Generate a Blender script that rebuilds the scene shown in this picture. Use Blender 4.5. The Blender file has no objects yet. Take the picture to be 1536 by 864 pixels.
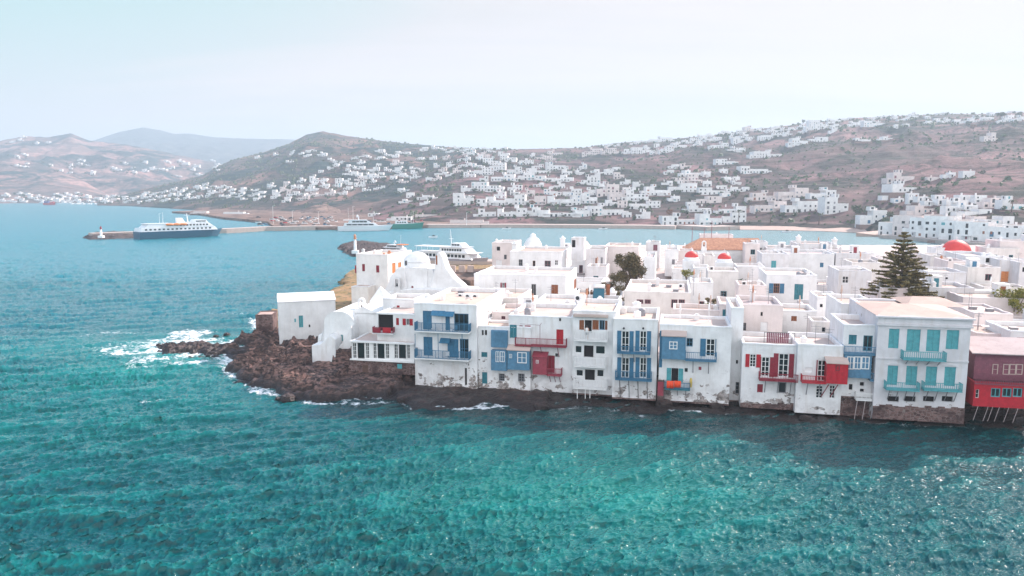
import bpy, math, random
import numpy as np
from mathutils import Vector, Matrix
from mathutils.bvhtree import BVHTree

# ---------------------------------------------------------------- camera, sky, sun, exposure
S = bpy.context.scene
R = math.radians
H = 24.0                       # flying height of the camera above the sea
FP = 1100.0                    # focal length in photo pixels (photo is 1536 wide)
PITCH = R(7.4)
cam = bpy.data.cameras.new('camera'); cam_o = bpy.data.objects.new('camera', cam)
S.collection.objects.link(cam_o); S.camera = cam_o
cam.sensor_width = 36; cam.lens = FP / 1536 * 36
cam.clip_start = 0.5; cam.clip_end = 30000
cam_o.location = (0, 0, H); cam_o.rotation_euler = (math.pi/2 - PITCH, 0, 0)

SUN_AZ, SUN_EL = R(47), R(34)   # azimuth from +Y towards +X
w = bpy.data.worlds.new('World'); S.world = w; w.use_nodes = True
nt = w.node_tree; nt.nodes.clear()
def N(t, ty, **k):
    n = t.nodes.new(ty)
    for a, b in k.items(): setattr(n, a, b)
    return n
sky = N(nt, 'ShaderNodeTexSky', sky_type='NISHITA', sun_disc=False, sun_elevation=SUN_EL, sun_rotation=SUN_AZ, air_density=1.0, dust_density=1.6, ozone_density=2.0)
bg = N(nt, 'ShaderNodeBackground'); bg.inputs['Strength'].default_value = 0.10
out = N(nt, 'ShaderNodeOutputWorld')
# thin high cloud veil, laid out by sky direction
tc = N(nt, 'ShaderNodeTexCoord'); sep = N(nt, 'ShaderNodeSeparateXYZ'); nt.links.new(tc.outputs['Generated'], sep.inputs[0])
add = N(nt, 'ShaderNodeMath', operation='ADD'); nt.links.new(sep.outputs['Z'], add.inputs[0]); add.inputs[1].default_value = 0.12
mx_ = N(nt, 'ShaderNodeMath', operation='MAXIMUM'); nt.links.new(add.outputs[0], mx_.inputs[0]); mx_.inputs[1].default_value = 0.03
dx = N(nt, 'ShaderNodeMath', operation='DIVIDE'); nt.links.new(sep.outputs['X'], dx.inputs[0]); nt.links.new(mx_.outputs[0], dx.inputs[1])
dy = N(nt, 'ShaderNodeMath', operation='DIVIDE'); nt.links.new(sep.outputs['Y'], dy.inputs[0]); nt.links.new(mx_.outputs[0], dy.inputs[1])
cb = N(nt, 'ShaderNodeCombineXYZ'); nt.links.new(dx.outputs[0], cb.inputs[0]); nt.links.new(dy.outputs[0], cb.inputs[1])
mp = N(nt, 'ShaderNodeMapping'); mp.inputs['Rotation'].default_value = (0, 0, R(-25)); mp.inputs['Scale'].default_value = (0.22, 0.9, 1)
nt.links.new(cb.outputs[0], mp.inputs[0])
nz = N(nt, 'ShaderNodeTexNoise'); nz.inputs['Scale'].default_value = 1.1; nz.inputs['Detail'].default_value = 9; nz.inputs['Roughness'].default_value = 0.62; nz.inputs['Distortion'].default_value = 0.5
nt.links.new(mp.outputs[0], nz.inputs['Vector'])
# cloud cover grows towards the sun side (east)
cr = N(nt, 'ShaderNodeMapRange'); cr.inputs['From Min'].default_value = 0.44; cr.inputs['From Max'].default_value = 0.64
cr.inputs['To Min'].default_value = 0.0; cr.inputs['To Max'].default_value = 1.0
sx = N(nt, 'ShaderNodeMath', operation='MULTIPLY_ADD'); nt.links.new(sep.outputs['X'], sx.inputs[0]); sx.inputs[1].default_value = 0.20
nt.links.new(nz.outputs['Fac'], sx.inputs[2]); nt.links.new(sx.outputs[0], cr.inputs['Value'])
mixc = N(nt, 'ShaderNodeMix', data_type='RGBA'); nt.links.new(cr.outputs[0], mixc.inputs['Factor'])
hs = N(nt, 'ShaderNodeMix', data_type='RGBA', blend_type='MULTIPLY'); hs.inputs['Factor'].default_value = 1
nt.links.new(sky.outputs[0], hs.inputs['A']); hs.inputs['B'].default_value = (0.80, 1.12, 1.22, 1)
cap = N(nt, 'ShaderNodeMix', data_type='RGBA', blend_type='DARKEN'); cap.inputs['Factor'].default_value = 1; nt.links.new(hs.outputs['Result'], cap.inputs['A']); 
ce = N(nt, 'ShaderNodeMapRange', interpolation_type='SMOOTHSTEP'); nt.links.new(sep.outputs['Z'], ce.inputs['Value']); ce.inputs['From Min'].default_value = 0.30; ce.inputs['From Max'].default_value = 0.50
cc = N(nt, 'ShaderNodeMix', data_type='RGBA'); nt.links.new(ce.outputs[0], cc.inputs['Factor']); cc.inputs['A'].default_value = (2.72, 2.60, 2.58, 1); cc.inputs['B'].default_value = (40, 36, 34, 1); nt.links.new(cc.outputs['Result'], cap.inputs['B'])
nt.links.new(cap.outputs['Result'], mixc.inputs['A']); mixc.inputs['B'].default_value = (3.12, 2.84, 2.80, 1)
# added fill: unseen sky behind the camera brightened to lift the shaded facades
back_fill = N(nt, 'ShaderNodeMapRange', interpolation_type='SMOOTHSTEP'); nt.links.new(sep.outputs['Y'], back_fill.inputs['Value']); back_fill.inputs['From Min'].default_value = 0.05; back_fill.inputs['From Max'].default_value = -0.5
bk = N(nt, 'ShaderNodeMix', data_type='RGBA'); nt.links.new(back_fill.outputs[0], bk.inputs['Factor']); nt.links.new(mixc.outputs['Result'], bk.inputs['A']); bk.inputs['B'].default_value = (6.4, 6.5, 6.8, 1)
nt.links.new(bk.outputs['Result'], bg.inputs['Color']); nt.links.new(bg.outputs[0], out.inputs['Surface'])

sl = bpy.data.lights.new('sun', 'SUN'); sl.energy = 3.2; sl.angle = R(0.6); sl.color = (1.0, 0.83, 0.77)
so = bpy.data.objects.new('sun', sl); S.collection.objects.link(so)
sd = Vector((math.sin(SUN_AZ)*math.cos(SUN_EL), math.cos(SUN_AZ)*math.cos(SUN_EL), math.sin(SUN_EL)))
so.rotation_euler = sd.to_track_quat('Z', 'Y').to_euler(); so.location = (60, 40, 150)
vs = S.view_settings; vs.view_transform = 'Standard'; vs.look = 'None'; vs.gamma = 1; vs.exposure = 1.54
S.render.engine = 'CYCLES'
cy = S.cycles; cy.max_bounces = 5; cy.diffuse_bounces = 3; cy.glossy_bounces = 3; cy.volume_bounces = 0; cy.transmission_bounces = 2
cy.use_denoising = True; cy.sample_clamp_indirect = 6; cy.sample_clamp_direct = 20; cy.use_adaptive_sampling = True
cy.caustics_reflective = False; cy.caustics_refractive = False

# ---------------------------------------------------------------- photo geometry
CP, SP = math.cos(PITCH), math.sin(PITCH)
def ray(px, py):
    a = (px - 768) / FP; b = -(py - 432) / FP
    return Vector((a, CP + SP*b, -SP + CP*b))
def at_z(px, py, z=0.0):
    d = ray(px, py); t = (z - H) / d.z
    return Vector((d.x*t, d.y*t, z))
def at_Y(px, py, Y):
    d = ray(px, py); t = Y / d.y
    return Vector((d.x*t, Y, H + d.z*t))
def proj(P):
    x, y, z = P[0], P[1], P[2]-H
    f = y*CP - z*SP; u = y*SP + z*CP
    return 768 + FP*x/f, 432 - FP*u/f

# ---------------------------------------------------------------- numpy noise
def perlin(x, y, seed=0):
    rs = np.random.RandomState(seed); perm = rs.permutation(512); perm = np.concatenate([perm, perm])
    ang = rs.rand(512)*2*np.pi; gx, gy = np.cos(ang), np.sin(ang)
    xi = np.floor(x).astype(int); yi = np.floor(y).astype(int); xf = x-xi; yf = y-yi
    u = xf*xf*xf*(xf*(xf*6-15)+10); v = yf*yf*yf*(yf*(yf*6-15)+10)
    def g(i, j, dx, dy):
        h = perm[(perm[i & 511] + j) & 511]
        return gx[h]*dx + gy[h]*dy
    a = g(xi, yi, xf, yf); b = g(xi+1, yi, xf-1, yf); c = g(xi, yi+1, xf, yf-1); d = g(xi+1, yi+1, xf-1, yf-1)
    return ((a + (b-a)*u) + ((c + (d-c)*u) - (a + (b-a)*u))*v)*1.5
def fbm(x, y, seed=0, oct=5, rough=0.5):
    s = 0; a = 1.0; t = 0
    for o in range(oct):
        s = s + a*perlin(x*2**o, y*2**o, seed+o*7); t += a; a *= rough
    return s/t
def ridged(x, y, seed=0, oct=5, rough=0.55):
    s = 0; a = 1.0; t = 0
    for o in range(oct):
        s = s + a*(1-np.abs(perlin(x*2**o, y*2**o, seed+o*11))*2); t += a; a *= rough
    return s/t

# ---------------------------------------------------------------- materials
def newmat(name):
    m = bpy.data.materials.new(name); m.use_nodes = True
    t = m.node_tree; b = t.nodes['Principled BSDF']
    return m, t, b
def rgb(c): return (c[0], c[1], c[2], 1)
def wpos(t):
    return N(t, 'ShaderNodeNewGeometry').outputs['Position']
def noise(t, vec, scale, detail=4, rough=0.55, dist=0):
    n = N(t, 'ShaderNodeTexNoise'); n.inputs['Scale'].default_value = scale; n.inputs['Detail'].default_value = detail
    n.inputs['Roughness'].default_value = rough; n.inputs['Distortion'].default_value = dist
    if vec is not None: t.links.new(vec, n.inputs['Vector'])
    return n.outputs['Fac']
def mapr(t, v, a, b, c=0.0, d=1.0):
    m = N(t, 'ShaderNodeMapRange'); t.links.new(v, m.inputs['Value'])
    for k, x in zip(('From Min', 'From Max', 'To Min', 'To Max'), (a, b, c, d)): m.inputs[k].default_value = x
    return m.outputs[0]
def mix(t, f, a, b, bt='MIX'):
    m = N(t, 'ShaderNodeMix', data_type='RGBA', blend_type=bt)
    if isinstance(f, (int, float)): m.inputs['Factor'].default_value = f
    else: t.links.new(f, m.inputs['Factor'])
    for s, k in ((a, 'A'), (b, 'B')):
        if isinstance(s, tuple): m.inputs[k].default_value = rgb(s)
        else: t.links.new(s, m.inputs[k])
    return m.outputs['Result']
def mul(t, a, b, op='MULTIPLY'):
    m = N(t, 'ShaderNodeMath', operation=op)
    for i, s in enumerate((a, b)):
        if isinstance(s, (int, float)): m.inputs[i].default_value = s
        else: t.links.new(s, m.inputs[i])
    return m.outputs[0]
def scl(t, vec, s, rot=(0, 0, 0)):
    m = N(t, 'ShaderNodeMapping'); m.inputs['Scale'].default_value = s; m.inputs['Rotation'].default_value = rot
    t.links.new(vec, m.inputs[0]); return m.outputs[0]
def bump(t, b, h, strength=0.3, dist=0.05):
    n = N(t, 'ShaderNodeBump'); n.inputs['Strength'].default_value = strength; n.inputs['Distance'].default_value = dist
    t.links.new(h, n.inputs['Height']); t.links.new(n.outputs[0], b.inputs['Normal'])

_mc = {}
def paint(name, c, rough=0.6, var=0.18, scale=3.0, wear=0.0, metal=0.0):
    """plain painted / matt surface with uneven tone and optional worn patches"""
    if name in _mc: return _mc[name]
    m, t, b = newmat(name); p = wpos(t)
    n = noise(t, p, scale, 5)
    lo = tuple(x*(1-var) for x in c); hi = tuple(min(1, x*(1+var)) for x in c)
    col = mix(t, mapr(t, n, 0.3, 0.7), lo, hi)
    if wear:
        n2 = noise(t, p, scale*4, 6, 0.7)
        col = mix(t, mapr(t, n2, 0.60, 0.68, 0, wear), col, (0.42, 0.38, 0.34))
    t.links.new(col, b.inputs['Base Color']); b.inputs['Roughness'].default_value = rough; b.inputs['Metallic'].default_value = metal
    bump(t, b, noise(t, p, scale*9, 3), 0.25, 0.02)
    _mc[name] = m; return m

def plaster(name, c=(0.80, 0.80, 0.80), stain=0.25, peel=0.0, zp=5.0, dirt=(0.50, 0.45, 0.40)):
    """lime-washed wall: brushed tone, rain streaks, and below height zp flaked patches of bare render"""
    if name in _mc: return _mc[name]
    m, t, b = newmat(name); p = wpos(t)
    n = noise(t, p, 0.5, 6, 0.6)
    col = mix(t, mapr(t, n, 0.40, 0.66), c, tuple(x*0.84 for x in c))
    st = noise(t, scl(t, p, (1.6, 1.6, 0.22)), 1.2, 6, 0.65)
    col = mix(t, mapr(t, st, 0.50, 0.74, 0, stain), col, dirt)
    col = mix(t, mapr(t, noise(t, p, 2.6, 7, 0.75), 0.60, 0.68, 0, stain*.8), col, tuple(x*.7 for x in c))
    h = noise(t, p, 6, 6, 0.6)
    if peel:
        sp = N(t, 'ShaderNodeSeparateXYZ'); t.links.new(p, sp.inputs[0])
        low = mapr(t, sp.outputs['Z'], zp, 0.8, 0, 1)
        n3 = noise(t, scl(t, p, (1, 1, 1.3)), 0.62, 8, 0.66, 0.25)
        s = mul(t, n3, mul(t, low, 0.17), 'ADD')
        k = mapr(t, s, 0.70-0.03*peel, 0.72-0.03*peel, 0, 1)
        patch = mix(t, mapr(t, noise(t, p, 3.1, 5), .4, .6), (0.10, 0.085, 0.08), (0.36, 0.31, 0.29))
        col = mix(t, k, col, patch)
        grey = noise(t, p, 0.8, 6, 0.6)
        k2 = mul(t, mapr(t, grey, 0.45, 0.68, 0, 0.75), mapr(t, sp.outputs['Z'], zp*0.8, 1.0, 0, 1))
        col = mix(t, k2, col, (0.45, 0.43, 0.43))
    t.links.new(col, b.inputs['Base Color']); b.inputs['Roughness'].default_value = 0.85
    bump(t, b, h, 0.35, 0.05)
    _mc[name] = m; return m

M = {}
M['white'] = plaster('white_lime_plaster')
M['white_old'] = plaster('flaking_white_plaster', (0.80, 0.80, 0.81), 0.45, 0.8, 5.0)
M['white_sea'] = plaster('sea_worn_plaster', (0.79, 0.79, 0.80), 0.45, 0.15, 4.0)
M['pinkish'] = plaster('pale_pink_plaster', (0.74, 0.66, 0.64), 0.3)
M['greyp'] = plaster('pale_grey_stucco', (0.66, 0.65, 0.68), 0.45, 0.8, 5.0)
M['roof'] = plaster('cement_roof_screed', (0.56, 0.42, 0.35), 0.5, dirt=(0.42, 0.33, 0.30))
M['roofw'] = plaster('whitewashed_roof', (0.54, 0.42, 0.375), 0.4, dirt=(0.5, 0.42, 0.38))
M['roofg'] = plaster('weathered_grey_roof', (0.40, 0.33, 0.33), 0.6, dirt=(0.25, 0.18, 0.18))
M['roofp'] = plaster('dusty_tan_roof', (0.46, 0.34, 0.29), 0.5, dirt=(0.36, 0.25, 0.22))
M['blue'] = paint('blue_gloss_paint', (0.035, 0.155, 0.27), 0.45, wear=0.3)
M['blue2'] = paint('grey_blue_paint', (0.075, 0.20, 0.32), 0.5, wear=0.3)
M['teal'] = paint('teal_paint', (0.025, 0.18, 0.23), 0.5, wear=0.3)
M['turq'] = paint('turquoise_paint', (0.075, 0.33, 0.37), 0.55, wear=0.5)
M['red'] = paint('red_gloss_paint', (0.42, 0.008, 0.022), 0.45, wear=0.15)
M['maroon'] = paint('maroon_paint', (0.24, 0.012, 0.03), 0.5, wear=0.2)
M['rose'] = paint('faded_red_paint', (0.29, 0.04, 0.065), 0.6, wear=0.4)
M['plum'] = paint('faded_plum_paint', (0.20, 0.060, 0.09), 0.6, wear=0.5)
M['wood'] = paint('varnished_wood', (0.25, 0.08, 0.03), 0.5)
M['dwood'] = paint('dark_wood', (0.10, 0.055, 0.04), 0.7)
M['orange'] = paint('orange_shutter_paint', (0.62, 0.24, 0.08), 0.5)
M['green'] = paint('green_shutter_paint', (0.03, 0.22, 0.17), 0.5)
M['wpaint'] = paint('white_paint', (0.78, 0.78, 0.78), 0.5, 0.06)
M['grey'] = paint('grey_painted_metal', (0.22, 0.22, 0.24), 0.5)
M['dark'] = paint('dark_metal', (0.03, 0.03, 0.035), 0.4)
M['redcloth'] = paint('orange_red_cloth', (0.75, 0.07, 0.02), 0.8)
M['yellow'] = paint('mustard_paint', (0.5, 0.36, 0.08), 0.6)
M['clay'] = paint('terracotta', (0.50, 0.22, 0.12), 0.8)
M['redroof'] = paint('red_dome_paint', (0.60, 0.045, 0.04), 0.6, 0.12, 1.0)
M['skin'] = paint('skin', (0.45, 0.25, 0.18), 0.6, 0.05)
M['hair'] = paint('dark_hair', (0.03, 0.02, 0.015), 0.7, 0.05)

def glassmat():
    m, t, b = newmat('window_glass')
    b.inputs['Base Color'].default_value = (0.012, 0.018, 0.022, 1); b.inputs['Roughness'].default_value = 0.08
    b.inputs['IOR'].default_value = 1.5; return m
M['glass'] = glassmat()
def darkroom():
    m, t, b = newmat('dark_interior'); b.inputs['Base Color'].default_value = (0.012, 0.010, 0.012, 1); b.inputs['Roughness'].default_value = 0.9; return m
M['room'] = darkroom()
def solarmat():
    m, t, b = newmat('solar_collector_glass'); b.inputs['Base Color'].default_value = (0.01, 0.10, 0.15, 1); b.inputs['Roughness'].default_value = 0.12; return m
M['solar'] = solarmat()

def stonewall():
    m, t, b = newmat('rubble_stone_wall'); p = wpos(t)
    v = N(t, 'ShaderNodeTexVoronoi', feature='F1'); v.inputs['Scale'].default_value = 2.6; t.links.new(scl(t, p, (1, 1, 1.5)), v.inputs['Vector'])
    sepc = N(t, 'ShaderNodeSeparateColor'); t.links.new(v.outputs['Color'], sepc.inputs[0])
    c = mix(t, sepc.outputs[0], (0.065, 0.034, 0.032), (0.21, 0.125, 0.115))
    v2 = N(t, 'ShaderNodeTexVoronoi', feature='DISTANCE_TO_EDGE'); v2.inputs['Scale'].default_value = 2.6; t.links.new(scl(t, p, (1, 1, 1.5)), v2.inputs['Vector'])
    c = mix(t, mapr(t, v2.outputs['Distance'], 0.02, 0.07), (0.22, 0.18, 0.17), c)
    c = mix(t, mapr(t, noise(t, p, 0.6, 5), 0.45, 0.62), c, (0.06, 0.035, 0.035))
    t.links.new(c, b.inputs['Base Color']); b.inputs['Roughness'].default_value = 0.9
    bump(t, b, v2.outputs['Distance'], 0.7, 0.12); return m
M['stone'] = stonewall()
def rockmat():
    m, t, b = newmat('sea_rock'); p = wpos(t)
    n = noise(t, p, 0.35, 8, 0.65, 0.4); n2 = noise(t, scl(t, p, (0.8, 0.8, 2.4), (0.2, 0.1, 0)), 1.6, 8, 0.7)
    c = mix(t, mapr(t, n, 0.35, 0.62), (0.05, 0.026, 0.022), (0.30, 0.175, 0.15))
    c = mix(t, mapr(t, n2, 0.44, 0.56), c, (0.028, 0.018, 0.018), 'MIX')
    c = mix(t, mapr(t, noise(t, p, 2.4, 6, 0.7), 0.58, 0.70, 0, .8), c, (0.42, 0.30, 0.25))
    sp = N(t, 'ShaderNodeSeparateXYZ'); t.links.new(p, sp.inputs[0])
    h = mul(t, sp.outputs['Z'], mul(t, n2, 0.9), 'SUBTRACT')
    c = mix(t, mapr(t, h, -0.1, 0.9, 1, 0), c, (0.022, 0.013, 0.012))           # wet and weeded below the splash line
    t.links.new(c, b.inputs['Base Color'])
    t.links.new(mapr(t, h, 0.0, 0.8, 0.35, 0.9), b.inputs['Roughness'])
    bump(t, b, mul(t, n2, noise(t, p, 5, 8, 0.7), 'ADD'), 0.9, 0.25); return m
M['rock'] = rockmat()
def groundmat():
    m, t, b = newmat('town_ground'); p = wpos(t)
    wild = mix(t, mapr(t, noise(t, p, 0.25, 6), 0.4, 0.6), (0.34, 0.20, 0.10), (0.22, 0.15, 0.06))
    wild = mix(t, mapr(t, noise(t, p, 0.9, 6), 0.52, 0.62), wild, (0.08, 0.08, 0.03))
    pave = mix(t, mapr(t, noise(t, p, 0.5, 6), 0.4, 0.6), (0.55, 0.47, 0.44), (0.42, 0.33, 0.30))
    sp = N(t, 'ShaderNodeSeparateXYZ'); t.links.new(p, sp.inputs[0])
    c = mix(t, mapr(t, sp.outputs['X'], -7, -3), wild, pave)
    t.links.new(c, b.inputs['Base Color']); b.inputs['Roughness'].default_value = 0.95
    bump(t, b, noise(t, p, 2, 6), 0.6, 0.2); return m
M['ground'] = groundmat()
def hillmat(name, dry, scrub, pale, cover, sc=1.0):
    m, t, b = newmat(name); p = wpos(t)
    big = noise(t, scl(t, p, (1, 1, 2.5)), 0.0035*sc, 7, 0.6, 0.6)
    c = mix(t, mapr(t, big, 0.40, 0.62), dry, pale)
    sc1 = noise(t, scl(t, p, (1, 1, 3)), 0.011*sc, 8, 0.72, 0.8)
    c = mix(t, mapr(t, sc1, cover-0.03, cover+0.07), c, scrub)
    fine = noise(t, p, 0.07, 7, 0.75)
    c = mix(t, mapr(t, fine, 0.50, 0.60, 0, 0.8), c, tuple(x*0.8 for x in scrub))
    vf = N(t, 'ShaderNodeTexVoronoi', feature='F1'); vf.inputs['Scale'].default_value = 0.012*sc; t.links.new(scl(t, p, (1, .7, 2)), vf.inputs['Vector'])
    sc3 = N(t, 'ShaderNodeSeparateColor'); t.links.new(vf.outputs['Color'], sc3.inputs[0])
    c = mix(t, mapr(t, sc3.outputs[0], 0.55, 0.9, 0, 0.4), c, tuple(x*1.15 for x in pale)); c = mix(t, mapr(t, sc3.outputs[1], 0.5, 0.9, 0, 0.55), c, scrub)
    ve = N(t, 'ShaderNodeTexVoronoi', feature='DISTANCE_TO_EDGE'); ve.inputs['Scale'].default_value = 0.012*sc; t.links.new(scl(t, p, (1, .7, 2)), ve.inputs['Vector'])
    c = mix(t, mapr(t, ve.outputs['Distance'], 0.0, 0.035, 0.6, 0), c, tuple(x*.55 for x in scrub))
    # dry-stone terrace walls following the contours
    wv = N(t, 'ShaderNodeTexWave', wave_type='BANDS', bands_direction='Z'); wv.inputs['Scale'].default_value = 0.045; wv.inputs['Distortion'].default_value = 9
    wv.inputs['Detail'].default_value = 3; wv.inputs['Detail Scale'].default_value = 0.02; t.links.new(p, wv.inputs['Vector'])
    c = mix(t, mapr(t, wv.outputs['Fac'], 0.93, 0.985, 0, 0.18), c, (0.30, 0.24, 0.22))
    t.links.new(c, b.inputs['Base Color']); b.inputs['Roughness'].default_value = 0.95
    b.inputs['Specular IOR Level'].default_value = 0.1
    bump(t, b, mul(t, fine, sc1, 'ADD'), 0.9, 4.0); return m
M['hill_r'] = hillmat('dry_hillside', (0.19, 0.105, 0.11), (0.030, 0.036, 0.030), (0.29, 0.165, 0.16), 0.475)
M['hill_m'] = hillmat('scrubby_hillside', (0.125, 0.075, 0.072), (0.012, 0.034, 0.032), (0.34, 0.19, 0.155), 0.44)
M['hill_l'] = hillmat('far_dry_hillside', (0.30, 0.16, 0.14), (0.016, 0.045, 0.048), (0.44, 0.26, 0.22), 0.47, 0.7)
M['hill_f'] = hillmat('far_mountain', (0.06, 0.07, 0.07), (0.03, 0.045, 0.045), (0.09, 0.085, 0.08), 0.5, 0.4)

def leafmat(name, a, b_, sc=2.0):
    m, t, b = newmat(name); p = wpos(t)
    c = mix(t, mapr(t, noise(t, p, sc, 4), 0.35, 0.65), a, b_)
    t.links.new(c, b.inputs['Base Color']); b.inputs['Roughness'].default_value = 0.7
    return m
M['leaf_olive'] = leafmat('olive_leaves', (0.06, 0.055, 0.018), (0.18, 0.13, 0.06))
M['leaf_pine'] = leafmat('pine_needles', (0.10, 0.09, 0.03), (0.28, 0.22, 0.09))
M['leaf_yellow'] = leafmat('yellow_green_leaves', (0.10, 0.12, 0.015), (0.32, 0.28, 0.04))
M['leaf_green'] = leafmat('green_leaves', (0.03, 0.055, 0.025), (0.08, 0.11, 0.04), 0.5)
M['leaf_rust'] = leafmat('rusty_leaves', (0.16, 0.06, 0.03), (0.28, 0.13, 0.06), 0.5)
M['bark'] = paint('bark', (0.13, 0.09, 0.07), 0.9)
def tilemat():
    m, t, b = newmat('clay_roof_tiles'); p = wpos(t)
    tc = N(t, 'ShaderNodeTexCoord').outputs['Object']
    wv = N(t, 'ShaderNodeTexWave', wave_type='BANDS', bands_direction='X'); wv.inputs['Scale'].default_value = 1.3; t.links.new(tc, wv.inputs['Vector'])
    wv2 = N(t, 'ShaderNodeTexWave', wave_type='BANDS', bands_direction='Y'); wv2.inputs['Scale'].default_value = 0.8; t.links.new(tc, wv2.inputs['Vector'])
    c = mix(t, mapr(t, noise(t, p, 1.5, 6, 0.7), 0.35, 0.65), (0.36, 0.14, 0.08), (0.60, 0.30, 0.17))
    c = mix(t, mapr(t, wv.outputs['Fac'], 0.0, 0.3, 0.5, 0), c, (0.16, 0.07, 0.05))
    t.links.new(c, b.inputs['Base Color']); b.inputs['Roughness'].default_value = 0.85
    bump(t, b, wv.outputs['Fac'], 0.8, 0.1); return m
M['tile'] = tilemat()
def simple(name, c, r=0.6):
    m, t, b = newmat(name); b.inputs['Base Color'].default_value = rgb(c); b.inputs['Roughness'].default_value = r; return m

# ---------------------------------------------------------------- mesh builder and object helpers
COL = S.collection
class MB:
    def __init__(s, m=None): s.v = []; s.f = []; s.mi = []; s.m = m; s.cur = 0; s.smooth = set()
    def add(s, vs, fs, sm=False):
        o = len(s.v)
        for p in vs: s.v.append(tuple(s.m(p)) if s.m else tuple(p))
        for f in fs:
            if sm: s.smooth.add(len(s.f))
            s.f.append([o+i for i in f]); s.mi.append(s.cur)
        return s
    def box(s, x0, x1, y0, y1, z0, z1):
        return s.add([(x0,y0,z0),(x1,y0,z0),(x1,y1,z0),(x0,y1,z0),(x0,y0,z1),(x1,y0,z1),(x1,y1,z1),(x0,y1,z1)],
                     [(0,3,2,1),(4,5,6,7),(0,1,5,4),(1,2,6,5),(2,3,7,6),(3,0,4,7)])
    def quad(s, *p): return s.add(p, [tuple(range(len(p)))])
    def tube(s, a, b, r, r2=None, n=6, cap=True):
        a = Vector(a); b = Vector(b); r2 = r if r2 is None else r2; d = (b-a).normalized()
        q = d.to_track_quat('Z', 'Y'); vs = []
        for P, rr in ((a, r), (b, r2)):
            for i in range(n): vs.append(P + q @ Vector((math.cos(6.28318*i/n)*rr, math.sin(6.28318*i/n)*rr, 0)))
        fs = [(i, (i+1) % n, n+(i+1) % n, n+i) for i in range(n)]
        if cap: fs += [tuple(range(n))[::-1], tuple(range(n, 2*n))]
        return s.add(vs, fs, n > 6)
    def lathe(s, prof, c=(0, 0), n=24, sx=1, sy=1):
        vs = []; fs = []; k = len(prof)
        for r, z in prof:
            for i in range(n): a = 6.2831853*i/n; vs.append((c[0]+r*sx*math.cos(a), c[1]+r*sy*math.sin(a), z))
        for j in range(k-1):
            for i in range(n): fs.append((j*n+i, j*n+(i+1) % n, (j+1)*n+(i+1) % n, (j+1)*n+i))
        fs.append(tuple(range((k-1)*n, k*n)))
        return s.add(vs, fs, True)
    def prism(s, pts, y0, y1):
        """polygon in x,z extruded along y"""
        n = len(pts); vs = [(x, y0, z) for x, z in pts] + [(x, y1, z) for x, z in pts]
        return s.add(vs, [tuple(range(n)), tuple(range(n, 2*n))[::-1]] + [((i+1) % n, i, n+i, n+(i+1) % n) for i in range(n)])
    def build(s, name, mats, parent=None, loc=None, rz=0.0, bev=0.0, seg=2):
        me = bpy.data.meshes.new(name); me.from_pydata(s.v, [], s.f)
        if not isinstance(mats, (list, tuple)): mats = [mats]
        for m in mats: me.materials.append(m)
        if len(mats) > 1: me.polygons.foreach_set('material_index', s.mi)
        if s.smooth: me.polygons.foreach_set('use_smooth', [i in s.smooth for i in range(len(s.f))])
        me.validate(); me.update()
        o = bpy.data.objects.new(name, me); COL.objects.link(o); o.parent = parent
        if loc is not None: o.location = loc
        if rz: o.rotation_euler = (0, 0, rz)
        if bev:
            b = o.modifiers.new('edge', 'BEVEL'); b.width = bev; b.segments = seg; b.limit_method = 'ANGLE'; b.angle_limit = R(40)
        return o
def tag(o, label=None, cat=None, group=None, kind=None):
    if label: o['label'] = label
    if cat: o['category'] = cat
    if group: o['group'] = group
    if kind: o['kind'] = kind
    return o
def empty(name, loc, rz=0.0):
    o = bpy.data.objects.new(name, None); COL.objects.link(o); o.location = loc; o.rotation_euler = (0, 0, rz); o.empty_display_size = 0.5
    return o
def kids(o): return [c for c in COL.objects if c.parent is o]
def copy_tree(o, parent=None, _k=None):
    c = o.copy(); COL.objects.link(c); c.parent = parent
    for ch in list(o.children): copy_tree(ch, c)
    return c
def mesh_np(name, verts, faces, mats, attrs=None, smooth=True):
    me = bpy.data.meshes.new(name); nv = len(verts); nf = len(faces)
    me.vertices.add(nv); me.vertices.foreach_set('co', np.asarray(verts, np.float32).ravel())
    me.loops.add(nf*4); me.loops.foreach_set('vertex_index', np.asarray(faces, np.int32).ravel())
    me.polygons.add(nf); me.polygons.foreach_set('loop_start', np.arange(0, nf*4, 4, dtype=np.int32))
    me.polygons.foreach_set('loop_total', np.full(nf, 4, np.int32)) if False else None
    me.polygons.foreach_set('use_smooth', np.full(nf, smooth))
    for m in (mats if isinstance(mats, list) else [mats]): me.materials.append(m)
    me.update(calc_edges=True)
    for k, a in (attrs or {}).items():
        at = me.attributes.new(k, 'FLOAT', 'POINT'); at.data.foreach_set('value', np.asarray(a, np.float32).ravel())
    o = bpy.data.objects.new(name, me); COL.objects.link(o); return o
def grid_faces(r, c):
    i = np.arange(r-1)[:, None]*c + np.arange(c-1)[None, :]
    return np.stack([i, i+1, i+c+1, i+c], -1).reshape(-1, 4)
# ================================================================ COAST, SEA, HILLS
def seg_dist(px, py, poly):
    """signed distance to a closed polygon, positive inside"""
    d2 = np.full(px.shape, 1e18); inside = np.zeros(px.shape, bool); n = len(poly)
    for i in range(n):
        ax, ay = poly[i]; bx, by = poly[(i+1) % n]; ex, ey = bx-ax, by-ay; L = ex*ex+ey*ey+1e-9
        t = np.clip(((px-ax)*ex+(py-ay)*ey)/L, 0, 1); dx = px-ax-t*ex; dy = py-ay-t*ey
        d2 = np.minimum(d2, dx*dx+dy*dy)
        c = ((ay > py) != (by > py)) & (px < (bx-ax)*(py-ay)/(by-ay+1e-12)+ax); inside ^= c
    d = np.sqrt(d2); return np.where(inside, d, -d)

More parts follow.
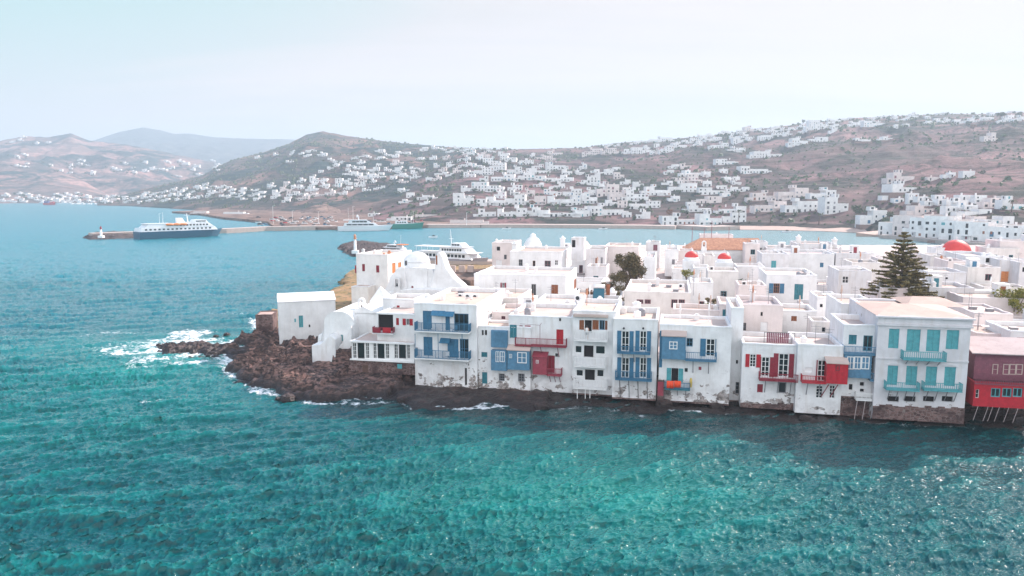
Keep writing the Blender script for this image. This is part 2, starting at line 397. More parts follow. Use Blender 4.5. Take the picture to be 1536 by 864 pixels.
# outline of the headland and the town, read off the photograph at sea level
coast_px = [(343,553),(352,566),(378,580),(408,590),(440,598),(475,602),(520,600),(560,596),(592,598),(612,608),(650,614),(690,611),(720,607),(762,614),
            (800,618),(850,612),(905,612),(930,618),(985,620),(1010,612),(1060,616),(1120,624),(1190,632),(1265,634),(1330,636),(1420,640),(1500,642),(1700,650)]
coast = [tuple(at_z(x, y)[:2]) for x, y in coast_px]
far_px = [(1560,366),(1440,368),(1330,362),(1200,358),(1050,360),(900,361),(760,385),(690,400),(640,398),(600,396),(560,398),(528,400),(505,412),(500,432),(470,446),(440,456),(408,466),(385,470),(378,484),(392,496),(370,506),(345,518),(338,530),(350,541)]
coast += [(520, 60)] + [(520, 300)] + [tuple(at_z(x, y)[:2]) for x, y in far_px]
reef_px = [(240,510),(262,506),(300,511),(345,514),(352,522),(330,530),(300,531),(268,527),(245,521)]
reef = [tuple(at_z(x, y)[:2]) for x, y in reef_px]
reef2 = [tuple(at_z(x, y)[:2]) for x, y in [(268,498),(285,494),(310,499),(290,503),(272,504)]]

ROW_A = R(-12.3)
RO = Vector((at_Y(620, 560, 88).x, 88, 0)); RU = Vector((math.cos(ROW_A), math.sin(ROW_A), 0)); RV = Vector((-math.sin(ROW_A), math.cos(ROW_A), 0))

def land_z(x, y):
    d = seg_dist(x, y, coast)
    jig = 2.2*fbm(x*0.13, y*0.13, 3, 4) + 0.9*fbm(x*0.6, y*0.6, 9, 3)
    d = d + jig
    # distance behind the house row (positive = inland)
    rv = (x-RO.x)*RV.x + (y-RO.y)*RV.y; ru = (x-RO.x)*RU.x + (y-RO.y)*RU.y
    inland = np.clip((rv+1)/4, 0, 1)
    top = np.where(ru < -2, 1.3 + 1.7*np.clip((ru+26)/24, 0, 1), 1.0 + 0*ru)
    top = top + inland*np.clip((ru+14)/14, 0, 1)*2.4
    z = np.where(d < 0, d*0.9, top*(1-np.exp(-np.clip(d, 0, 99)/2.2)))
    land = np.clip(d/1.5, 0, 1)
    rocky = np.clip(1-(ru+1)/3, 0.0, 1)*np.clip(1-(rv-30)/20, 0.15, 1)
    r = ridged(x*0.10+y*0.05, y*0.19-x*.03, 21, 6, 0.5)
    strata = (r-0.52)*3.5
    z = z + land*np.clip(rocky+0.18*(1-inland), 0, 1)*(strata + 0.6*fbm(x*0.9, y*0.9, 5, 4))
    zl = 0.75*np.round(z/0.75+0.25*fbm(x*.2, y*.2, 88, 2)); z = z + (zl-z)*0.55*land*(rocky > .3)
    z = z + np.where(d < 0, 0, land*0.25*fbm(x*1.1, y*1.1, 31, 4))
    z = np.where((ru > -1) & (rv < 2), np.minimum(z, 0.55+0.35*fbm(x*.6, y*.6, 27, 3)+0.35*(ridged(x*.25, y*.5, 33, 4)-.5)), z)
    z = np.where((ru > -9.5) & (ru <= 0) & (rv < 2.2), np.minimum(z, 1.25+0.5*fbm(x*.5, y*.5, 8, 3)+np.clip((rv-0.5)*.2, 0, 1)), z)
    z = np.where((ru > -15) & (ru <= -9.5) & (rv < 3.0), np.minimum(z, 2.0+0.9*fbm(x*.4, y*.4, 18, 4)), z)
    z = np.where((ru > 17) & (rv < 1), np.minimum(z, 0.12+0.45*fbm(x*.7, y*.7, 28, 3)), z)
    return z, d

def patch(name, x0, x1, y0, y1, st, mat, fn, kind='structure'):
    xs = np.arange(x0, x1+st, st); ys = np.arange(y0, y1+st, st); X, Y = np.meshgrid(xs, ys)
    Z = fn(X, Y); v = np.stack([X, Y, Z], -1).reshape(-1, 3); f = grid_faces(len(ys), len(xs))
    keep = (Z.reshape(-1)[f] > -1.2).any(1); f = f[keep]
    used = np.unique(f); mp_ = -np.ones(len(v), int); mp_[used] = np.arange(len(used))
    o = mesh_np(name, v[used], mp_[f], mat); o['kind'] = kind; return o
def headland(X, Y): return land_z(X, Y)[0]
def paved(X, Y):
    rv = (X-RO.x)*RV.x + (Y-RO.y)*RV.y; ru = (X-RO.x)*RU.x + (Y-RO.y)*RU.y
    return np.maximum(np.clip((rv-2)/2, 0, 1)*np.clip((ru+4)/3, 0, 1), np.clip((rv-24)/4, 0, 1))
rock_o = patch('rocky_shore', -48, 62, 66, 132, 0.26, M['rock'], lambda X, Y: headland(X, Y)-0.9*paved(X, Y))
def reefz(X, Y):
    d = np.maximum(seg_dist(X, Y, reef), seg_dist(X, Y, reef2)) + 1.5 + 1.7*fbm(X*0.35, Y*0.35, 77, 4)
    r = ridged(X*0.25, Y*0.6, 4, 5, 0.6)
    return np.where(d < 0, d*0.6, 0.55*(1-np.exp(-d))) + (r-0.62)*1.3*np.clip(d+1, 0, 1)
patch('reef', -56, -26, 86, 114, 0.2, M['rock'], reefz)
def townz(X, Y):
    z, d = land_z(X, Y)
    return np.where(d > 1.5, z-0.15, z-3.0)-1.4*(1-paved(X, Y))*(Y < 131)
patch('town_ground', -48, 330, 76, 292, 1.3, M['ground'], townz)

# ---- the sea
def ocean_tile(n, L, lam0, wind, seed, spread=4, cut=.10):
    rs = np.random.RandomState(seed); k1 = 2*np.pi*np.fft.fftfreq(n, L/n); KX, KY = np.meshgrid(k1, k1)
    K = np.sqrt(KX**2+KY**2)+1e-9; kp = 2*np.pi/lam0
    c = (KX*math.cos(wind)+KY*math.sin(wind))/K
    P = np.exp(-1.25*(kp/K)**2)/K**3.6*(np.abs(c)**spread*0.93+0.07)*np.exp(-(K*cut)**2*0.5); P[0, 0] = 0
    h = (rs.randn(n, n)+1j*rs.randn(n, n))*np.sqrt(P)
    z = np.real(np.fft.ifft2(h)); s = z.std()
    hx = np.real(np.fft.ifft2(-1j*KX/K*h))/s; hy = np.real(np.fft.ifft2(-1j*KY/K*h))/s
    return z/s, hx, hy
def samp(T, L, x, y):
    n = T.shape[0]; u = (x/L*n) % n; v = (y/L*n) % n; i = u.astype(int) % n; j = v.astype(int) % n; fu = u-np.floor(u); fv = v-np.floor(v)
    i1 = (i+1) % n; j1 = (j+1) % n
    return (T[j, i]*(1-fu)+T[j, i1]*fu)*(1-fv)+(T[j1, i]*(1-fu)+T[j1, i1]*fu)*fv
ys = [-400, -150, -60, -20, 5, 20, 30]
yv = 36.0
while yv < 420: ys.append(yv); yv += max(0.11, yv*yv/(H*733)*0.7)
while yv < 9000: ys.append(yv); yv *= 1.02
ys = np.array(ys)
us = np.concatenate([[-8, -4, -2, -1.3, -1.0], np.linspace(-0.86, 0.86, 1300), [1.0, 1.3, 2, 4, 8]])
U, Yg = np.meshgrid(us, ys); X = U*np.maximum(np.abs(Yg), 36); Yg = Yg.copy()
wd = R(-62)
t1 = ocean_tile(1024, 97.0, 2.5, wd, 1, 7, .04); t2 = ocean_tile(512, 41.0, 1.0, wd+0.35, 2, 5, .03); t3 = ocean_tile(256, 233.0, 7.5, wd-0.2, 3, 12)
dcoast = seg_dist(X, Yg, coast)
open_ = np.clip(0.55 + np.clip((-X-(-10))/60, 0, 1)*0.6 + np.clip((90-Yg)/60, 0, 1)*0.6, 0, 1.15)    # livelier on the open western side
lee = np.where((Yg > 95) & (X > -20), 0.30, open_)
fall = np.clip(1-(Yg-250)/500, 0, 1)*np.clip((Yg-20)/16, 0, 1)
amp = lee*fall*np.clip(0.95+0.9*fbm(X*0.022, Yg*0.03, 90, 4), 0.5, 1.4)
def rotd(x, y, a): return x*math.cos(a)+y*math.sin(a), -x*math.sin(a)+y*math.cos(a)
Xr, Yr = rotd(X, Yg, 0.3)
gust = np.clip(1.0+1.3*fbm(X*0.045+5, Yg*0.06, 91, 4), 0.35, 1.5)
z = 0.066*samp(t1[0], 97, X, Yg) + 0.033*gust*samp(t2[0], 41, Xr, Yr) + 0.115*samp(t3[0], 233, X, Yg)
dxx = 0.062*samp(t1[1], 97, X, Yg) + 0.034*samp(t2[1], 41, Xr, Yr); dyy = 0.062*samp(t1[2], 97, X, Yg) + 0.034*samp(t2[2], 41, Xr, Yr)
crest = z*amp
inner = (np.abs(U) < 0.9)
V = np.stack([X - 1.0*dxx*amp*inner, Yg - 1.0*dyy*amp*inner, z*amp], -1).reshape(-1, 3)
# surf: broken water close to the rocks, heaviest round the exposed tip
tip = at_z(280, 520)
r_tip = np.hypot((X-tip.x)/30, (Yg-tip.y)/14)
dr = np.maximum(dcoast, np.maximum(seg_dist(X, Yg, reef), seg_dist(X, Yg, reef2)))
near = np.clip(1+dr/2.4, 0, 1)**1.5
west = np.clip((-X-8)/22, 0, 1)
foam = near*(0.50+0.45*west)*((Yg < 140)) + 0.82*np.exp(-r_tip**2*1.0)*np.clip(1+dr/16, 0, 1)
for (fx, fy, rx, ry, a) in [(225,602,2.6,1.0,.85),(160,500,6,2.5,.6),(225,548,5,1.6,.65),(195,528,5,2,.65),(300,545,4,1.2,.6),(150,520,6,2,.45),(120,505,5,1.5,.4),(385,588,3,.8,.6),(520,606,3,.6,.6),(880,618,2.5,.6,.5),(960,624,2.5,.5,.5),(175,460,8,3,.35),(640,610,2.2,.8,.8),(705,611,2.5,.9,1.0),(735,608,1.8,.7,.9),(1070,617,2.2,.9,1.15),(1045,615,3,.7,.6),(560,604,2.5,.9,.6),(470,606,2.5,.8,.5),(215,540,5,2,.5),(340,470,9,3,.6)]:
    q = at_z(fx, fy); foam = foam + a*np.exp(-((X-q.x)/rx)**2-((Yg-q.y)/ry)**2)
foam = foam + np.clip(crest-0.33, 0, .3)*0.9
g1 = at_z(880, 740); g2 = at_z(200, 560)
shal = 0.85*np.exp(-((X-g1.x)/15)**2-((Yg-g1.y)/11)**2) + 0.55*np.exp(-((X-g2.x)/30)**2-((Yg-g2.y)/30)**2) + 0.7*np.exp(-r_tip**2)
shal = shal*(0.75+0.5*fbm(X*0.05, Yg*0.05, 40, 4)) + np.clip((Yg-150)/250, 0, 1)*(X > -30)*0.75*np.clip((900-Yg)/500, 0, 1)
darkm = np.clip(1+dcoast/9.0, 0, 1)*(X > -22)*(Yg < 100)      # dark band painted for the shade and reflection of the house row
darkm = darkm + 0.35*np.clip(0.5+1.4*fbm(X*0.035, Yg*0.05, 41, 3), 0, 1)*(Yg < 200)

def seamat():
    m, t, b = newmat('sea_water'); p = wpos(t)
    def at(n): a = N(t, 'ShaderNodeAttribute', attribute_name=n); return a.outputs['Fac']
    c = mix(t, at('shallow'), (0.0006, 0.066, 0.076), (0.002, 0.19, 0.155))
    c = mix(t, at('offshore'), c, (0.006, 0.165, 0.215))
    c = mix(t, at('bay'), c, (0.10, 0.215, 0.235))  # pale base carries the bay's sky reflection and haze in its colour
    c = mix(t, at('shade_patches'), c, (0.002, 0.018, 0.022))
    c = mix(t, at('crest'), c, (0.006, 0.24, 0.22))  # lighter teal painted on crests for light scattered through thin water
    fn = noise(t, scl(t, p, (1, 1.3, 1)), 1.1, 10, 0.80, 0.5); fn2 = noise(t, p, 0.33, 5, 0.6)
    s = mul(t, at('foam'), mul(t, mapr(t, fn, 0.36, 0.62, 0.05, 1), mapr(t, fn2, 0.35, 0.6, 0.45, 1), 'MULTIPLY'), 'MULTIPLY')
    k = mapr(t, s, 0.30, 0.55, 0, 1)
    c = mix(t, k, c, (0.74, 0.76, 0.78))
    t.links.new(c, b.inputs['Base Color'])
    t.links.new(mul(t, mapr(t, k, 0, 1, 0.03, 0.8), mul(t, at('chop'), 0.22), 'ADD'), b.inputs['Roughness'])
    b.inputs['IOR'].default_value = 1.33; b.inputs['Specular IOR Level'].default_value = 0.5
    def crestmap(s, a):
        m_ = N(t, 'ShaderNodeMapping', vector_type='TEXTURE'); m_.inputs['Scale'].default_value = s; m_.inputs['Rotation'].default_value = (0, 0, R(a)); t.links.new(p, m_.inputs[0]); return m_.outputs[0]
    n1 = noise(t, crestmap((1.6, .8, 1), 27), 2.0, 2.5, 0.5, 0.25)
    n2 = noise(t, crestmap((2.0, .7, 1), 22), 0.25, 6, 0.6)
    bn = N(t, 'ShaderNodeBump'); bn.inputs['Strength'].default_value = 0.8; bn.inputs['Distance'].default_value = 0.20; t.links.new(n1, bn.inputs['Height'])
    b2 = N(t, 'ShaderNodeBump'); b2.inputs['Strength'].default_value = 0.3; b2.inputs['Distance'].default_value = 0.8; t.links.new(n2, b2.inputs['Height'])
    n3 = noise(t, crestmap((1.4, .8, 1), 15), 5.5, 4, 0.6); b3 = N(t, 'ShaderNodeBump'); b3.inputs['Strength'].default_value = 0.5; b3.inputs['Distance'].default_value = 0.03; t.links.new(n3, b3.inputs['Height']); t.links.new(b3.outputs[0], bn.inputs['Normal'])
    t.links.new(bn.outputs[0], b2.inputs['Normal']); t.links.new(b2.outputs[0], b.inputs['Normal'])
    return m
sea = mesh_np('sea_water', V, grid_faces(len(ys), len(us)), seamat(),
              {'foam': np.clip(foam, 0, 1.0), 'shallow': np.clip(shal, 0, 1), 'shade_patches': np.clip(darkm*.75, 0, 1), 'offshore': np.clip((Yg-75)/170, 0, 1)*np.clip((20-X)/60, 0, 1), 'bay': np.clip((Yg-170)/120, 0, 1)*np.clip((X+60)/60, 0, 1), 'chop': np.clip((Yg-90)/250, 0, 1), 'crest': np.clip((crest+0.02)*1.2, 0, .3)})
sea['kind'] = 'structure'

# ---- hills
TERR = []
def ridge(name, mat, crest, foot, Dc, p0, p1, rough=0.06, power=1.0, seed=0, step=3.0, rows=110, zfoot=1.0, back=0.35):
    cx = np.arange(p0, p1+step, step)
    cy_ = np.interp(cx, *zip(*crest)); Df = np.interp(cx, *zip(*foot)); DC = np.interp(cx, *zip(*Dc))
    cy_ = cy_ + 0.8*fbm(cx/14.0, cx*0, seed+50, 4)
    ang = np.arctan((cy_-432)/FP) + PITCH
    zc = H - DC*np.tan(ang)/1.0
    t = np.concatenate([[-0.03], np.linspace(0, 1, rows), 1+np.array([.04, .1, .2, .35])*back/0.35])
    T, CX = np.meshgrid(t, cx, indexing='ij'); D = Df+(DC-Df)*T
    Xx = (CX-768)/FP*D/ (1/1.0)
    # x for a pixel column at depth D (small pitch correction ignored on purpose: columns only lay out the grid)
    s = np.clip(T, 0, 1)**power
    Z = zfoot + (zc[None, :]-zfoot)*s
    env = np.clip(T, 0, 1)*np.clip(1-T, 0, 1)*4
    L = 260.0
    Z = Z + env*np.maximum(zc-zfoot, 5)[None, :]*rough*8*(ridged(Xx/L, D/L, seed, 5, 0.5)-0.55)*0.35
    Z = Z + np.clip(T*8, 0, 1)*0.8*fbm(Xx/22, D/22, seed+3, 3)
    Z = np.where(T < 0, -3, Z); Z = np.where(T > 1.001, zc[None, :] - (T-1)*np.abs(zc[None, :])*2.2 - (T-1)*30, Z)
    v = np.stack([Xx, D, Z], -1).reshape(-1, 3)
    f = grid_faces(len(t), len(cx))
    f = f[(v[:, 2][f] > -2.9).any(1)]
    o = mesh_np(name, v, f, mat); o['kind'] = 'structure'
    TERR.append((v, f)); return o
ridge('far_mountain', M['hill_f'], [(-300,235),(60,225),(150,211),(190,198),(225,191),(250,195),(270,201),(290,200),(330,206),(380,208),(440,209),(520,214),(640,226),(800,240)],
      [(-300,3300),(800,3300)], [(-300,4200),(800,4200)], -300, 800, 0.05, 0.8, 11, 4)
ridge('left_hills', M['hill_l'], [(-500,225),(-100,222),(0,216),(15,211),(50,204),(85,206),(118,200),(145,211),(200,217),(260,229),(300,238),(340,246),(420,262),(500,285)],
      [(-500,1800),(0,1770),(100,1850),(250,1900),(500,1900)], [(-500,2700),(500,2700)], -500, 500, 0.08, 0.9, 12, 3)
ridge('left_spur', M['hill_l'], [(-500,205),(-250,215),(-100,222),(0,231),(30,236),(70,246),(100,257),(140,276),(165,292),(180,300)],
      [(-500,1650),(0,1690),(180,1780)], [(-500,2250),(0,2150),(180,1900)], -500, 180, 0.05, 0.85, 13, 3)
ridge('middle_hill', M['hill_m'], [(150,302),(190,292),(215,285),(260,275),(310,263),(335,248),(355,240),(400,229),(440,215),(465,202),(490,197),(520,203),(560,209),(600,214),(680,221),(760,226),(850,235),(950,250)],
      [(150,1400),(200,1330),(240,1180),(300,1010),(400,930),(450,880),(560,760),(620,640),(700,575),(950,560)], [(150,1500),(300,1650),(490,1750),(700,1500),(950,1400)], 150, 950, 0.07, 0.95, 14, 2.0, 150)
ridge('right_hill', M['hill_r'], [(560,318),(600,286),(640,258),(680,236),(715,225),(760,224),(820,223),(870,222),(930,214),(1000,209),(1060,203),(1120,195),(1200,185),(1260,178),(1350,173),(1420,171),(1480,171),(1500,168),(1536,170),(1700,158),(1900,150)],
      [(560,620),(640,580),(700,545),(900,540),(1100,510),(1200,480),(1290,460),(1330,415),(1400,370),(1440,345),(1500,335),(1900,330)], [(560,800),(640,1050),(750,1350),(900,1350),(1200,1300),(1500,1200),(1900,1150)], 560, 1900, 0.06, 0.95, 15, 2.0, 170, 2.2)
_o = 0; _v = []; _f = []
for v_, f_ in TERR: _v.append(v_); _f.append(f_+_o); _o += len(v_)
BVH = BVHTree.FromPolygons(np.concatenate(_v).tolist(), np.concatenate(_f).tolist())
def ground(px, py):
    d = ray(px, py).normalized(); hit = BVH.ray_cast(Vector((0, 0, H)), d, 9000)
    return hit[0]
def drop(x, y):
    hit = BVH.ray_cast(Vector((x, y, 900)), Vector((0, 0, -1)), 2000)
    return hit[0].z if hit[0] else None
# ================================================================ BUILDING KIT
ALLB = []
class Bld:
    """one building: an Empty at its front-left foot, x along the facade, y to the back, z up from the foot (zb)"""
    def __init__(s, name, label, px0, px1, pyt, zr=None, v=None, depth=8.0, zb=3.5, rot=ROW_A, cat='house', wall='white', roof='roof', parapet=0.45, group=None, Y=None, flat=True, coping=0.28):
        s.rot = rot; s.u = Vector((math.cos(rot), math.sin(rot), 0)); s.n = Vector((-math.sin(rot), math.cos(rot), 0))
        if v is not None:                                   # a facade on the line of the sea-front row, v metres behind it
            o = RO + RV*v; d = ray(px0, pyt); t = (o-Vector((0, 0, 0))).dot(RV)/d.dot(RV)
            P = Vector((d.x*t, d.y*t, H+d.z*t)); s.zt = P.z if zr is None else zr
        elif Y is not None: P = at_Y(px0, pyt, Y); s.zt = P.z
        else: P = at_z(px0, pyt, zr); s.zt = zr
        s.P = Vector((P.x, P.y, zb)); s.h = s.zt-zb; s.zb = zb
        s.W = s.f(px1, pyt)[0]; s.D = depth
        s.root = empty(name, s.P, rot); tag(s.root, label, cat, group); ALLB.append(s)
        s.wallm = wall; s.roofm = roof; s.par = parapet; s.fh = []; s.sh = []; s.wins = []; s.flat = flat; s.cop = coping
    def loc(s, px, py):
        o = Vector((0, 0, H))-s.P; d = ray(px, py)
        return Vector((o.dot(s.u), o.dot(s.n), o.z)), Vector((d.dot(s.u), d.dot(s.n), d.z))
    def f(s, px, py, y=0.0):
        o, d = s.loc(px, py); t = (y-o.y)/d.y; return o.x+d.x*t, o.z+d.z*t
    def g(s, px, py, x=None):
        x = s.W if x is None else x; o, d = s.loc(px, py); t = (x-o.x)/d.x; return o.y+d.y*t, o.z+d.z*t
    def win(s, x0, y0, x1, y1, kind='glass', col='wpaint', sh=None, nx=2, nz=2, face='F', shl=None, shr=None, name=None, y=0.0, proud=False, into=None):
        q = s.f if face == 'F' else s.g
        if face == 'F': a0, za = q(x0, y0, y); a1, zb_ = q(x1, y1, y)
        else: a0, za = q(x0, y0); a1, zb_ = q(x1, y1)
        if a0 > a1: a0, a1 = a1, a0
        z0, z1 = min(za, zb_), max(za, zb_)
        s.wm(a0, a1, z0, z1, kind, col, sh, nx, nz, face, shl, shr, name, y, proud, into)
    def wm(s, a0, a1, z0, z1, kind='glass', col='wpaint', sh=None, nx=2, nz=2, face='F', shl=None, shr=None, name=None, y=0.0, proud=False, into=None):
        if not proud:
            L = s.fh if face == 'F' else s.sh; lim = s.W if face == 'F' else s.D
            a0 = max(0.1, a0); a1 = min(lim-0.1, a1); z0 = max(z0, 0.05); z1 = min(z1, s.h-0.1)
            if a1-a0 < 0.15 or z1-z0 < 0.15: return
            for (b0, b1, c0, c1) in L:
                if a0 < b1 and b0 < a1 and z0 < c1 and c0 < z1: proud = True
            if not proud: L.append((a0, a1, z0, z1))
        s.wins.append((a0, a1, z0, z1, kind, col, sh, nx, nz, face, shl, shr, name, y, proud, into))
    def _grid(s, mb, L, hs, pt, d=0.24):
        xs = sorted(set([0, L]+[h[0] for h in hs]+[h[1] for h in hs])); zs = sorted(set([0, s.h]+[h[2] for h in hs]+[h[3] for h in hs]))
        for i in range(len(xs)-1):
            for j in range(len(zs)-1):
                cx, cz = (xs[i]+xs[i+1])/2, (zs[j]+zs[j+1])/2
                if any(h[0] < cx < h[1] and h[2] < cz < h[3] for h in hs): continue
                mb.quad(pt(xs[i], 0, zs[j]), pt(xs[i+1], 0, zs[j]), pt(xs[i+1], 0, zs[j+1]), pt(xs[i], 0, zs[j+1]))
        for a, b, c, e in hs:
            mb.quad(pt(a, 0, c), pt(b, 0, c), pt(b, d, c), pt(a, d, c)); mb.quad(pt(a, d, e), pt(b, d, e), pt(b, 0, e), pt(a, 0, e))
            mb.quad(pt(a, 0, c), pt(a, d, c), pt(a, d, e), pt(a, 0, e)); mb.quad(pt(b, 0, c), pt(b, 0, e), pt(b, d, e), pt(b, d, c))
    def finish(s):
        mb = MB(); W, D, h, p = s.W, s.D, s.h, s.par
        s._grid(mb, W, s.fh, lambda a, d, z: (a, d, z)); s._grid(mb, D, s.sh, lambda a, d, z: (W-d, a, z))
        mb.quad((0, D, 0), (0, 0, 0), (0, 0, h), (0, D, h)); mb.quad((W, D, 0), (0, D, 0), (0, D, h), (W, D, h))
        if s.flat:
            c = s.cop; rs = random.Random(int(W*100+D*10)); wob = lambda: rs.uniform(-0.05, 0.05)
            # rounded uneven coping along the parapet
            def edge(A, B, nrm):
                L = (Vector(B)-Vector(A)).length; k = max(2, int(L/1.1)); ring = []
                A = Vector(A); B = Vector(B); nrm = Vector(nrm); vs = []; fs = []
                for i in range(k+1):
                    P = A.lerp(B, i/k); w_ = wob()
                    for off, z in ((-0.03, -0.10), (-0.03, 0.02), (0.05, 0.09), (c-0.06, 0.09), (c, 0.02), (c, -p)):
                        vs.append(P+nrm*off+Vector((0, 0, z+(w_ if z > 0 else 0))))
                for i in range(k):
                    for j in range(5): a = i*6+j; fs.append((a, a+6, a+7, a+1))
                fs.append((0, 1, 2, 3, 4, 5)); fs.append(tuple(range(k*6, k*6+6))[::-1]); mb.add(vs, fs)
            edge((-0.02, 0, h), (W+0.02, 0, h), (0, 1, 0)); edge((W, c+.01, h), (W, D-c-.01, h), (-1, 0, 0))
            edge((W+0.02, D, h), (-0.02, D, h), (0, -1, 0)); edge((0, D-c-.01, h), (0, c+.01, h), (1, 0, 0))
            MB().box(c-0.02, W-c+0.02, c-0.02, D-c+0.02, h-p-0.15, h-p).build('roof', M[s.roofm], s.root)
        s.wallo = mb.build('walls', M[s.wallm], s.root)
        for w_ in s.wins: s._win(*w_)
        return s
    def _win(s, a0, a1, z0, z1, kind, col, sh, nx, nz, face, shl, shr, name, y, proud, into):
        W = s.W; off = 0.0
        if face == 'F': m = lambda p: (p[0], y-p[1], p[2])
        else: m = lambda p: (W+p[1], p[0], p[2])
        base = 0.03 if proud else -0.10                      # frame plane, outward positive
        par = into if into is not None else s.root
        t = min(0.09, (a1-a0)*0.12); nm = name or ('door' if 'door' in kind else 'window'); c = M[col] if isinstance(col, str) else col
        fr = MB(m)
        if kind in ('shut', 'shutdoor'):                     # closed leaves filling the opening
            fr.box(a0, a1, base-0.05, base-0.01, z0, z1) if False else None
            fr.box(a0, a0+t, base-.05, base+.03, z0, z1); fr.box(a1-t, a1, base-.05, base+.03, z0, z1); fr.box(a0+t, a1-t, base-.05, base+.03, z1-t, z1)
            o = fr.build(nm, c, par); mid = (a0+a1)/2
            for x0, x1 in ((a0+t, mid-.012), (mid+.012, a1-t)):
                q = MB(m); q.box(x0, x1, base-.055, base-.02, z0+.02, z1-t); n = max(3, int((z1-z0)/0.16)); bw = min(.06, (x1-x0)*.2)
                q.box(x0, x0+bw, base-.02, base+.01, z0+.02, z1-t); q.box(x1-bw, x1, base-.02, base+.01, z0+.02, z1-t)
                for i in range(n):
                    zz = z0+.04+(z1-t-z0-.06)*i/n; q.box(x0+bw, x1-bw, base-.02, base+(.004), zz, zz+(z1-z0)/n*0.55)
                q.build('shutter', c, o)
            return
        if kind in ('open', 'void', 'opendoor'):             # black opening, nothing glazed
            o = MB(m).box(a0, a1, base-.14, base-.12, z0, z1).build(nm, M['room'], par)
        elif kind == 'solid':
            fr.box(a0, a1, base-.06, base-.0, z0, z1); o = fr.build(nm, c, par)
            if (z1-z0) > .8:
                q = MB(m)
                for (xa, xb) in ((a0+.12*(a1-a0), a0+.45*(a1-a0)), (a0+.55*(a1-a0), a0+.88*(a1-a0))):
                    for (za, zb_) in ((.08, .42), (.5, .92)): q.box(xa, xb, base, base+.02, z0+za*(z1-z0), z0+zb_*(z1-z0))
                q.build('door_panel', c, o)
            return
        else:
            fr.box(a0, a0+t, base-.04, base+.03, z0, z1); fr.box(a1-t, a1, base-.04, base+.03, z0, z1)
            fr.box(a0+t, a1-t, base-.04, base+.03, z1-t, z1); fr.box(a0+t, a1-t, base-.04, base+.03, z0, z0+t)
            b = t*0.55
            for i in range(1, nx):
                x = a0+(a1-a0)*i/nx; wdt = b if (i*2 != nx) else t*0.8; fr.box(x-wdt/2, x+wdt/2, base-.03, base+.02, z0+t, z1-t)
            for j in range(1, nz):
                z = z0+(z1-z0)*j/nz; fr.box(a0+t, a1-t, base-.028, base+.016, z-b/2, z+b/2)
            o = fr.build(nm, c, par)
            MB(m).box(a0+t*.5, a1-t*.5, base-.035 if proud else base-.06, base-.032 if proud else base-.045, z0+t*.5, z1-t*.5).build('pane', M['glass'], o)
        if sh:
            half = (a1-a0)/2*0.98
            for side, ww in ((-1, shl), (1, shr)):
                ww = half if ww is None else ww
                if ww <= 0: continue
                q = MB(m); x0, x1 = ((a0-ww-.03, a0-.03) if side < 0 else (a1+.03, a1+ww+.03))
                q.box(x0, x1, .02, .05, z0, z1)
                n = max(4, int((z1-z0)/0.16)); bw = min(.07, ww*.2)
                q.box(x0, x0+bw, .05, .075, z0, z1); q.box(x1-bw, x1, .05, .075, z0, z1)
                for i in range(n): zz = z0+.03+(z1-z0-.05)*i/n; q.box(x0+bw, x1-bw, .05, .068, zz, zz+(z1-z0)/n*.55)
                q.build('shutter', M[sh], o)
    def balcony(s, x0, x1, pyf, pyr, dep=1.0, col='blue', style='bars', struts=2, slab='wpaint', gap=0.13, slabh=.12, sl=1.0, stcol=None):
        a0, zf = s.f(x0, pyf, -dep); a1, _ = s.f(x1, pyf, -dep); _, zf = s.f((x0+x1)/2, pyf, -dep); _, zr = s.f((x0+x1)/2, pyr, -dep)
        c = M[col]; fl = MB().box(a0, a1, -dep, -0.005, zf-slabh, zf).build('balcony_floor', M[slab], s.root)
        r = MB(); pt = .035; ty = .05
        runs = [((a0, -dep+.04), (a1, -dep+.04)), ((a0+.03, -dep+.04), (a0+.03, -.03)), ((a1-.03, -dep+.04), (a1-.03, -.03))]
        for (xa, ya), (xb, yb) in runs:
            A = Vector((xa, ya, 0)); B = Vector((xb, yb, 0)); L = (B-A).length; k = max(1, int(L/gap))
            ax = (B-A).normalized(); nn = Vector((-ax.y, ax.x, 0))
            def bar(t0, t1, th, z0, z1):
                P = A+ax*t0; Q = A+ax*t1
                x_0, x_1 = sorted((P.x, Q.x)); y_0, y_1 = sorted((P.y, Q.y))
                if x_1-x_0 < 1e-6: x_0 -= th; x_1 += th
                else: y_0 -= th; y_1 += th
                if y_1-y_0 < 1e-6: y_0 -= th; y_1 += th
                r.box(x_0, x_1, y_0, y_1, z0, z1)
            bar(0, L, ty/2, zr-.06, zr); bar(0, L, ty/2, zf+.06, zf+.11)
            if style == 'solid': bar(0, L, .02, zf+.11, zr-.06)
            else:
                for i in range(k+1):
                    t = L*i/k; big = (i % 8 == 0); hw = (.035 if big else (.026 if style == 'wood' else .014)); bar(max(0, t-hw), min(L, t+hw), .02, zf+.11, zr-.06)
            if style == 'mid': bar(0, L, .02, (zf+zr)/2, (zf+zr)/2+.05)
        r.build('railing', c, s.root)
        for i in range(struts):
            x = a0+(a1-a0)*((i+.5)/struts if struts > 1 else .5)
            MB().tube((x, -dep*.9, zf-slabh), (x+.05, -.02, zf-slabh-sl), .045, n=6).build('bracket', M[stcol or 'grey'], s.root)
        return a0, a1, zf, zr
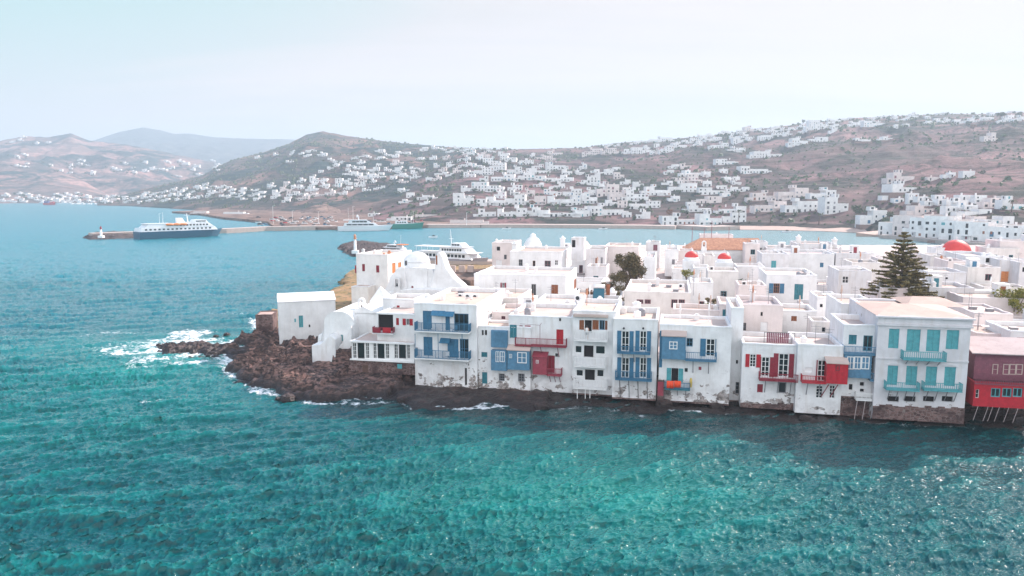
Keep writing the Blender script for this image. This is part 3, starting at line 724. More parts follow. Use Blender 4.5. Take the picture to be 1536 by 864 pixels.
    def bay(s, x0, y0, x1, y1, dep, col, wins=(), roof=None, name='bay', wcol='wpaint', nx=2, nz=2):
        a0, z1 = s.f(x0, y0, -dep); a1, z0 = s.f(x1, y1, -dep); _, z1 = s.f((x0+x1)/2, y0, -dep); _, z0 = s.f((x0+x1)/2, y1, -dep)
        mb = MB().box(a0, a1, -dep, -.004, z0, z1); n = max(2, int((a1-a0)/.45))
        for i in range(n+1): x = a0+(a1-a0)*i/n; mb.box(max(a0, x-.025), min(a1, x+.025), -dep-.02, -dep-.001, z0, z1)
        o = mb.build(name, M[col], s.root)
        if roof: MB().add([(a0-.08, -dep-.12, z1+.01), (a1+.08, -dep-.12, z1+.01), (a1+.08, -.0, z1+.45), (a0-.08, 0, z1+.45), (a0-.08, -dep-.12, z1+.10), (a1+.08, -dep-.12, z1+.10), (a1+.08, 0, z1+.54), (a0-.08, 0, z1+.54)],
                            [(0,3,2,1),(4,5,6,7),(0,1,5,4),(1,2,6,5),(2,3,7,6),(3,0,4,7)]).build('bay_roof', M[roof], o)
        for wv in wins: s.win(*wv[:4], y=-dep, proud=True, into=o, kind=(wv[4] if len(wv) > 4 else 'glass'), col=(wv[5] if len(wv) > 5 else wcol), nx=nx, nz=nz)
        return o
    def part(s, mb, name, mat, bev=0): return mb.build(name, M[mat], s.root, bev=bev)
    def W2(s, x, y, z): return s.P + s.u*x + s.n*y + Vector((0, 0, z))

def chimney(B, px, py, z0=None, h=1.0, w_=.5, cap='wpaint', x=None, y=None):
    if x is None:
        o, d = B.loc(px, py); zz = B.h-B.par; t = (zz-o.z)/d.z; x = o.x+d.x*t; y = o.y+d.y*t
    zz = B.h-B.par; mb = MB().box(x-w_/2, x+w_/2, y-w_/2, y+w_/2, zz, zz+h); mb.box(x-w_/2-.07, x+w_/2+.07, y-w_/2-.07, y+w_/2+.07, zz+h, zz+h+.1)
    mb.box(x-w_/3, x+w_/3, y-w_/3, y+w_/3, zz+h+.1, zz+h+.3)
    mb.build('chimney', M['white'], B.root)

def clutter(B, rs, n=3):
    """fixed roof fittings, each a part of its house"""
    z = B.h-B.par; used = []
    for i in range(n):
        for _ in range(6):
            x = rs.uniform(.6, max(.7, B.W-1.2)); y = rs.uniform(.8, max(.9, B.D-1.6))
            if all(abs(x-a)+abs(y-b) > 1.8 for a, b in used): break
        used.append((x, y)); k = rs.choice(['stair_box', 'water_tank', 'aerial', 'satellite_dish', 'roof_hatch', 'air_unit', 'low_wall', 'aerial', 'parasol_post', 'low_wall'])
        mb = MB()
        if k == 'stair_box' and B.W > 5 and B.D > 5: mb.box(x, x+1.6, y, y+2.0, z, z+1.7).box(x-.08, x+1.68, y-.08, y+2.08, z+1.7, z+1.8).build(k, M['white'], B.root, bev=.05); MB().box(x+.4, x+1.1, y-.03, y-.002, z, z+1.45).build('hatch_door', M[rs.choice(['blue', 'teal', 'wood', 'maroon', 'grey'])], B.root)
        elif k == 'water_tank': mb.lathe([(.42, z), (.42, z+.8), (.1, z+.92)], (x, y), 12).build(k, M[rs.choice(['wpaint', 'grey', 'hb'])] if False else M[rs.choice(['wpaint', 'grey'])], B.root)
        elif k == 'aerial': mb.tube((x, y, z), (x, y, z+2.2), .035, .02).tube((x-.5, y, z+2), (x+.5, y, z+2), .02).tube((x-.3, y, z+1.7), (x+.3, y, z+1.7), .02).build(k, M['grey'], B.root)
        elif k == 'satellite_dish': mb.tube((x, y, z), (x, y, z+.6), .03).lathe([(.05, z+.6), (.3, z+.66), (.42, z+.78), (.40, z+.78), (.05, z+.64)], (x, y), 12).build(k, M['wpaint'], B.root)
        elif k == 'roof_hatch': mb.box(x, x+.8, y, y+.8, z, z+.3).box(x-.05, x+.85, y-.05, y+.85, z+.3, z+.36).build(k, M['grey'], B.root)
        elif k == 'air_unit': mb.box(x, x+.85, y, y+.35, z+.05, z+.7).build(k, M['wpaint'], B.root, bev=.02); MB().box(x+.1, x+.55, y-.02, y-.003, z+.15, z+.6).build('fan_grille', M['dark'], B.root)
        elif k == 'low_wall': mb.box(.3, B.W-.3, y, y+.28, z, z+rs.uniform(.25, .6)).build(k, M['white'], B.root, bev=.05)
        else: mb.tube((x, y, z), (x, y, z+2.1), .04).lathe([(.05, z+1.2), (.14, z+1.5), (.05, z+2.2)], (x, y), 8).build('furled_parasol', M[rs.choice(['wpaint', 'clay', 'roof'])], B.root)
# ================================================================ THE SEA-FRONT ROW, left to right
Hs = {}
G1 = 'houses of the sea-front row'
# --- three-storey white house with two blue balconies
b = Bld('seafront_house', 'tall white house with two long blue balconies and dark blue shutters above flaking wall', 621, 715, 455, v=0, depth=15, zb=.4, wall='white_old', group=G1); Hs['B'] = b
b.win(634, 466, 648, 497, 'shutdoor', 'blue'); b.win(668, 470, 675, 497, 'shutdoor', 'blue'); b.win(681, 470, 703, 500, 'door', 'blue', nx=3, nz=2)
b.win(635, 505, 649, 534, 'shutdoor', 'blue'); b.win(671, 508, 688, 537, 'shutdoor', 'blue'); b.win(689.5, 508, 703, 539, 'door', 'blue', nx=2, nz=2)
b.balcony(621.5, 703, 498, 485, 1.15, 'blue', 'bars', 0, gap=.11); b.balcony(621.5, 703, 539, 526, 1.15, 'blue', 'bars', 0, gap=.11)
for px in (622.5, 657, 693):
    a, zt_ = b.f(px, 499, -1.1); _, z0_ = b.f(px, 538, -1.1)
    b.part(MB().tube((a, -1.1, z0_), (a, -1.1, zt_-.13), .04), 'balcony_post', 'blue')
for (pa, pb, py) in ((648, 668, 466), (660, 682, 467), (661, 676, 507)):
    a0, zz = b.f(pa, py, 0); a1, _ = b.f(pb, py, 0)
    b.part(MB().add([(a0, 0, zz), (a1, 0, zz), (a1, -.7, zz-.5), (a0, -.7, zz-.5), (a0, 0, zz+.03), (a1, 0, zz+.03), (a1, -.72, zz-.47), (a0, -.72, zz-.47)], [(0,3,2,1),(4,5,6,7),(0,1,5,4),(1,2,6,5),(2,3,7,6),(3,0,4,7)]), 'awning', 'blue')
b.win(697, 552, 700.5, 578, 'void', face='F')
b.finish(); chimney(b, 641, 452, h=.7); chimney(b, 664, 450, h=.5)
# --- narrow house with teal loggia and blue boxes
b = Bld('seafront_house', 'low white house with teal and grey-blue wooden boxes hung on its wall', 717, 796, 489, v=.5, depth=9, zb=.4, wall='white_old', group=G1, parapet=.35); Hs['C'] = b
b.win(722.5, 495, 725.5, 503, 'open'); b.win(727, 495, 730.5, 503, 'open'); b.win(722, 528, 731, 536, 'shut', 'teal')
b.win(723, 558, 731, 576, 'shutdoor', 'teal'); b.win(748, 560, 757, 572, 'glass', 'grey', nx=3, nz=3); b.win(777, 560, 787, 573, 'glass', 'grey', nx=4, nz=3)
b.bay(736.5, 496, 761, 521, .5, 'blue2', [(743, 497, 751, 511), (752.5, 498, 760, 511)], wcol='blue2')
b.bay(736.5, 526, 760, 556, .8, 'blue2', [(743.5, 527, 749, 543), (750, 527, 757, 543)])
b.bay(761, 526, 794, 555, .9, 'blue2', [(764, 531, 768, 537), (776, 528, 790, 545)], roof='roofw')
b.win(765, 487, 775, 507, 'shut', 'teal', proud=True)
b.finish()
# --- white house with red balcony
b = Bld('seafront_house', 'plain white house with red doors, long dark red balcony and a faded red box bay', 763, 859, 473, v=1.0, depth=10, zb=.4, wall='white_sea', group=G1, roof='roofw'); Hs['D'] = b
b.win(779, 488, 784, 503, 'shut', 'maroon'); b.win(787, 488, 796, 515, 'shutdoor', 'red'); b.win(834.5, 494, 845, 517, 'shutdoor', 'red'); b.win(838.5, 477, 841.5, 482, 'void')
b.balcony(772, 849, 519, 508, 1.0, 'maroon', 'bars', 3, slab='maroon', gap=.16, sl=1.3, stcol='plum')
b.bay(799, 536, 820, 562, .9, 'rose', [(804, 540, 808, 545)], roof='rose')
b.win(822, 533, 832, 560, 'shutdoor', 'maroon'); b.balcony(820, 842, 563, 553, .9, 'rose', 'bars', 3, slab='rose', sl=.9, stcol='plum')
a, z = b.f(810, 488, -.95); _, z2 = b.f(810, 518, -.95)
b.part(MB().tube((a, -.95, z2), (a, -.95, z), .03).tube((a, -.95, z), (a, -.02, z+.1), .025).tube((a, -.95, z), (a-2.4, -.95, z+.1), .02), 'awning_pole', 'plum')
b.win(833, 530, 837, 535, 'solid', 'dark', proud=True, name='wall_lamp')
b.finish(); chimney(b, 800, 466, h=.8); chimney(b, 775, 474, h=.6)
# --- white-balconied tower house
b = Bld('seafront_house', 'narrow white house with three stacked white balconies and brown shutters on top', 859, 924, 466, v=.6, depth=10, zb=.4, wall='white_sea', group=G1, roof='roof'); Hs['E'] = b
a0, z = b.f(860, 471, -.35); a1, z2 = b.f(912, 477, -.35); b.part(MB().box(a0, a1, -.45, -.003, z2, z), 'awning', 'roofw', .04)
b.win(877, 480, 887.5, 499, 'opendoor', 'wood'); b.win(869, 480, 876, 495, 'shut', 'wood'); b.win(888.5, 480, 898, 495, 'shut', 'wood'); b.win(899, 480, 907, 495, 'glass', 'blue2', nx=2, nz=1); b.win(907.6, 481, 911, 495, 'shut', 'wood')
b.balcony(860.5, 911, 511, 497, 1.0, 'wpaint', 'wood', 0, gap=.17)
b.win(862.5, 518, 873, 530, 'glass', nx=1, nz=1); b.win(876, 518, 890, 536, 'opendoor'); b.win(893, 518, 908, 532, 'glass', nx=1, nz=1)
b.balcony(861, 908, 550, 537, 1.0, 'wpaint', 'wood', 0, gap=.17)
b.win(864, 554, 875, 565, 'glass', nx=1, nz=1); b.win(877.5, 554, 892, 571, 'opendoor'); b.win(895, 554, 906, 566, 'glass', nx=1, nz=1)
b.balcony(859.5, 910, 583, 570, 1.0, 'wpaint', 'wood', 0, gap=.17)
for px in (866, 878, 885): a, z = b.f(px, 583, -.9); b.part(MB().tube((a, -.9, z-.1), (a, -.9, z-2.3), .05), 'stilt', 'wpaint')
b.finish()
# --- white house with blue double shutters
b = Bld('seafront_house', 'square white house with four pairs of blue shutters over two blue balconies', 920, 987, 478, v=-.2, depth=9, zb=.4, wall='white_sea', group=G1, roof='roof', parapet=.6); Hs['F'] = b
for (y0, y1) in ((496, 527), (536, 567)):
    b.win(932.5, y0, 943.5, y1, 'door', 'wpaint', 'blue', 2, 3, shl=.46, shr=.46); b.win(960, y0, 969.5, y1, 'door', 'wpaint', 'blue', 2, 3, shl=.46, shr=.46)
b.balcony(925.5, 975.5, 530, 520, 1.0, 'blue', 'bars', 3, slab='blue', sl=1.1); b.balcony(922.5, 977.5, 570, 558, 1.0, 'blue', 'bars', 4, slab='blue', sl=2.2, stcol='dark')
for px in (936, 965): a, z = b.f(px, 492, 0); b.part(MB().tube((a, -.02, z), (a, -.35, z+.12), .03).lathe([(.02, z-.12), (.12, z-.05), (.10, z+.1), (.02, z+.16)], (a, -.35), 8), 'wall_lamp', 'dark')
b.finish(); chimney(b, 935, 470, h=.6, w_=.7); chimney(b, 955, 466, h=.9, w_=.9)
# --- house with blue box
b = Bld('seafront_house', 'wide white house with blue box room, blue balcony and orange-red cloths hung out below', 990, 1098, 487, v=-.3, depth=7, zb=.4, wall='white_old', group=G1, roof='roofw', parapet=.3); Hs['G'] = b
b.bay(993, 505, 1028, 539, .9, 'blue2', [(1004, 512, 1016, 524)], roof='roofw')
b.win(1030, 507, 1039, 520, 'glass', 'blue', nx=2, nz=2); b.win(1059.5, 508, 1072, 535, 'door', 'wpaint', 'blue', 2, 3, shl=.6, shr=.08)
b.balcony(1028, 1075, 541, 529, .95, 'blue', 'bars', 2, slab='blue', gap=.2, sl=1.5)
b.win(1007.5, 552, 1017, 573, 'opendoor', 'blue', 'turq', shl=.5, shr=.5); b.win(1027, 552, 1031.5, 558, 'glass', 'dark', nx=1, nz=1)
b.balcony(997, 1035, 584, 574, .95, 'blue', 'bars', 3, slab='teal', sl=.8)
b.win(1048, 550, 1052, 555, 'solid', 'rose', proud=True, name='wall_plate'); b.win(990, 496, 993, 551, 'solid', 'blue', proud=True, name='wooden_panel')
b.finish(); chimney(b, 1045, 480, h=.5)
b = Bld('lean_to', 'small dark red brick lean-to wedged between two white sea-front houses', 986.5, 996, 571, v=-.8, depth=1.3, zb=.4, wall='stone', cat='annex', parapet=.1, coping=.1); b.wins = []; b.finish(); MB().box(0.02, b.W-.02, -.03, -.001, .8, b.h-.1).build('wooden_front', M['rose'], b.root)
# --- recessed wall with arched window
b = Bld('seafront_house', 'recessed windowless white house with one small arched window near the water', 1097, 1116, 462, v=1.4, depth=8, zb=.4, wall='white_old', group=G1, roof='roofw'); Hs['G2'] = b
b.win(1103.5, 573, 1111, 591, 'glass', 'grey', nx=1, nz=3); b.win(1104, 540, 1107, 546, 'void')
b.finish()
# --- house with dark red louvred doors
b = Bld('seafront_house', 'white house with wine-red shutters, louvred doors and dark red balcony across two doors', 1114, 1199, 515, v=-.7, depth=7, zb=.4, wall='white_sea', group=G1, roof='roofw', parapet=.4); Hs['H'] = b
b.win(1125, 531, 1133.5, 551, 'glass', 'wpaint', 'red', 2, 4, shl=.42, shr=.45); b.win(1142.5, 535, 1153.5, 565, 'door', 'wpaint', 'maroon', 2, 4, shl=.12, shr=.5); b.win(1168.5, 530, 1182, 566, 'door', 'wpaint', 'maroon', 2, 4, shl=.5, shr=.5)
b.balcony(1139, 1197, 571, 561, 1.0, 'maroon', 'bars', 3, slab='maroon', gap=.16, sl=1.5)
b.win(1136, 576, 1144, 589, 'shut', 'maroon'); b.win(1168, 573, 1179, 590, 'glass', 'grey', nx=1, nz=1)
b.finish()
a0, z = b.f(1149, 500, 1.5); a1, z2 = b.f(1184, 511, 1.5)
# --- house with red box bay
b = Bld('seafront_house', 'white house with bright red box bay and red balcony over glazed garden doors', 1197, 1266, 517, v=-1.6, depth=7, zb=.4, wall='white_sea', group=G1, roof='roofw', parapet=.4); Hs['I'] = b
b.win(1227, 540, 1238, 572, 'door', 'wpaint', 'maroon', 2, 4, shl=.1, shr=.1); b.win(1207.5, 551, 1218.5, 559, 'solid', 'wpaint', name='blind_niche')
b.bay(1240.5, 546, 1271, 576, 1.1, 'red', [(1254, 548, 1259, 556, 'glass', 'dark')], roof='roofw', nx=1, nz=1)
b.balcony(1203, 1240, 574, 564, 1.1, 'red', 'bars', 2, slab='red', gap=.16, sl=1.5)
b.win(1224, 578, 1234, 598, 'door', 'wpaint', nx=2, nz=4); b.win(1244.5, 578, 1252, 598, 'door', 'wpaint', nx=2, nz=4)
for px in (1243, 1257): a, z = b.f(px, 577, -1.0); b.part(MB().tube((a, -1.0, z), (a-.5, -.02, z-1.6), .05), 'bracket', 'maroon')
b.finish(); chimney(b, 1205, 516, h=.6)
# --- blue gallery house
b = Bld('seafront_house', 'slim pale house with grey-blue glazed gallery between two blue balconies on stilts', 1266, 1320, 487, v=-.9, depth=7, zb=2.2, wall='white_sea', group=G1, roof='roofw', parapet=.5); Hs['J'] = b
b.win(1273.5, 502, 1284.5, 517, 'shut', 'teal'); b.win(1295.5, 503, 1308, 527, 'door', 'teal', nx=2, nz=1)
b.balcony(1266, 1318, 531, 520, .95, 'blue2', 'bars', 0, slab='blue2')
b.bay(1267, 532.5, 1306, 567, .8, 'blue2', [(1271, 534.5, 1280, 554), (1281.5, 534.5, 1291, 554), (1292.5, 534.5, 1303.5, 554)], nx=2, nz=2)
b.win(1307, 536, 1314, 565, 'door', 'wpaint', nx=2, nz=5); b.balcony(1305.5, 1321, 571, 560, .95, 'blue2', 'bars', 0, slab='blue2')
b.win(1273.5, 576, 1278.5, 585, 'open'); b.win(1290, 573, 1296, 579, 'open'); b.win(1290, 583, 1296, 588, 'open')
b.balcony(1284, 1312, 600, 590, .9, 'wpaint', 'wood', 0)
for px in (1286, 1298, 1310): a, z = b.f(px, 600, -.85); b.part(MB().tube((a, -.85, z-.1), (a-.15, -.7, z-2.2), .04), 'stilt', 'roofg')
b.finish(); mb = MB().box(0.02, b.W-.02, .3, b.D, -2.4, -.002); mb.build('stone_footing', M['stone'], b.root)
# --- grey neoclassical mansion
b = Bld('mansion', 'large pale grey mansion with turquoise shutters, arched windows and a heavy cornice', 1318, 1458, 474, v=-2.0, depth=13, zb=.4, wall='greyp', group=G1, roof='roofp', parapet=.15, coping=.4, cat='mansion'); Hs['K'] = b
for i, (x0, x1) in enumerate(((1334, 1347.5), (1361, 1379), (1391, 1408.5), (1420.5, 1437))):
    door = i in (1, 2); b.win(x0, 493+i*.6, x1, (527 if door else 523)+i*.5, 'shutdoor' if door else 'shut', 'turq')
for i, (x0, x1) in enumerate(((1332, 1345.5), (1360, 1374.5), (1389.5, 1404), (1417.5, 1432))): b.win(x0, 548+i*.7, x1, 578+i*.6, 'shutdoor', 'turq')
b.balcony(1355, 1420, 540, 528, 1.1, 'turq', 'wood', 4, slab='turq', gap=.2, sl=.6); b.balcony(1329, 1380, 585, 574, 1.0, 'turq', 'bars', 4, slab='turq', sl=1.2, gap=.18); b.balcony(1386, 1444, 586, 575, 1.0, 'turq', 'bars', 4, slab='turq', sl=1.2, gap=.18)
for x0 in (1332, 1357, 1385, 1413): b.win(x0, 594, x0+16, 603, 'void')
b.finish(); W = b.W
b.part(MB().box(-.18, W+.18, -.18, -.004, b.h-.95, b.h-.75).box(-.30, W+.30, -.30, -.004, b.h-.10, b.h+.06).box(-.08, W+.08, -.07, -.003, b.h-.74, b.h-.12), 'cornice', 'greyp')
a, zz = b.f(1318, 537, 0); b.part(MB().box(-.04, W+.04, -.07, -.002, zz-.08, zz+.08), 'string_course', 'greyp')
for px, py in ((1334, 493), (1361, 493.6), (1391, 494.2), (1420.5, 495), (1332, 548), (1360, 548.7), (1389.5, 549.4), (1417.5, 550)):
    x0, z = b.f(px, py, 0); x1 = x0+ (1.42 if py < 540 and px in (1361, 1391) else 1.12)
    pts = [(x0-.05+(x1-x0+.1)*i/8, z-.02+.16*math.sin(math.pi*i/8)) for i in range(9)]+[(x1+.13, z-.02), (x1+.13, z+.12)]+[(x0-.13+(x1-x0+.26)*i/8, z+.10+.22*math.sin(math.pi*i/8)) for i in range(8, -1, -1)]+[(x0-.13, z-.02)]
    b.part(MB().prism(pts, -.06, -.003), 'window_head', 'greyp')
# shallow hipped roof in two wings
b.part(MB().add([(-.2, -.1, b.h+.07), (W+.2, -.1, b.h+.07), (W+.2, 9.5, b.h+.07), (-.2, 9.5, b.h+.07), (2.5, 4.6, b.h+.75), (W-4.5, 4.6, b.h+.75)], [(0,1,5,4),(1,2,5),(2,3,4,5),(3,0,4),(0,3,2,1)]), 'hipped_roof', 'roofp')
b.part(MB().add([(5.0, 8.2, b.h+.02), (W+2.5, 8.2, b.h+.02), (W+2.5, 15, b.h+.02), (5.0, 15, b.h+.02), (6.5, 11.5, b.h+.7), (W+.5, 11.5, b.h+.7)], [(0,1,5,4),(1,2,5),(2,3,4,5),(3,0,4),(0,3,2,1)]), 'hipped_roof', 'roofp')
# --- red sea house
b = Bld('red_sea_house', 'bright red timber house on the sea wall with a weathered plum gallery above', 1462, 1580, 573, v=-2.3, depth=7, zb=2.4, wall='red', group=G1, roof='plum', parapet=.05, coping=.15); Hs['L'] = b
for x0, x1 in ((1487, 1500), (1504, 1517), (1520, 1533), (1537, 1549)): b.win(x0, 582, x1, 596, 'glass', 'turq', nx=2, nz=1)
b.win(1464, 584, 1468, 597, 'glass', 'wpaint', nx=1, nz=2)
b.finish()
W = b.W; gh = b.f(1500, 531, .8)[1]
gal = b.part(MB().box(.15, W-.1, .8, 5, b.h+.12, gh), 'gallery', 'plum')
rl = MB();
for i in range(int(W/.16)): rl.box(i*.16, i*.16+.05, -.10, -.06, b.h-.1, b.h+.85)
rl.box(0, W, -.12, -.05, b.h+.85, b.h+.93).box(0, W, -.12, .0, b.h-.18, b.h-.10); rl.build('railing', M['plum'], b.root)
for x0, x1 in ((1489, 1496), (1505, 1513), (1514.5, 1523), (1524.5, 1533)): b.wins = []; b.win(x0, 546, x1, 562, 'glass', 'roofw', nx=1, nz=2, y=.8, proud=True, into=gal); b._win(*b.wins[0])
b.part(MB().add([(-.3, .3, gh), (W, .3, gh), (W, 4.5, gh+1.0), (-.3, 4.5, gh+1.0), (-.3, .3, gh+.1), (W, .3, gh+.1), (W, 4.5, gh+1.1), (-.3, 4.5, gh+1.1)], [(0,3,2,1),(4,5,6,7),(0,1,5,4),(1,2,6,5),(2,3,7,6),(3,0,4,7)]), 'gallery_roof', 'roofg')
for px in (1466, 1481, 1488, 1498, 1512, 1526): a, z = b.f(px, 612, -.0); b.part(MB().tube((a, -.15, 0.05), (a-.3, -.0, -1.5), .032), 'stilt', 'roofg')

# --- restaurant house on the left end: glazed dining room over a rubble wall
b = Bld('restaurant_house', 'white house with a glazed sea-view dining room standing on a rubble stone wall', 527, 621, 511, v=1.5, depth=7, zb=1.4, wall='white', group=G1, roof='roofw', parapet=.05, coping=.2); Hs['N'] = b
_, zf = b.f(570, 541, 0)
for x0, x1 in ((528.5, 535), (536, 547), (548, 554), (559.5, 565), (566, 577), (578, 584), (591, 597), (598, 609), (610, 615)):
    mid = x1-x0 > 8; b.win(x0, 514, x1, 538, 'glass', 'wpaint' if not mid else 'dark', nx=2 if not mid else 1, nz=4 if not mid else 1)
b.finish()
b.part(MB().box(-.15, b.W+.1, -.28, -.002, zf-.05, zf+.12), 'sill', 'wpaint'); b.part(MB().box(-.1, b.W+.05, -.25, -.002, b.h-.15, b.h+.05), 'eaves', 'wpaint')
b.part(MB().box(-.4, b.W+.25, -.12, -.003, 0.0, zf-.06), 'rubble_wall', 'stone')
q0, zq = b.f(544, 547, -.13); q1, zq2 = b.f(552, 565, -.13); b.part(MB().box(q0, q1, -.16, -.121, zq2, zq), 'door', 'dwood')
q0, zq = b.f(596, 546, -.13); q1, zq2 = b.f(603, 553, -.13); b.part(MB().box(q0, q1, -.16, -.121, zq2, zq), 'hatch', 'turq')
N_ = b
# upper storey set back, with a loggia
b2 = Bld('seafront_house', 'white upper house with open loggia and red railing cloths above the dining room', 565, 622, 470, v=2.6, depth=8, zb=N_.zb+N_.h-.3, wall='white', group=G1, roof='roofw', parapet=.05); Hs['N2'] = b2
b2.win(567, 471, 590, 497, 'void', name='loggia'); b2.win(594, 477, 598.5, 488, 'shut', 'red'); b2.win(609, 478, 614.5, 488, 'glass', 'wpaint', 'red', 2, 1, shl=.4, shr=.4)
b2.finish(); mb = MB(); a0, za = b2.f(567, 497, .1); a1, zz = b2.f(590, 473, .1)
b2.part(MB().box(a0+.02, a1-.02, .20, .23, za+.02, zz), 'loggia_back_wall', 'blue2') if False else None
b2.balcony(558.5, 589, 500, 491, .8, 'maroon', 'bars', 0)
for x0, x1, ci in ((559, 571, 'maroon'), (574, 586.5, 'red')):
    p0, z1_ = b2.f(x0, 491.5, -.86); p1, z0_ = b2.f(x1, 499.5, -.86); b2.part(MB().box(p0, p1, -.9, -.84, z0_, z1_), 'railing_cloth', ci, .03)
b3 = Bld('white_house', 'plain white block with one tiny red window behind the loggia house', 574, 621, 448, v=8, depth=5, zb=4, wall='white', roof='roofw', group=G1)
b3.win(595, 458, 599.5, 463, 'shut', 'red'); b3.finish()

# --- stepped white chapel house with barrel vault and bell gable at the left end
b = Bld('vaulted_chapel', 'smooth white barrel-vaulted chapel with bell gable at the left end of the row', 486, 531, 486, v=5.0, depth=8, zb=.4, wall='white', cat='chapel', flat=False, rot=ROW_A+R(4))
b.win(511, 502, 514.5, 512, 'shut', 'turq'); b.win(512, 484, 514, 489, 'void', proud=False)
b.finish(); mb = MB(); W, D, h = b.W, b.D, b.h; n = 14
za = b.f(508, 465, 1)[1]-h
vs = []; fs = []
for k, yy in enumerate((0, D)):
    for i in range(n+1): a = math.pi*i/n; vs.append((W/2-W/2*math.cos(a), yy, h+za*math.sin(a)**.8))
for i in range(n): fs.append((i, i+1, n+2+i, n+1+i))
fs.append(tuple(range(n+1))[::-1]); fs.append(tuple(range(n+1, 2*n+2)))
mb.add(vs, fs, False); mb.build('vault', M['white'], b.root)
mb = MB(); pp = [b.f(px, py, .6) for px, py in ((474, 540), (476, 503), (482, 500), (487, 488), (489, 540))]; mb.prism(pp[::-1], .6, 5); mb.build('stepped_flank', M['white'], b.root, bev=.12)
x0, z0 = b.f(467, 516, -2.2); x1, z1 = b.f(503, 516, -2.2)
mb = MB(); mb.prism([(x0, 0), (x1, 0), (x1, z1+.6), (x1-.7, z1+1.2), (x0+1.2, z0), (x0, z0-.15)], -2.2, .2); mb.build('retaining_wall', M['white_sea'], b.root, bev=.12)
mb = MB(); q0, z = b.f(500, 505, -1.0); q1, _ = b.f(527, 505, -1.0); mb.prism([(q0, 0), (q1, 0), (q1, z+1.5), (q0+1.2, z-.8), (q0, z-2.0)], -1.0, .15); mb.build('stair_wall', M['white'], b.root, bev=.12)
def bell_gable(B, px0, px1, pyt, pyb, y, name='bell_gable', th=.6, hole=True):
    a0, zt = B.f(px0, pyt, y); a1, _ = B.f(px1, pyt, y); _, z0 = B.f(px0, pyb, y); w_ = a1-a0; c = (a0+a1)/2
    hz_ = zt-z0; zi = z0+hz_*.45; ri = w_*.24; arch = lambda r, zc, n=8: [(c-r*math.cos(math.pi*i/n), zc+r*math.sin(math.pi*i/n)) for i in range(n+1)]
    zc = zt-w_/2*1.0; outer = [(a0-w_*.12, z0)]+arch(w_/2, zc)+[(a1+w_*.12, z0)]
    mb = MB()
    if not hole: mb.prism(outer, y, y+th)
    else:
        inn = arch(ri, zc-.05)
        pl = [(a0-w_*.12, z0), (a0, zi)]+arch(w_/2, zc)[0:]+[(a1, zi), (a1+w_*.12, z0)]
        mb.prism([(a0-w_*.12, z0), (a1+w_*.12, z0), (a1, zi), (a0, zi)], y, y+th)
        o_ = arch(w_/2, zc); i_ = inn; n = len(o_)
        mb.prism([(a0, zi), (c-ri, zi), i_[0], o_[0]], y, y+th); mb.prism([(c+ri, zi), (a1, zi), o_[-1], i_[-1]], y, y+th)
        for k in range(n-1): mb.prism([o_[k], i_[k], i_[k+1], o_[k+1]], y, y+th)
    o = mb.build(name, M['white'], B.root, bev=.06)
    if hole: MB().lathe([(ri*.75, zi+.12), (ri*.5, zi+.3), (ri*.35, zi+.5), (.02, zi+.62)], (c, y+th/2), 10).build('bell', M['dark'], o)
    return o
bell_gable(b, 536, 546, 447, 478, 3.5)
b3 = Bld('white_house', 'sloping white vault-roofed building between chapel and loggia house', 522, 567, 470, v=7, depth=7, zb=2.5, wall='white', roof='roofw', flat=False, cat='chapel', rot=ROW_A)
b3.finish(); W, D, h = b3.W, b3.D, b3.h; MB().add([(0, 0, h), (W, 0, h+.1), (W, D, h+.2), (0, D, h), (W*.5, 0, h+1.0), (W*.55, D, h+1.4), (0, 0, h-.1), (W, 0, h-.1)], [(0,4,5,3),(4,1,2,5),(0,1,4),(3,5,2)]).build('roof', M['white'], b3.root)
# --- lone gabled chapel on the rocks
b = Bld('gabled_chapel', 'lone whitewashed gabled chapel on the rocks at the far left tip of the town', 417, 503, 453, Y=108.5, depth=5.6, zb=.4, wall='white', rot=R(19), cat='chapel', flat=False)
b.win(448, 473.5, 455, 491, 'shutdoor', 'turq'); b.win(441.5, 478, 444, 483, 'solid', 'turq', proud=True, name='plaque'); b.win(463, 487, 465.5, 491, 'void')
b.finish(); W, D, h = b.W, b.D, b.h
MB().add([(-.08, -.08, h), (W+.08, -.08, h), (W+.08, D+.08, h), (-.08, D+.08, h), (-.05, D/2, h+.95), (W+.05, D/2, h+.95), (-.08, -.08, h-.12), (W+.08, -.08, h-.12), (W+.08, D+.08, h-.12), (-.08, D+.08, h-.12)],
         [(0,1,5,4),(2,3,4,5),(3,0,4),(1,2,5),(6,7,1,0),(7,8,2,1),(8,9,3,2),(9,6,0,3),(6,9,8,7)]).build('roof', M['white'], b.root)
MB().box(-.03, -.002, 1.6, 1.95, h-2.4, h-1.7).build('window', M['dark'], b.root)
for i in range(1): pass
b = Bld('rock_bastion', 'dark square stone block standing in the surf left of the lone chapel', 383, 409, 473, Y=116, depth=4, zb=-.5, wall='stone', roof='roofp', rot=R(8), cat='bastion', parapet=.05, coping=.2); b.finish()

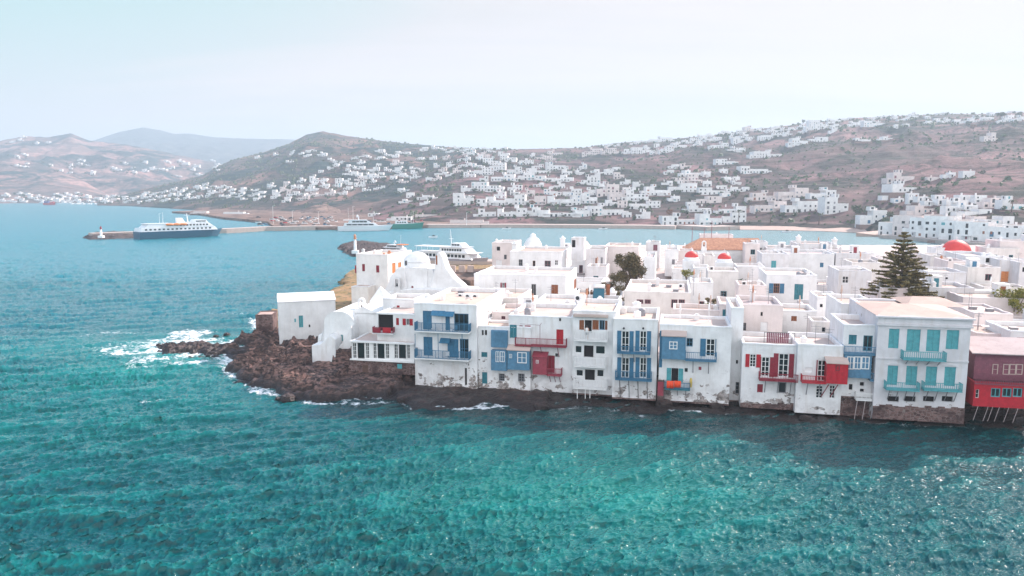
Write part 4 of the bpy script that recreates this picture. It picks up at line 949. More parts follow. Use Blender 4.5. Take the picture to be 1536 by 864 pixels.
# --- whitewashed Byzantine church: dome, block and buttress belfry
b = Bld('old_church', 'lumpy whitewashed old church with round dome and tall wedge-shaped belfry', 601, 641, 402, Y=118, depth=6.5, zb=3, wall='white', cat='church', flat=False, rot=ROW_A)
b.win(617, 429, 620, 434, 'shut', 'maroon')
b.finish(); W, D, h = b.W, b.D, b.h
b.part(MB().box(.0, W, .0, D, h-.05, h+.12), 'roof', 'white', .1)
cx = b.f(625.5, 400, 3.0)[0]; rd = b.f(644, 400, 3.0)[0]-cx; ztop = b.f(625, 377.5, 3.0)[1]; zs = b.f(625, 392, 3)[1]
dr = MB().lathe([(rd, h+.1), (rd, zs)], (cx, 3.0), 28).build('drum', M['white'], b.root)
MB().lathe([(rd*1.03, zs)]+[(rd*.98*math.cos(a*math.pi/2/9), zs+(ztop-zs)*math.sin(a*math.pi/2/9)) for a in range(0, 9)]+[(.02, ztop)], (cx, 3.0), 28).build('dome', M['white'], dr)
for ob_ in COL.objects:
    if ob_.name.startswith(('drum', 'dome', 'belfry', 'buttress', 'lower_aisle', 'stepped_flank')) and ob_.type == 'MESH':
        for v_ in ob_.data.vertices:
            k_ = v_.co*1.0; v_.co.x += .07*math.sin(k_.y*2.1+k_.z*1.3); v_.co.y += .07*math.sin(k_.x*1.7+k_.z*2.3)
q, z = b.f(614.5, 394, 1.0); MB().box(cx-rd*.62, cx-rd*.52, 3-rd*.93, 3-rd*.75, z-.6, z+.3).build('window', M['dark'], dr)
pp = [b.f(px, py, -.6) for px, py in ((642, 440), (650, 412), (653, 384), (656, 379), (660, 379), (664, 386), (669, 402), (680, 417), (693, 428), (702, 440))]
blt = b.part(MB().prism(pp[::-1], -.6, 1.8), 'belfry', 'white', .18)
q0 = b.f(653.6, 383, -.63); q1 = b.f(656, 397, -.63); MB().box(q0[0], q1[0], -.63, -.45, q1[1], q0[1]).build('belfry_opening', M['wood'], blt)
pp = [b.f(px, py, .1) for px, py in ((641, 440), (641, 402), (650, 404), (654, 440))]; b.part(MB().prism(pp[::-1], .1, 5), 'buttress', 'white', .15)
pp = [b.f(px, py, -.8) for px, py in ((566, 448), (580, 430), (585, 414), (591, 409), (595, 402), (606, 399), (609, 425), (609, 445))]; b.part(MB().prism(pp[::-1], -.8, 3), 'stepped_flank', 'white', .2)
bell_gable(b, 590, 599, 416, 442, -1.6, 'small_bell_gable', .5)
pp = [b.f(px, py, -1.5) for px, py in ((575, 462), (583, 438), (606, 434), (640, 433), (700, 438), (708, 444), (708, 462))]; b.part(MB().prism(pp[::-1], -1.5, 5.5), 'lower_aisle', 'white', .15)
b = Bld('white_pyramid_house', 'small white building with a steep pointed pyramid roof beside the vaulted chapel', 554, 579, 452, Y=106, depth=3.4, zb=2.5, wall='white', cat='chapel', flat=False, rot=ROW_A); b.finish(); W, D, h = b.W, b.D, b.h
za = b.f(562, 429, 1.5)[1]; MB().add([(0, 0, h), (W, 0, h), (W, D, h), (0, D, h), (W*.42, D/2, za)], [(0,1,4),(1,2,4),(2,3,4),(3,0,4)]).build('roof', M['white'], b.root)
# --- white house with red shutters behind the headland
b = Bld('headland_house', 'square white house with dark red side shutters and orange end windows on the headland', 534, 581, 381, Y=150, depth=12, zb=2.5, wall='white', cat='house', rot=ROW_A-R(4))
b.win(543, 396, 547.5, 407, 'shut', 'maroon'); b.win(564, 398, 569, 409, 'shut', 'maroon'); b.win(557, 427, 560.5, 433, 'void')
b.win(588, 395, 593.5, 409, 'shut', 'orange', face='R'); b.win(597, 394, 602, 408, 'shut', 'orange', face='R')
b.finish(); chimney(b, 562, 380, h=.5); chimney(b, 545, 379, h=.6)
_, zr_ = b.f(532, 398, 0); MB().box(-.35, -.003, -.0, .1, zr_-1.6, zr_).build('shutter', M['maroon'], b.root)
bb = Bld('terrace_wall', 'low white garden wall stepping down to the sea from the red-shuttered house', 527, 552, 430, Y=146, depth=5, zb=1.5, wall='white', cat='wall', rot=ROW_A, roof='roofw', parapet=.1); bb.finish()
rc_ = random.Random(77)
for k_ in ('B', 'C', 'D', 'E', 'F', 'G', 'H', 'I'): clutter(Hs[k_], rc_, 2)

def footing(B, y0, y1, px=None, name='stone_footing'):
    """dark rubble course at the foot of a wall, uneven along its top"""
    m_ = px or 1; mb = MB(); n = max(4, int(B.W/.6)); rs = random.Random(int(B.W*31))
    for i in range(n):
        a, b_ = B.W*i/n, B.W*(i+1)/n; z = (y0+(y1-y0)*i/n)+rs.uniform(-.12, .12); mb.box(a+.001, b_-.001, -.09-rs.uniform(0, .06), -.002, 0.0, max(.15, z))
    mb.build(name, M['stone'], B.root)
for k_, pya, pyb in (('E', 598, 600), ('F', 604, 607), ('G', 603, 610), ('H', 604, 606), ('K', 607, 612), ('G2', 610, 612), ('C', 588, 590), ('J', 604, 604)):
    B_ = Hs[k_]; footing(B_, B_.f(768, pya, 0)[1] if False else B_.f(proj(B_.W2(0, 0, 1))[0], pya, 0)[1], B_.f(proj(B_.W2(B_.W, 0, 1))[0], pyb, 0)[1])
# ================================================================ THE TOWN BEHIND
rt = random.Random(5)
M['white2'] = plaster('cream_lime_plaster', (0.76, 0.72, 0.69), 0.5); M['white3'] = plaster('old_greyed_plaster', (0.70, 0.69, 0.70), 0.6)
GT = 'white houses of the old town'
def auto(B, rows=None, n=None, cols=('glass',), side=True, rs=rt):
    """scatter plain windows and a door over both visible faces"""
    fl = max(1, int((B.h-.5)//2.9)); fh = B.h/fl
    for face, L in (('F', B.W), ('R', B.D)):
        if face == 'R' and not side: continue
        k = max(1, int(L/2.7))
        for j in range(fl):
            for i in range(k):
                if rs.random() < 0.30: continue
                c = (i+.5)*L/k+rs.uniform(-.25, .25); w_ = rs.uniform(.4, .55); z0 = j*fh+1.0; z1 = z0+1.25
                col = rs.choice(['blue', 'teal', 'grey', 'wpaint', 'wpaint', 'maroon', 'wood', 'plum']); kd = 'glass'
                if j == 0 and rs.random() < .25: z0 = .1; z1 = 2.15; kd = 'door'
                if rs.random() < .3 and col not in ('wpaint', 'grey'): kd = 'shut' if kd == 'glass' else 'shutdoor'
                B.wm(c-w_, c+w_, z0, z1, kd, col, nx=2, nz=rs.choice([1, 2]), face=face)
def T(label, x0, x1, yt, z=10.2, d=9, zb=4.0, rot=0, wins=(), au=False, wall='white', roof='roof', name='town_house', cat='house', par=.45, ch=0, **k):
    if wall == 'white': wall = rt.choice(['white', 'white', 'white2', 'white3'])
    if roof == 'roofw': roof = rt.choice(['roofw', 'roofw', 'roof', 'roofp', 'roofg'])
    b = Bld(name, label, x0, x1, yt, zr=z, depth=d, zb=zb, rot=ROW_A+R(rot), wall=wall, roof=roof, cat=cat, group=GT, parapet=par, **k)
    for w_ in wins:
        w_ = list(w_); b.win(*w_[:4], **(w_[4] if len(w_) > 4 else {}))
    if au: auto(b)
    elif not any(len(q) > 4 and q[4].get('face') == 'R' for q in wins) and b.W > 1.5:
        fh_ = b.fh; b.fh = [(0, 999, 0, 999)]; n0 = len(b.wins); auto(b); b.wins = b.wins[:n0]+[q for q in b.wins[n0:] if q[9] == 'R']; b.fh = fh_
    b.finish()
    if b.W > 3: clutter(b, rt, rt.choice([1, 2, 3, 3, 4]))
    for i in range(ch): chimney(b, 0, 0, h=rt.uniform(.6, 1.1), x=rt.uniform(.8, max(.9, b.W-.8)), y=rt.uniform(1, b.D-1))
    return b
g = lambda **k: k
# directly behind the row
T('plain white block with a bare parapet behind the house with blue balconies', 716, 777, 446, 9.6, 10, roof='roof', ch=1)
T('low pale pink roof house behind the teal-boxed house', 738, 797, 468, 8.9, 7, wall='pinkish', roof='roofw', wins=[(752, 474, 758, 479, g(kind='glass', col='plum'))])
T('low white terrace house behind the red balcony house', 800, 862, 455, 9.4, 9, roof='roofw', ch=1)
T('white terrace carrying the rooftop solar panel behind the white balconies', 865, 925, 457, 9.9, 9, wall='white', roof='roof', wins=[], ch=1)
T('white rounded-roof house with brown louvred windows behind the blue-shuttered house', 937, 1036, 437, 9.9, 15, roof='roofw', wins=[(955, 449, 965, 456, g(kind='glass', col='plum', nx=4, nz=1)), (967, 449, 976, 456, g(kind='glass', col='plum', nx=4, nz=1)), (1007, 449, 1016, 462, g(kind='glass', col='plum', nx=3, nz=1)), (1018, 449, 1027, 462, g(kind='glass', col='plum', nx=3, nz=1)), (1037, 446, 1042, 462, g(face='R', col='plum')), (1045, 443, 1050, 460, g(face='R', col='plum'))], ch=2)
T('cream roofed low block with teal door behind the blue box house', 1010, 1085, 464, 9.4, 5, wall='pinkish', roof='roof', wins=[(1083, 466, 1084, 478)], ch=1)
T('tall pale pink house front with tiny window behind the wine-red shutters', 1112, 1175, 457, 10.6, 8, wall='pinkish', roof='roofw', wins=[(1141, 468, 1144, 474, g(kind='glass', col='dwood', nx=1, nz=1)), (1141, 483, 1151, 497, g(kind='solid', col='wpaint')), (1115, 484, 1119, 496, g(kind='glass', col='grey'))], ch=1)
T('white house with teal door between the pink fronts and the cream roof', 1080, 1113, 457, 10.3, 7, wall='pinkish', roof='roofw', wins=[(1084, 464, 1091, 481, g(kind='shutdoor', col='teal'))])
T('low white house with a small brown double window', 1174, 1225, 466, 9.4, 6, roof='roofw', wins=[(1187, 474, 1195, 482, g(kind='shut', col='wood'))])
T('small white cube with one square window on the roofs behind the red bay', 1219, 1246, 483, 9.0, 3.5, roof='roofw', zb=6, wins=[(1233, 491, 1238, 498, g(kind='glass', col='grey', nx=1, nz=1))])
T('long white garden wall house beside the grey mansion roof', 1262, 1319, 456, 10.6, 9, roof='roofp', ch=1)
T('white house with twin small dark openings left of the bare little tree', 1226, 1262, 446, 9.7, 6, wins=[(1230, 456, 1234, 461, g(kind='void')), (1239, 453, 1242, 466, g(kind='shut', col='grey'))], roof='roofw')
# second line
T('long white two-storey house with maroon shuttered window and glazed door', 711, 849, 411, 10.3, 14, roof='roofw', wins=[(753, 424, 757, 434, g(kind='glass', col='wpaint', sh='maroon')), (797, 426, 804, 446, g(kind='door', col='grey', nx=2, nz=1)), (827, 427, 837, 441, g(kind='shut', col='wood')), (861, 420, 866, 430, g(kind='shut', col='wood', face='R'))], ch=2)
T('white house with cone-shaped peak rising from its roof', 765, 843, 377, 11.2, 16, roof='roofw', wins=[(778, 389, 784, 399, g(kind='glass', col='grey')), (799, 391, 803, 400, g(kind='glass', col='wood', nx=1)), (817, 391, 826, 403, g(kind='glass', col='plum')), (832, 390, 837, 398, g(kind='glass', col='wpaint')), (848, 388, 852, 398, g(kind='shut', col='wpaint', face='R')), (860, 385, 864, 397, g(kind='shut', col='grey', face='R')), (870, 382, 873, 394, g(kind='shut', col='grey', face='R'))], ch=1)
T('pale pink tall block with a single dark opening at the left end of the town', 738, 768, 364, 11.2, 12, wall='pinkish', roof='roofw', wins=[(745, 370, 750, 376, g(kind='void')), (756, 382, 760, 389, g(kind='glass', col='grey')), (744, 390, 753, 400, g(kind='solid', col='wpaint'))], ch=1)
T('white tower-like stair house with dark doorway on the roofs', 857, 876, 357, 14.0, 4, zb=9, roof='roofw', wins=[(858, 360, 863, 371, g(kind='void'))])
T('white lit gable wall house with tall narrow windows behind the wooden gate', 878, 908, 374, 10.8, 12, wins=[(893, 387, 896, 397, g(kind='shut', col='wood')), (901, 386, 904, 396, g(kind='shut', col='grey'))], roof='roofp')
T('blank pale pink wall house behind the dark olive tree', 906, 958, 370, 11.0, 14, wall='pinkish', roof='roofw', ch=1)
T('white town house with green shutters on a small balcony', 965, 983, 386, 10.5, 14, roof='roofw', wins=[(985, 397, 989, 406, g(kind='shut', col='green', face='R')), (991, 395, 997, 408, g(kind='shut', col='green', face='R'))], ch=1)
T('narrow bright white house right of the green shutters', 998, 1018, 374, 10.5, 15, roof='roofw', wins=[(1008, 389, 1012, 400, g(kind='shut', col='grey'))])
T('small white roof house beside the twin wooden posts', 969, 990, 364, 10.8, 8, wins=[(980, 367, 986, 376, g(kind='shut', col='plum'))], roof='roofp')
T('white house with arched front terrace and dark pergola posts', 1062, 1108, 407, 9.8, 8, au=True, roof='roofw')
T('white house with blue shutters and teal balcony door', 1150, 1226, 412, 10.2, 12, roof='roofw', wins=[(1160.5, 425, 1169, 440, g(kind='glass', col='wood', sh='blue', nx=3, nz=3, shl=.7, shr=.7)), (1192, 426, 1204, 450, g(kind='shutdoor', col='teal')), (1231, 425, 1233, 448, g(kind='shut', col='grey', face='R')), (1241, 422, 1246, 440, g(kind='glass', col='plum', face='R'))], ch=1)
Hs['m'] = None
b = T('white building with railed balcony facing the conifer', 1258, 1308, 406, 10.4, 9, roof='roofw', au=True)
T('white house with pale blue door above the blue-shuttered house', 1143, 1184, 381, 10.8, 10, roof='roofw', wins=[(1157, 391, 1164, 402, g(kind='shutdoor', col='turq'))], ch=1)
T('wide white terraced house with blue door and blue window', 1170, 1252, 380, 10.6, 12, roof='roofw', wins=[(1176, 394, 1180, 402, g(kind='shut', col='blue')), (1230, 394, 1235, 401, g(kind='shut', col='blue'))], ch=2)
T('slender white house with twin tall chimneys at its back', 1196, 1256, 366, 11.4, 12, roof='roofp', au=False, ch=1)
T('white house front with terrace of potted plants left of the conifer', 1254, 1306, 380, 10.8, 10, roof='roofw', wins=[(1291, 399, 1297, 410, g(kind='glass', col='grey'))], ch=1)
T('white corner house between conifer and the twin-window block', 1278, 1322, 394, 10.5, 8, au=True, roof='roofw')
T('blank whitewashed house below the red dome, left of the curved house', 1392, 1450, 408, 10.2, 9, roof='roofw', wins=[(1418, 416, 1422, 419, g(kind='void'))])
T('irregular white house with a small brown vent window below the blank house', 1394, 1462, 431, 9.6, 8, roof='roofw', wins=[(1438, 444, 1450, 449, g(kind='glass', col='plum', nx=3, nz=1))], ch=2)
T('white house with black square window on its upper terrace under the red dome', 1450, 1500, 384, 11.6, 13, roof='roofw', wins=[(1479, 387, 1486, 394, g(kind='void')), (1468, 387, 1476, 393, g(kind='solid', col='wpaint'))], ch=1)
T('curved white house with paired white casement and dark doorway', 1452, 1501, 401, 10.7, 7, roof='roofw', wins=[(1478, 411, 1487, 421, g(kind='glass', col='plum', nx=2, nz=1)), (1479, 432, 1488, 443, g(kind='shutdoor', col='maroon'))])
T('white house with orange-brown balcony shutters right of the curved house', 1500, 1536, 390, 11.3, 9, roof='roofw', wins=[(1502, 407, 1512, 423, g(kind='shut', col='orange')), (1502, 427, 1511, 444, g(kind='door', col='maroon'))])
T('white house at the edge of town with one dark window', 1530, 1580, 394, 11.2, 9, roof='roofw', wins=[(1534, 401, 1538, 408, g(kind='void'))])
T('long low white-roofed building behind the red sea house', 1445, 1600, 446, 9.0, 9, wall='pinkish', roof='roofw', par=.2)
T('cream flat-roofed building with two brown openings right of the mansion', 1462, 1520, 470, 8.6, 9, wall='pinkish', roof='roofw', par=.2, wins=[(1474, 507, 1482, 514, g(kind='void'))])
T('low dusty pink roofed house with reddish window above the plum gallery', 1463, 1512, 500, 7.6, 6, wall='pinkish', roof='roofp', par=.12, wins=[(1472, 506, 1481, 515, g(kind='shut', col='wood')), (1490, 506, 1501, 516, g(kind='shut', col='wood'))])
T('white stepped house at the right edge above the plum gallery', 1516, 1600, 497, 8.4, 7, wall='white', roof='roofw', wins=[(1525, 506, 1536, 517, g(kind='shut', col='maroon'))])
# filler line: distant roofs toward the inner bay
far_T = [('white house with flat roof terrace behind the red domes, near the bay', 1018, 1040, 376, 9.8), ('white house with pergola between the red domes', 1056, 1072, 384, 9.6), ('white house right of the tiled church roof with maroon door', 1118, 1140, 366, 11.2), ('grey-white blank wall block right of the maroon door', 1130, 1152, 363, 11.4), ('low pink roofed house by the inner bay', 1150, 1200, 372, 10.2),
         ('white low house in the gap behind the conifer', 1318, 1352, 388, 10.4), ('white low house right behind the conifer tip', 1352, 1398, 382, 10.3), ('white house with clay pots left of the red dome', 1396, 1428, 384, 10.6), ('white waterfront house just left of the red dome drum', 1404, 1424, 372, 11), ('white house under the red dome with tiny window', 1422, 1452, 392, 10.8),
         ('low white house behind the curved house toward the shore', 1480, 1530, 372, 11.5), ('white house beyond the dome at the right shore', 1500, 1560, 362, 13), ('small white house before the conifer with aerial', 1322, 1362, 432, 9.6), ('white house with stepped terrace right of the conifer foot', 1362, 1396, 424, 9.8),
         ('white house hidden behind the tiled church', 1050, 1100, 352, 10.4), ('pink-white house near the chimney pots by the bay', 1225, 1262, 374, 10.5), ('small white house at the left of the wooden pergola', 1040, 1064, 402, 9.4), ('white roofs behind the louvred house', 1036, 1070, 424, 9.3), ('white garden house among the bushes', 1105, 1148, 400, 9.8), ('white house with pink awning beside the blue shutters', 1108, 1150, 428, 9.4), ('low white annex under the pink wall', 880, 910, 400, 8.2), ('low white store below the church flank', 690, 714, 442, 6.8)]
for lb, x0, x1, y, z in far_T: T(lb, x0, x1, y, z, rt.uniform(6, 9), au=True, roof=rt.choice(['roofw', 'roof', 'roofw', 'roofp']), ch=rt.choice([0, 1, 1]), wall=rt.choice(['white', 'white', 'pinkish']))
# cone peak, tall chimney towers
p = at_Y(800, 378, 176); MB().lathe([(2.3, 10.8), (2.15, 11.6), (1.5, 12.7), (.75, 13.3), (.6, 13.9), (.1, 14.2)], (0, 0), 14).build('peak_turret', M['white'], None, (p.x, p.y+4, 0)); tag(COL.objects['peak_turret'], 'white conical turret with a rounded cap among the left town roofs', 'turret')
for k, (px, py, pb, Y, lb) in enumerate(((844, 354, 372, 190, 'slim white chimney tower left of the dark doorway'), (1198, 352, 378, 190, 'left of two slim white chimney towers near the inner bay'), (1252, 356, 378, 190, 'right of two slim white chimney towers near the inner bay'), (772, 362, 378, 180, 'square white chimney tower beside the conical turret'), (918, 432, 452, 104, 'small white onion-topped chimney beside the rounded-roof house'))):
    p = at_Y(px, py, Y); q = at_Y(px, pb, Y); w_ = .55; mb = MB().box(-w_, w_, -w_, w_, q.z-1.5, p.z-.7).box(-w_*1.25, w_*1.25, -w_*1.25, w_*1.25, p.z-.7, p.z-.5).lathe([(w_*.8, p.z-.5), (w_*.7, p.z-.2), (.05, p.z+.1)], (0, 0), 8)
    o = mb.build('chimney_tower', M['white'], None, (p.x, p.y, 0), ROW_A); tag(o, lb, 'chimney')
# --- tiled church with two red domes
b = Bld('tiled_church', 'long church roofed in orange clay tiles with a small white bell gable', 1034, 1146, 374, zr=9.2, depth=9, zb=4, rot=ROW_A+R(9), cat='church', flat=False, group=None); b.finish(); W, D, h = b.W, b.D, b.h; zt = b.f(1090, 357, D/2)[1]
MB().add([(-.3, -.3, h), (W+.3, -.3, h), (W+.3, D+.3, h), (-.3, D+.3, h), (D/2*.8, D/2, zt), (W-.3, D/2, zt), (-.3, -.3, h-.15), (W+.3, -.3, h-.15), (W+.3, D+.3, h-.15), (-.3, D+.3, h-.15)], [(0,1,5,4),(1,2,5),(2,3,4,5),(3,0,4),(6,7,1,0),(7,8,2,1),(8,9,3,2),(9,6,0,3),(6,9,8,7)]).build('tiled_roof', M['tile'], b.root)
bell_gable(b, 1053, 1060, 361, 377, -.8)
def domed(label, px, py_top, py_eq, rpx, Y, zb=4, name='domed_chapel', rr=None):
    c = at_Y(px, py_eq, Y); top = at_Y(px, py_top, Y); r = rpx*Y/FP
    root = empty(name, (c.x, Y+r*.6, zb), ROW_A); tag(root, label, 'chapel')
    MB().box(-r*1.25, r*1.25, -r*1.25, r*1.25, 0, c.z-zb-.6).build('walls', M['white'], root, bev=.1)
    d = MB().lathe([(r*1.06, c.z-zb-.62), (r*1.06, c.z-zb)], (0, 0), 24).build('drum', M['white'], root)
    hh = top.z-c.z; MB().lathe([(r*math.cos(a*math.pi/20), c.z-zb+.003+hh*math.sin(a*math.pi/20)) for a in range(10)]+[(.02, c.z-zb+hh)], (0, 0), 24).build('dome', M['redroof'], d)
    MB().tube((0, 0, c.z-zb+hh-.05), (0, 0, c.z-zb+hh+.8), .05).box(-.28, .28, -.04, .04, c.z-zb+hh+.45, c.z-zb+hh+.53).build('cross', M['wpaint'], root)
domed('small chapel with red dome, the left one below the tiled church roof', 1038.5, 377, 386, 10, 150)
domed('small chapel with red dome, the right one below the tiled church roof', 1088, 380, 388.5, 10, 148)
domed('big bright red dome on a white drum at the right end of the old town', 1441, 360.5, 381, 21, 172)

# low houses filling the lanes
def overlaps(cx, cy, r):
    for b in ALLB:
        q = Vector((cx, cy, 0))-Vector((b.P.x, b.P.y, 0)); a, d = q.dot(b.u), q.dot(b.n)
        if -r < a < b.W+r and -r < d < b.D+r: return True
    return False
k_ = []
for _ in range(4000):
    if len(k_) >= 30: break
    ru, rv = rt.uniform(3, 92), rt.uniform(14, 125); c = RO+RU*ru+RV*rv
    if c.x < -8+0.1*c.y or c.x > c.y*.72+6: continue
    if abs(proj((c.x, c.y, 6))[0]-955) < 48 and 105 < c.y < 142: continue
    w_, d_ = rt.uniform(5, 9), rt.uniform(5, 9)
    if overlaps(c.x, c.y, .3) or any(overlaps((c+RU*a+RV*b).x, (c+RU*a+RV*b).y, .15) for a in (-w_/2, 0, w_/2) for b in (-d_/2, 0, d_/2)): continue
    if seg_dist(np.array([c.x]), np.array([c.y]), coast)[0] < 9: continue
    zr = rt.uniform(6.4, 8.3)+max(0, (c.y-150)*.012); A = c-RU*(w_/2)-RV*(d_/2); pa = proj((A.x, A.y, zr)); Bp = A+RU*w_; pb = proj((Bp.x, Bp.y, zr))
    b = Bld('town_house', 'x', pa[0], pb[0], pa[1], zr=zr, depth=d_, zb=3.5, rot=ROW_A, wall=rt.choice(['white', 'white2', 'white3', 'pinkish']), roof=rt.choice(['roof', 'roofw', 'roofp', 'roofg', 'roofp']), group='low houses filling the town lanes')
    auto(b); b.finish(); clutter(b, rt, 2); k_.append((pa[0], b))
k_.sort(key=lambda q: q[0])
ORD0 = 'first second third fourth fifth sixth seventh eighth ninth tenth eleventh twelfth thirteenth fourteenth fifteenth sixteenth seventeenth eighteenth nineteenth twentieth twenty-first twenty-second twenty-third twenty-fourth twenty-fifth twenty-sixth twenty-seventh twenty-eighth twenty-ninth thirtieth'.split()
for i, (_, b) in enumerate(k_): b.root['label'] = f'low white infill house squeezed into the town lanes, {ORD0[i]} of them from left'
print('infill', len(k_))
# ================================================================ HILLSIDE HOUSES
rf = random.Random(11)
def unit_house(W, D, h, rs, step=True, gable=False):
    """low-detail house mesh: slots 0 plaster, 1 roof, 2 dark openings, 3 colour"""
    mb = MB()
    def blk(x0, x1, y0, y1, z0, z1):
        mb.cur = 0; mb.add([(x0,y0,z0),(x1,y0,z0),(x1,y1,z0),(x0,y1,z0),(x0,y0,z1),(x1,y0,z1),(x1,y1,z1),(x0,y1,z1)], [(0,1,5,4),(1,2,6,5),(2,3,7,6),(3,0,4,7)])
        c = .35; mb.add([(x0,y0,z1),(x1,y0,z1),(x1,y1,z1),(x0,y1,z1),(x0+c,y0+c,z1),(x1-c,y0+c,z1),(x1-c,y1-c,z1),(x0+c,y1-c,z1)], [(0,1,5,4),(1,2,6,5),(2,3,7,6),(3,0,4,7)])
        mb.cur = 1; mb.add([(x0+c,y0+c,z1-.25),(x1-c,y0+c,z1-.25),(x1-c,y1-c,z1-.25),(x0+c,y1-c,z1-.25)], [(0,1,2,3)])
        k = max(1, int((x1-x0)/3.0)); fl = max(1, int((z1-z0+.3)/3))
        for j in range(fl):
            for i in range(k):
                if rs.random() < .22: continue
                cx = x0+(i+.5)*(x1-x0)/k; ww = rs.choice([.45, .55, .8]); zz = z0+j*3+(.9 if rs.random() < .7 else .1)
                mb.cur = 3 if rs.random() < .25 else 2
                mb.box(cx-ww, cx+ww, y0-.05, y0-.01, zz, z0+j*3+2.2)
        for i in range(max(1, int((y1-y0)/3.5))):
            if rs.random() < .4: continue
            cy_ = y0+(i+.5)*(y1-y0)/max(1, int((y1-y0)/3.5)); mb.cur = 2; mb.box(x1+.01, x1+.05, cy_-.5, cy_+.5, z0+1, z0+2.2); mb.box(x0-.05, x0-.01, cy_-.5, cy_+.5, z0+1, z0+2.2)
    if rs.random() < .75: mb.cur = 4; x0 = -W/2-rs.uniform(.5, 4); x1 = W/2+rs.uniform(.5, 5); mb.box(x0, x1, -rs.uniform(2.5, 5), D*.6, -6, rs.uniform(-.6, .1)); mb.cur = 0
    if not step or W < 9: blk(-W/2, W/2, 0, D, -3, h)
    else:
        s = rs.uniform(.3, .6); a = -W/2+W*s
        if rs.random() < .5: blk(-W/2, a, 0, D, -3, h); blk(a+.02, W/2, .8, D, -3, h*.62)
        else: blk(-W/2, a, .8, D, -3, h*.62); blk(a+.02, W/2, 0, D, -3, h)
        if rs.random() < .5 and h > 5: blk(a-1.5, a+1.8, 1.8, D-1, h-.3, h+2.2)
    if W > 11 and rs.random() < .6: q = rs.choice([-1, 1]); a = q*W/2; blk(min(a, a+q*4), max(a, a+q*4), 1.5, D-.5, -3, h*rs.uniform(.35, .6))
    if rs.random() < .35: mb.cur = 0; x = rs.uniform(-W*.4, W*.2); z_ = rs.uniform(.4, .8); mb.box(x, x+W*.3, -2.2, -.02, -2, .6); mb.box(x, x+W*.3, -2.2, -.02, 2.5, 2.65); mb.box(x+.1, x+.35, -2.15, -1.9, .6, 2.5); mb.box(x+W*.3-.35, x+W*.3-.1, -2.15, -1.9, .6, 2.5)
    if rs.random() < .6: mb.cur = 0; x = rs.uniform(-W*.3, W*.3); mb.box(x, x+.8, D*.5, D*.5+.8, h-.6, h+1.2)
    return mb
DOORC = [M['blue'], M['teal'], M['wood'], M['plum'], M['turq'], M['grey']]
OCC = []
TERW = plaster('dry_stone_terrace', (0.26, 0.18, 0.16), 0.6, dirt=(0.10, 0.08, 0.07))
PEND = []
def zone(px, py):
    if px < 200: return 'on the far left shore' if py > 272 else 'on the brown far left hills'
    if px < 350: return 'in the hamlet below the dark headland' if py > 268 else 'in the valley before the far mountain'
    if px < 630: return 'high under the middle summit' if py < 246 else 'in the dense hamlet mid-slope'
    if px < 715: return 'right of the middle summit' if py < 252 else 'above the yacht harbour'
    if px < 985:
        if py < 232: return 'along the crest above the bay'
        if py < 264: return 'in the upper hillside cluster'
        if py < 293: return 'in the middle hillside cluster'
        if py < 313: return 'in the row above the quay houses'
        return 'along the quay wall'
    if px < 1140:
        if py < 235: return 'on the ridge with the terracotta field'
        if py < 275: return 'on the slope below the ridge'
        if py < 310: return 'around the arched hillside hotel'
        return 'by the small beach at the palm trees'
    if px < 1300 and py > 270: return 'in the beach hotel complex'
    if py < 225: return 'on the long right-hand crest'
    if py < 298: return 'scattered on the bare right slope'
    return 'in the waterfront quarter behind the dome' if py > 333 else 'on the slope above the waterfront'
ORD = 'first second third fourth fifth sixth seventh eighth ninth tenth eleventh twelfth thirteenth fourteenth fifteenth sixteenth seventeenth eighteenth nineteenth twentieth'.split()
def ordw(n):
    if n <= 20: return ORD[n-1]
    t = {2: 'twenty', 3: 'thirty', 4: 'forty', 5: 'fifty'}[n//10]; return t[:-1]+'ieth' if n % 10 == 0 else t+'-'+ORD[n % 10-1]
def hh(px, py, w_, h_, check=True):
    if check:
        for (a, b_, c, d) in OCC:
            if abs(px-a) < (w_+c)*.42 and abs(py-b_) < (h_+d)*.42: return
    P = ground(px, py)
    if P is None: return
    OCC.append((px, py, w_, h_)); PEND.append((px, py, w_, h_, P))
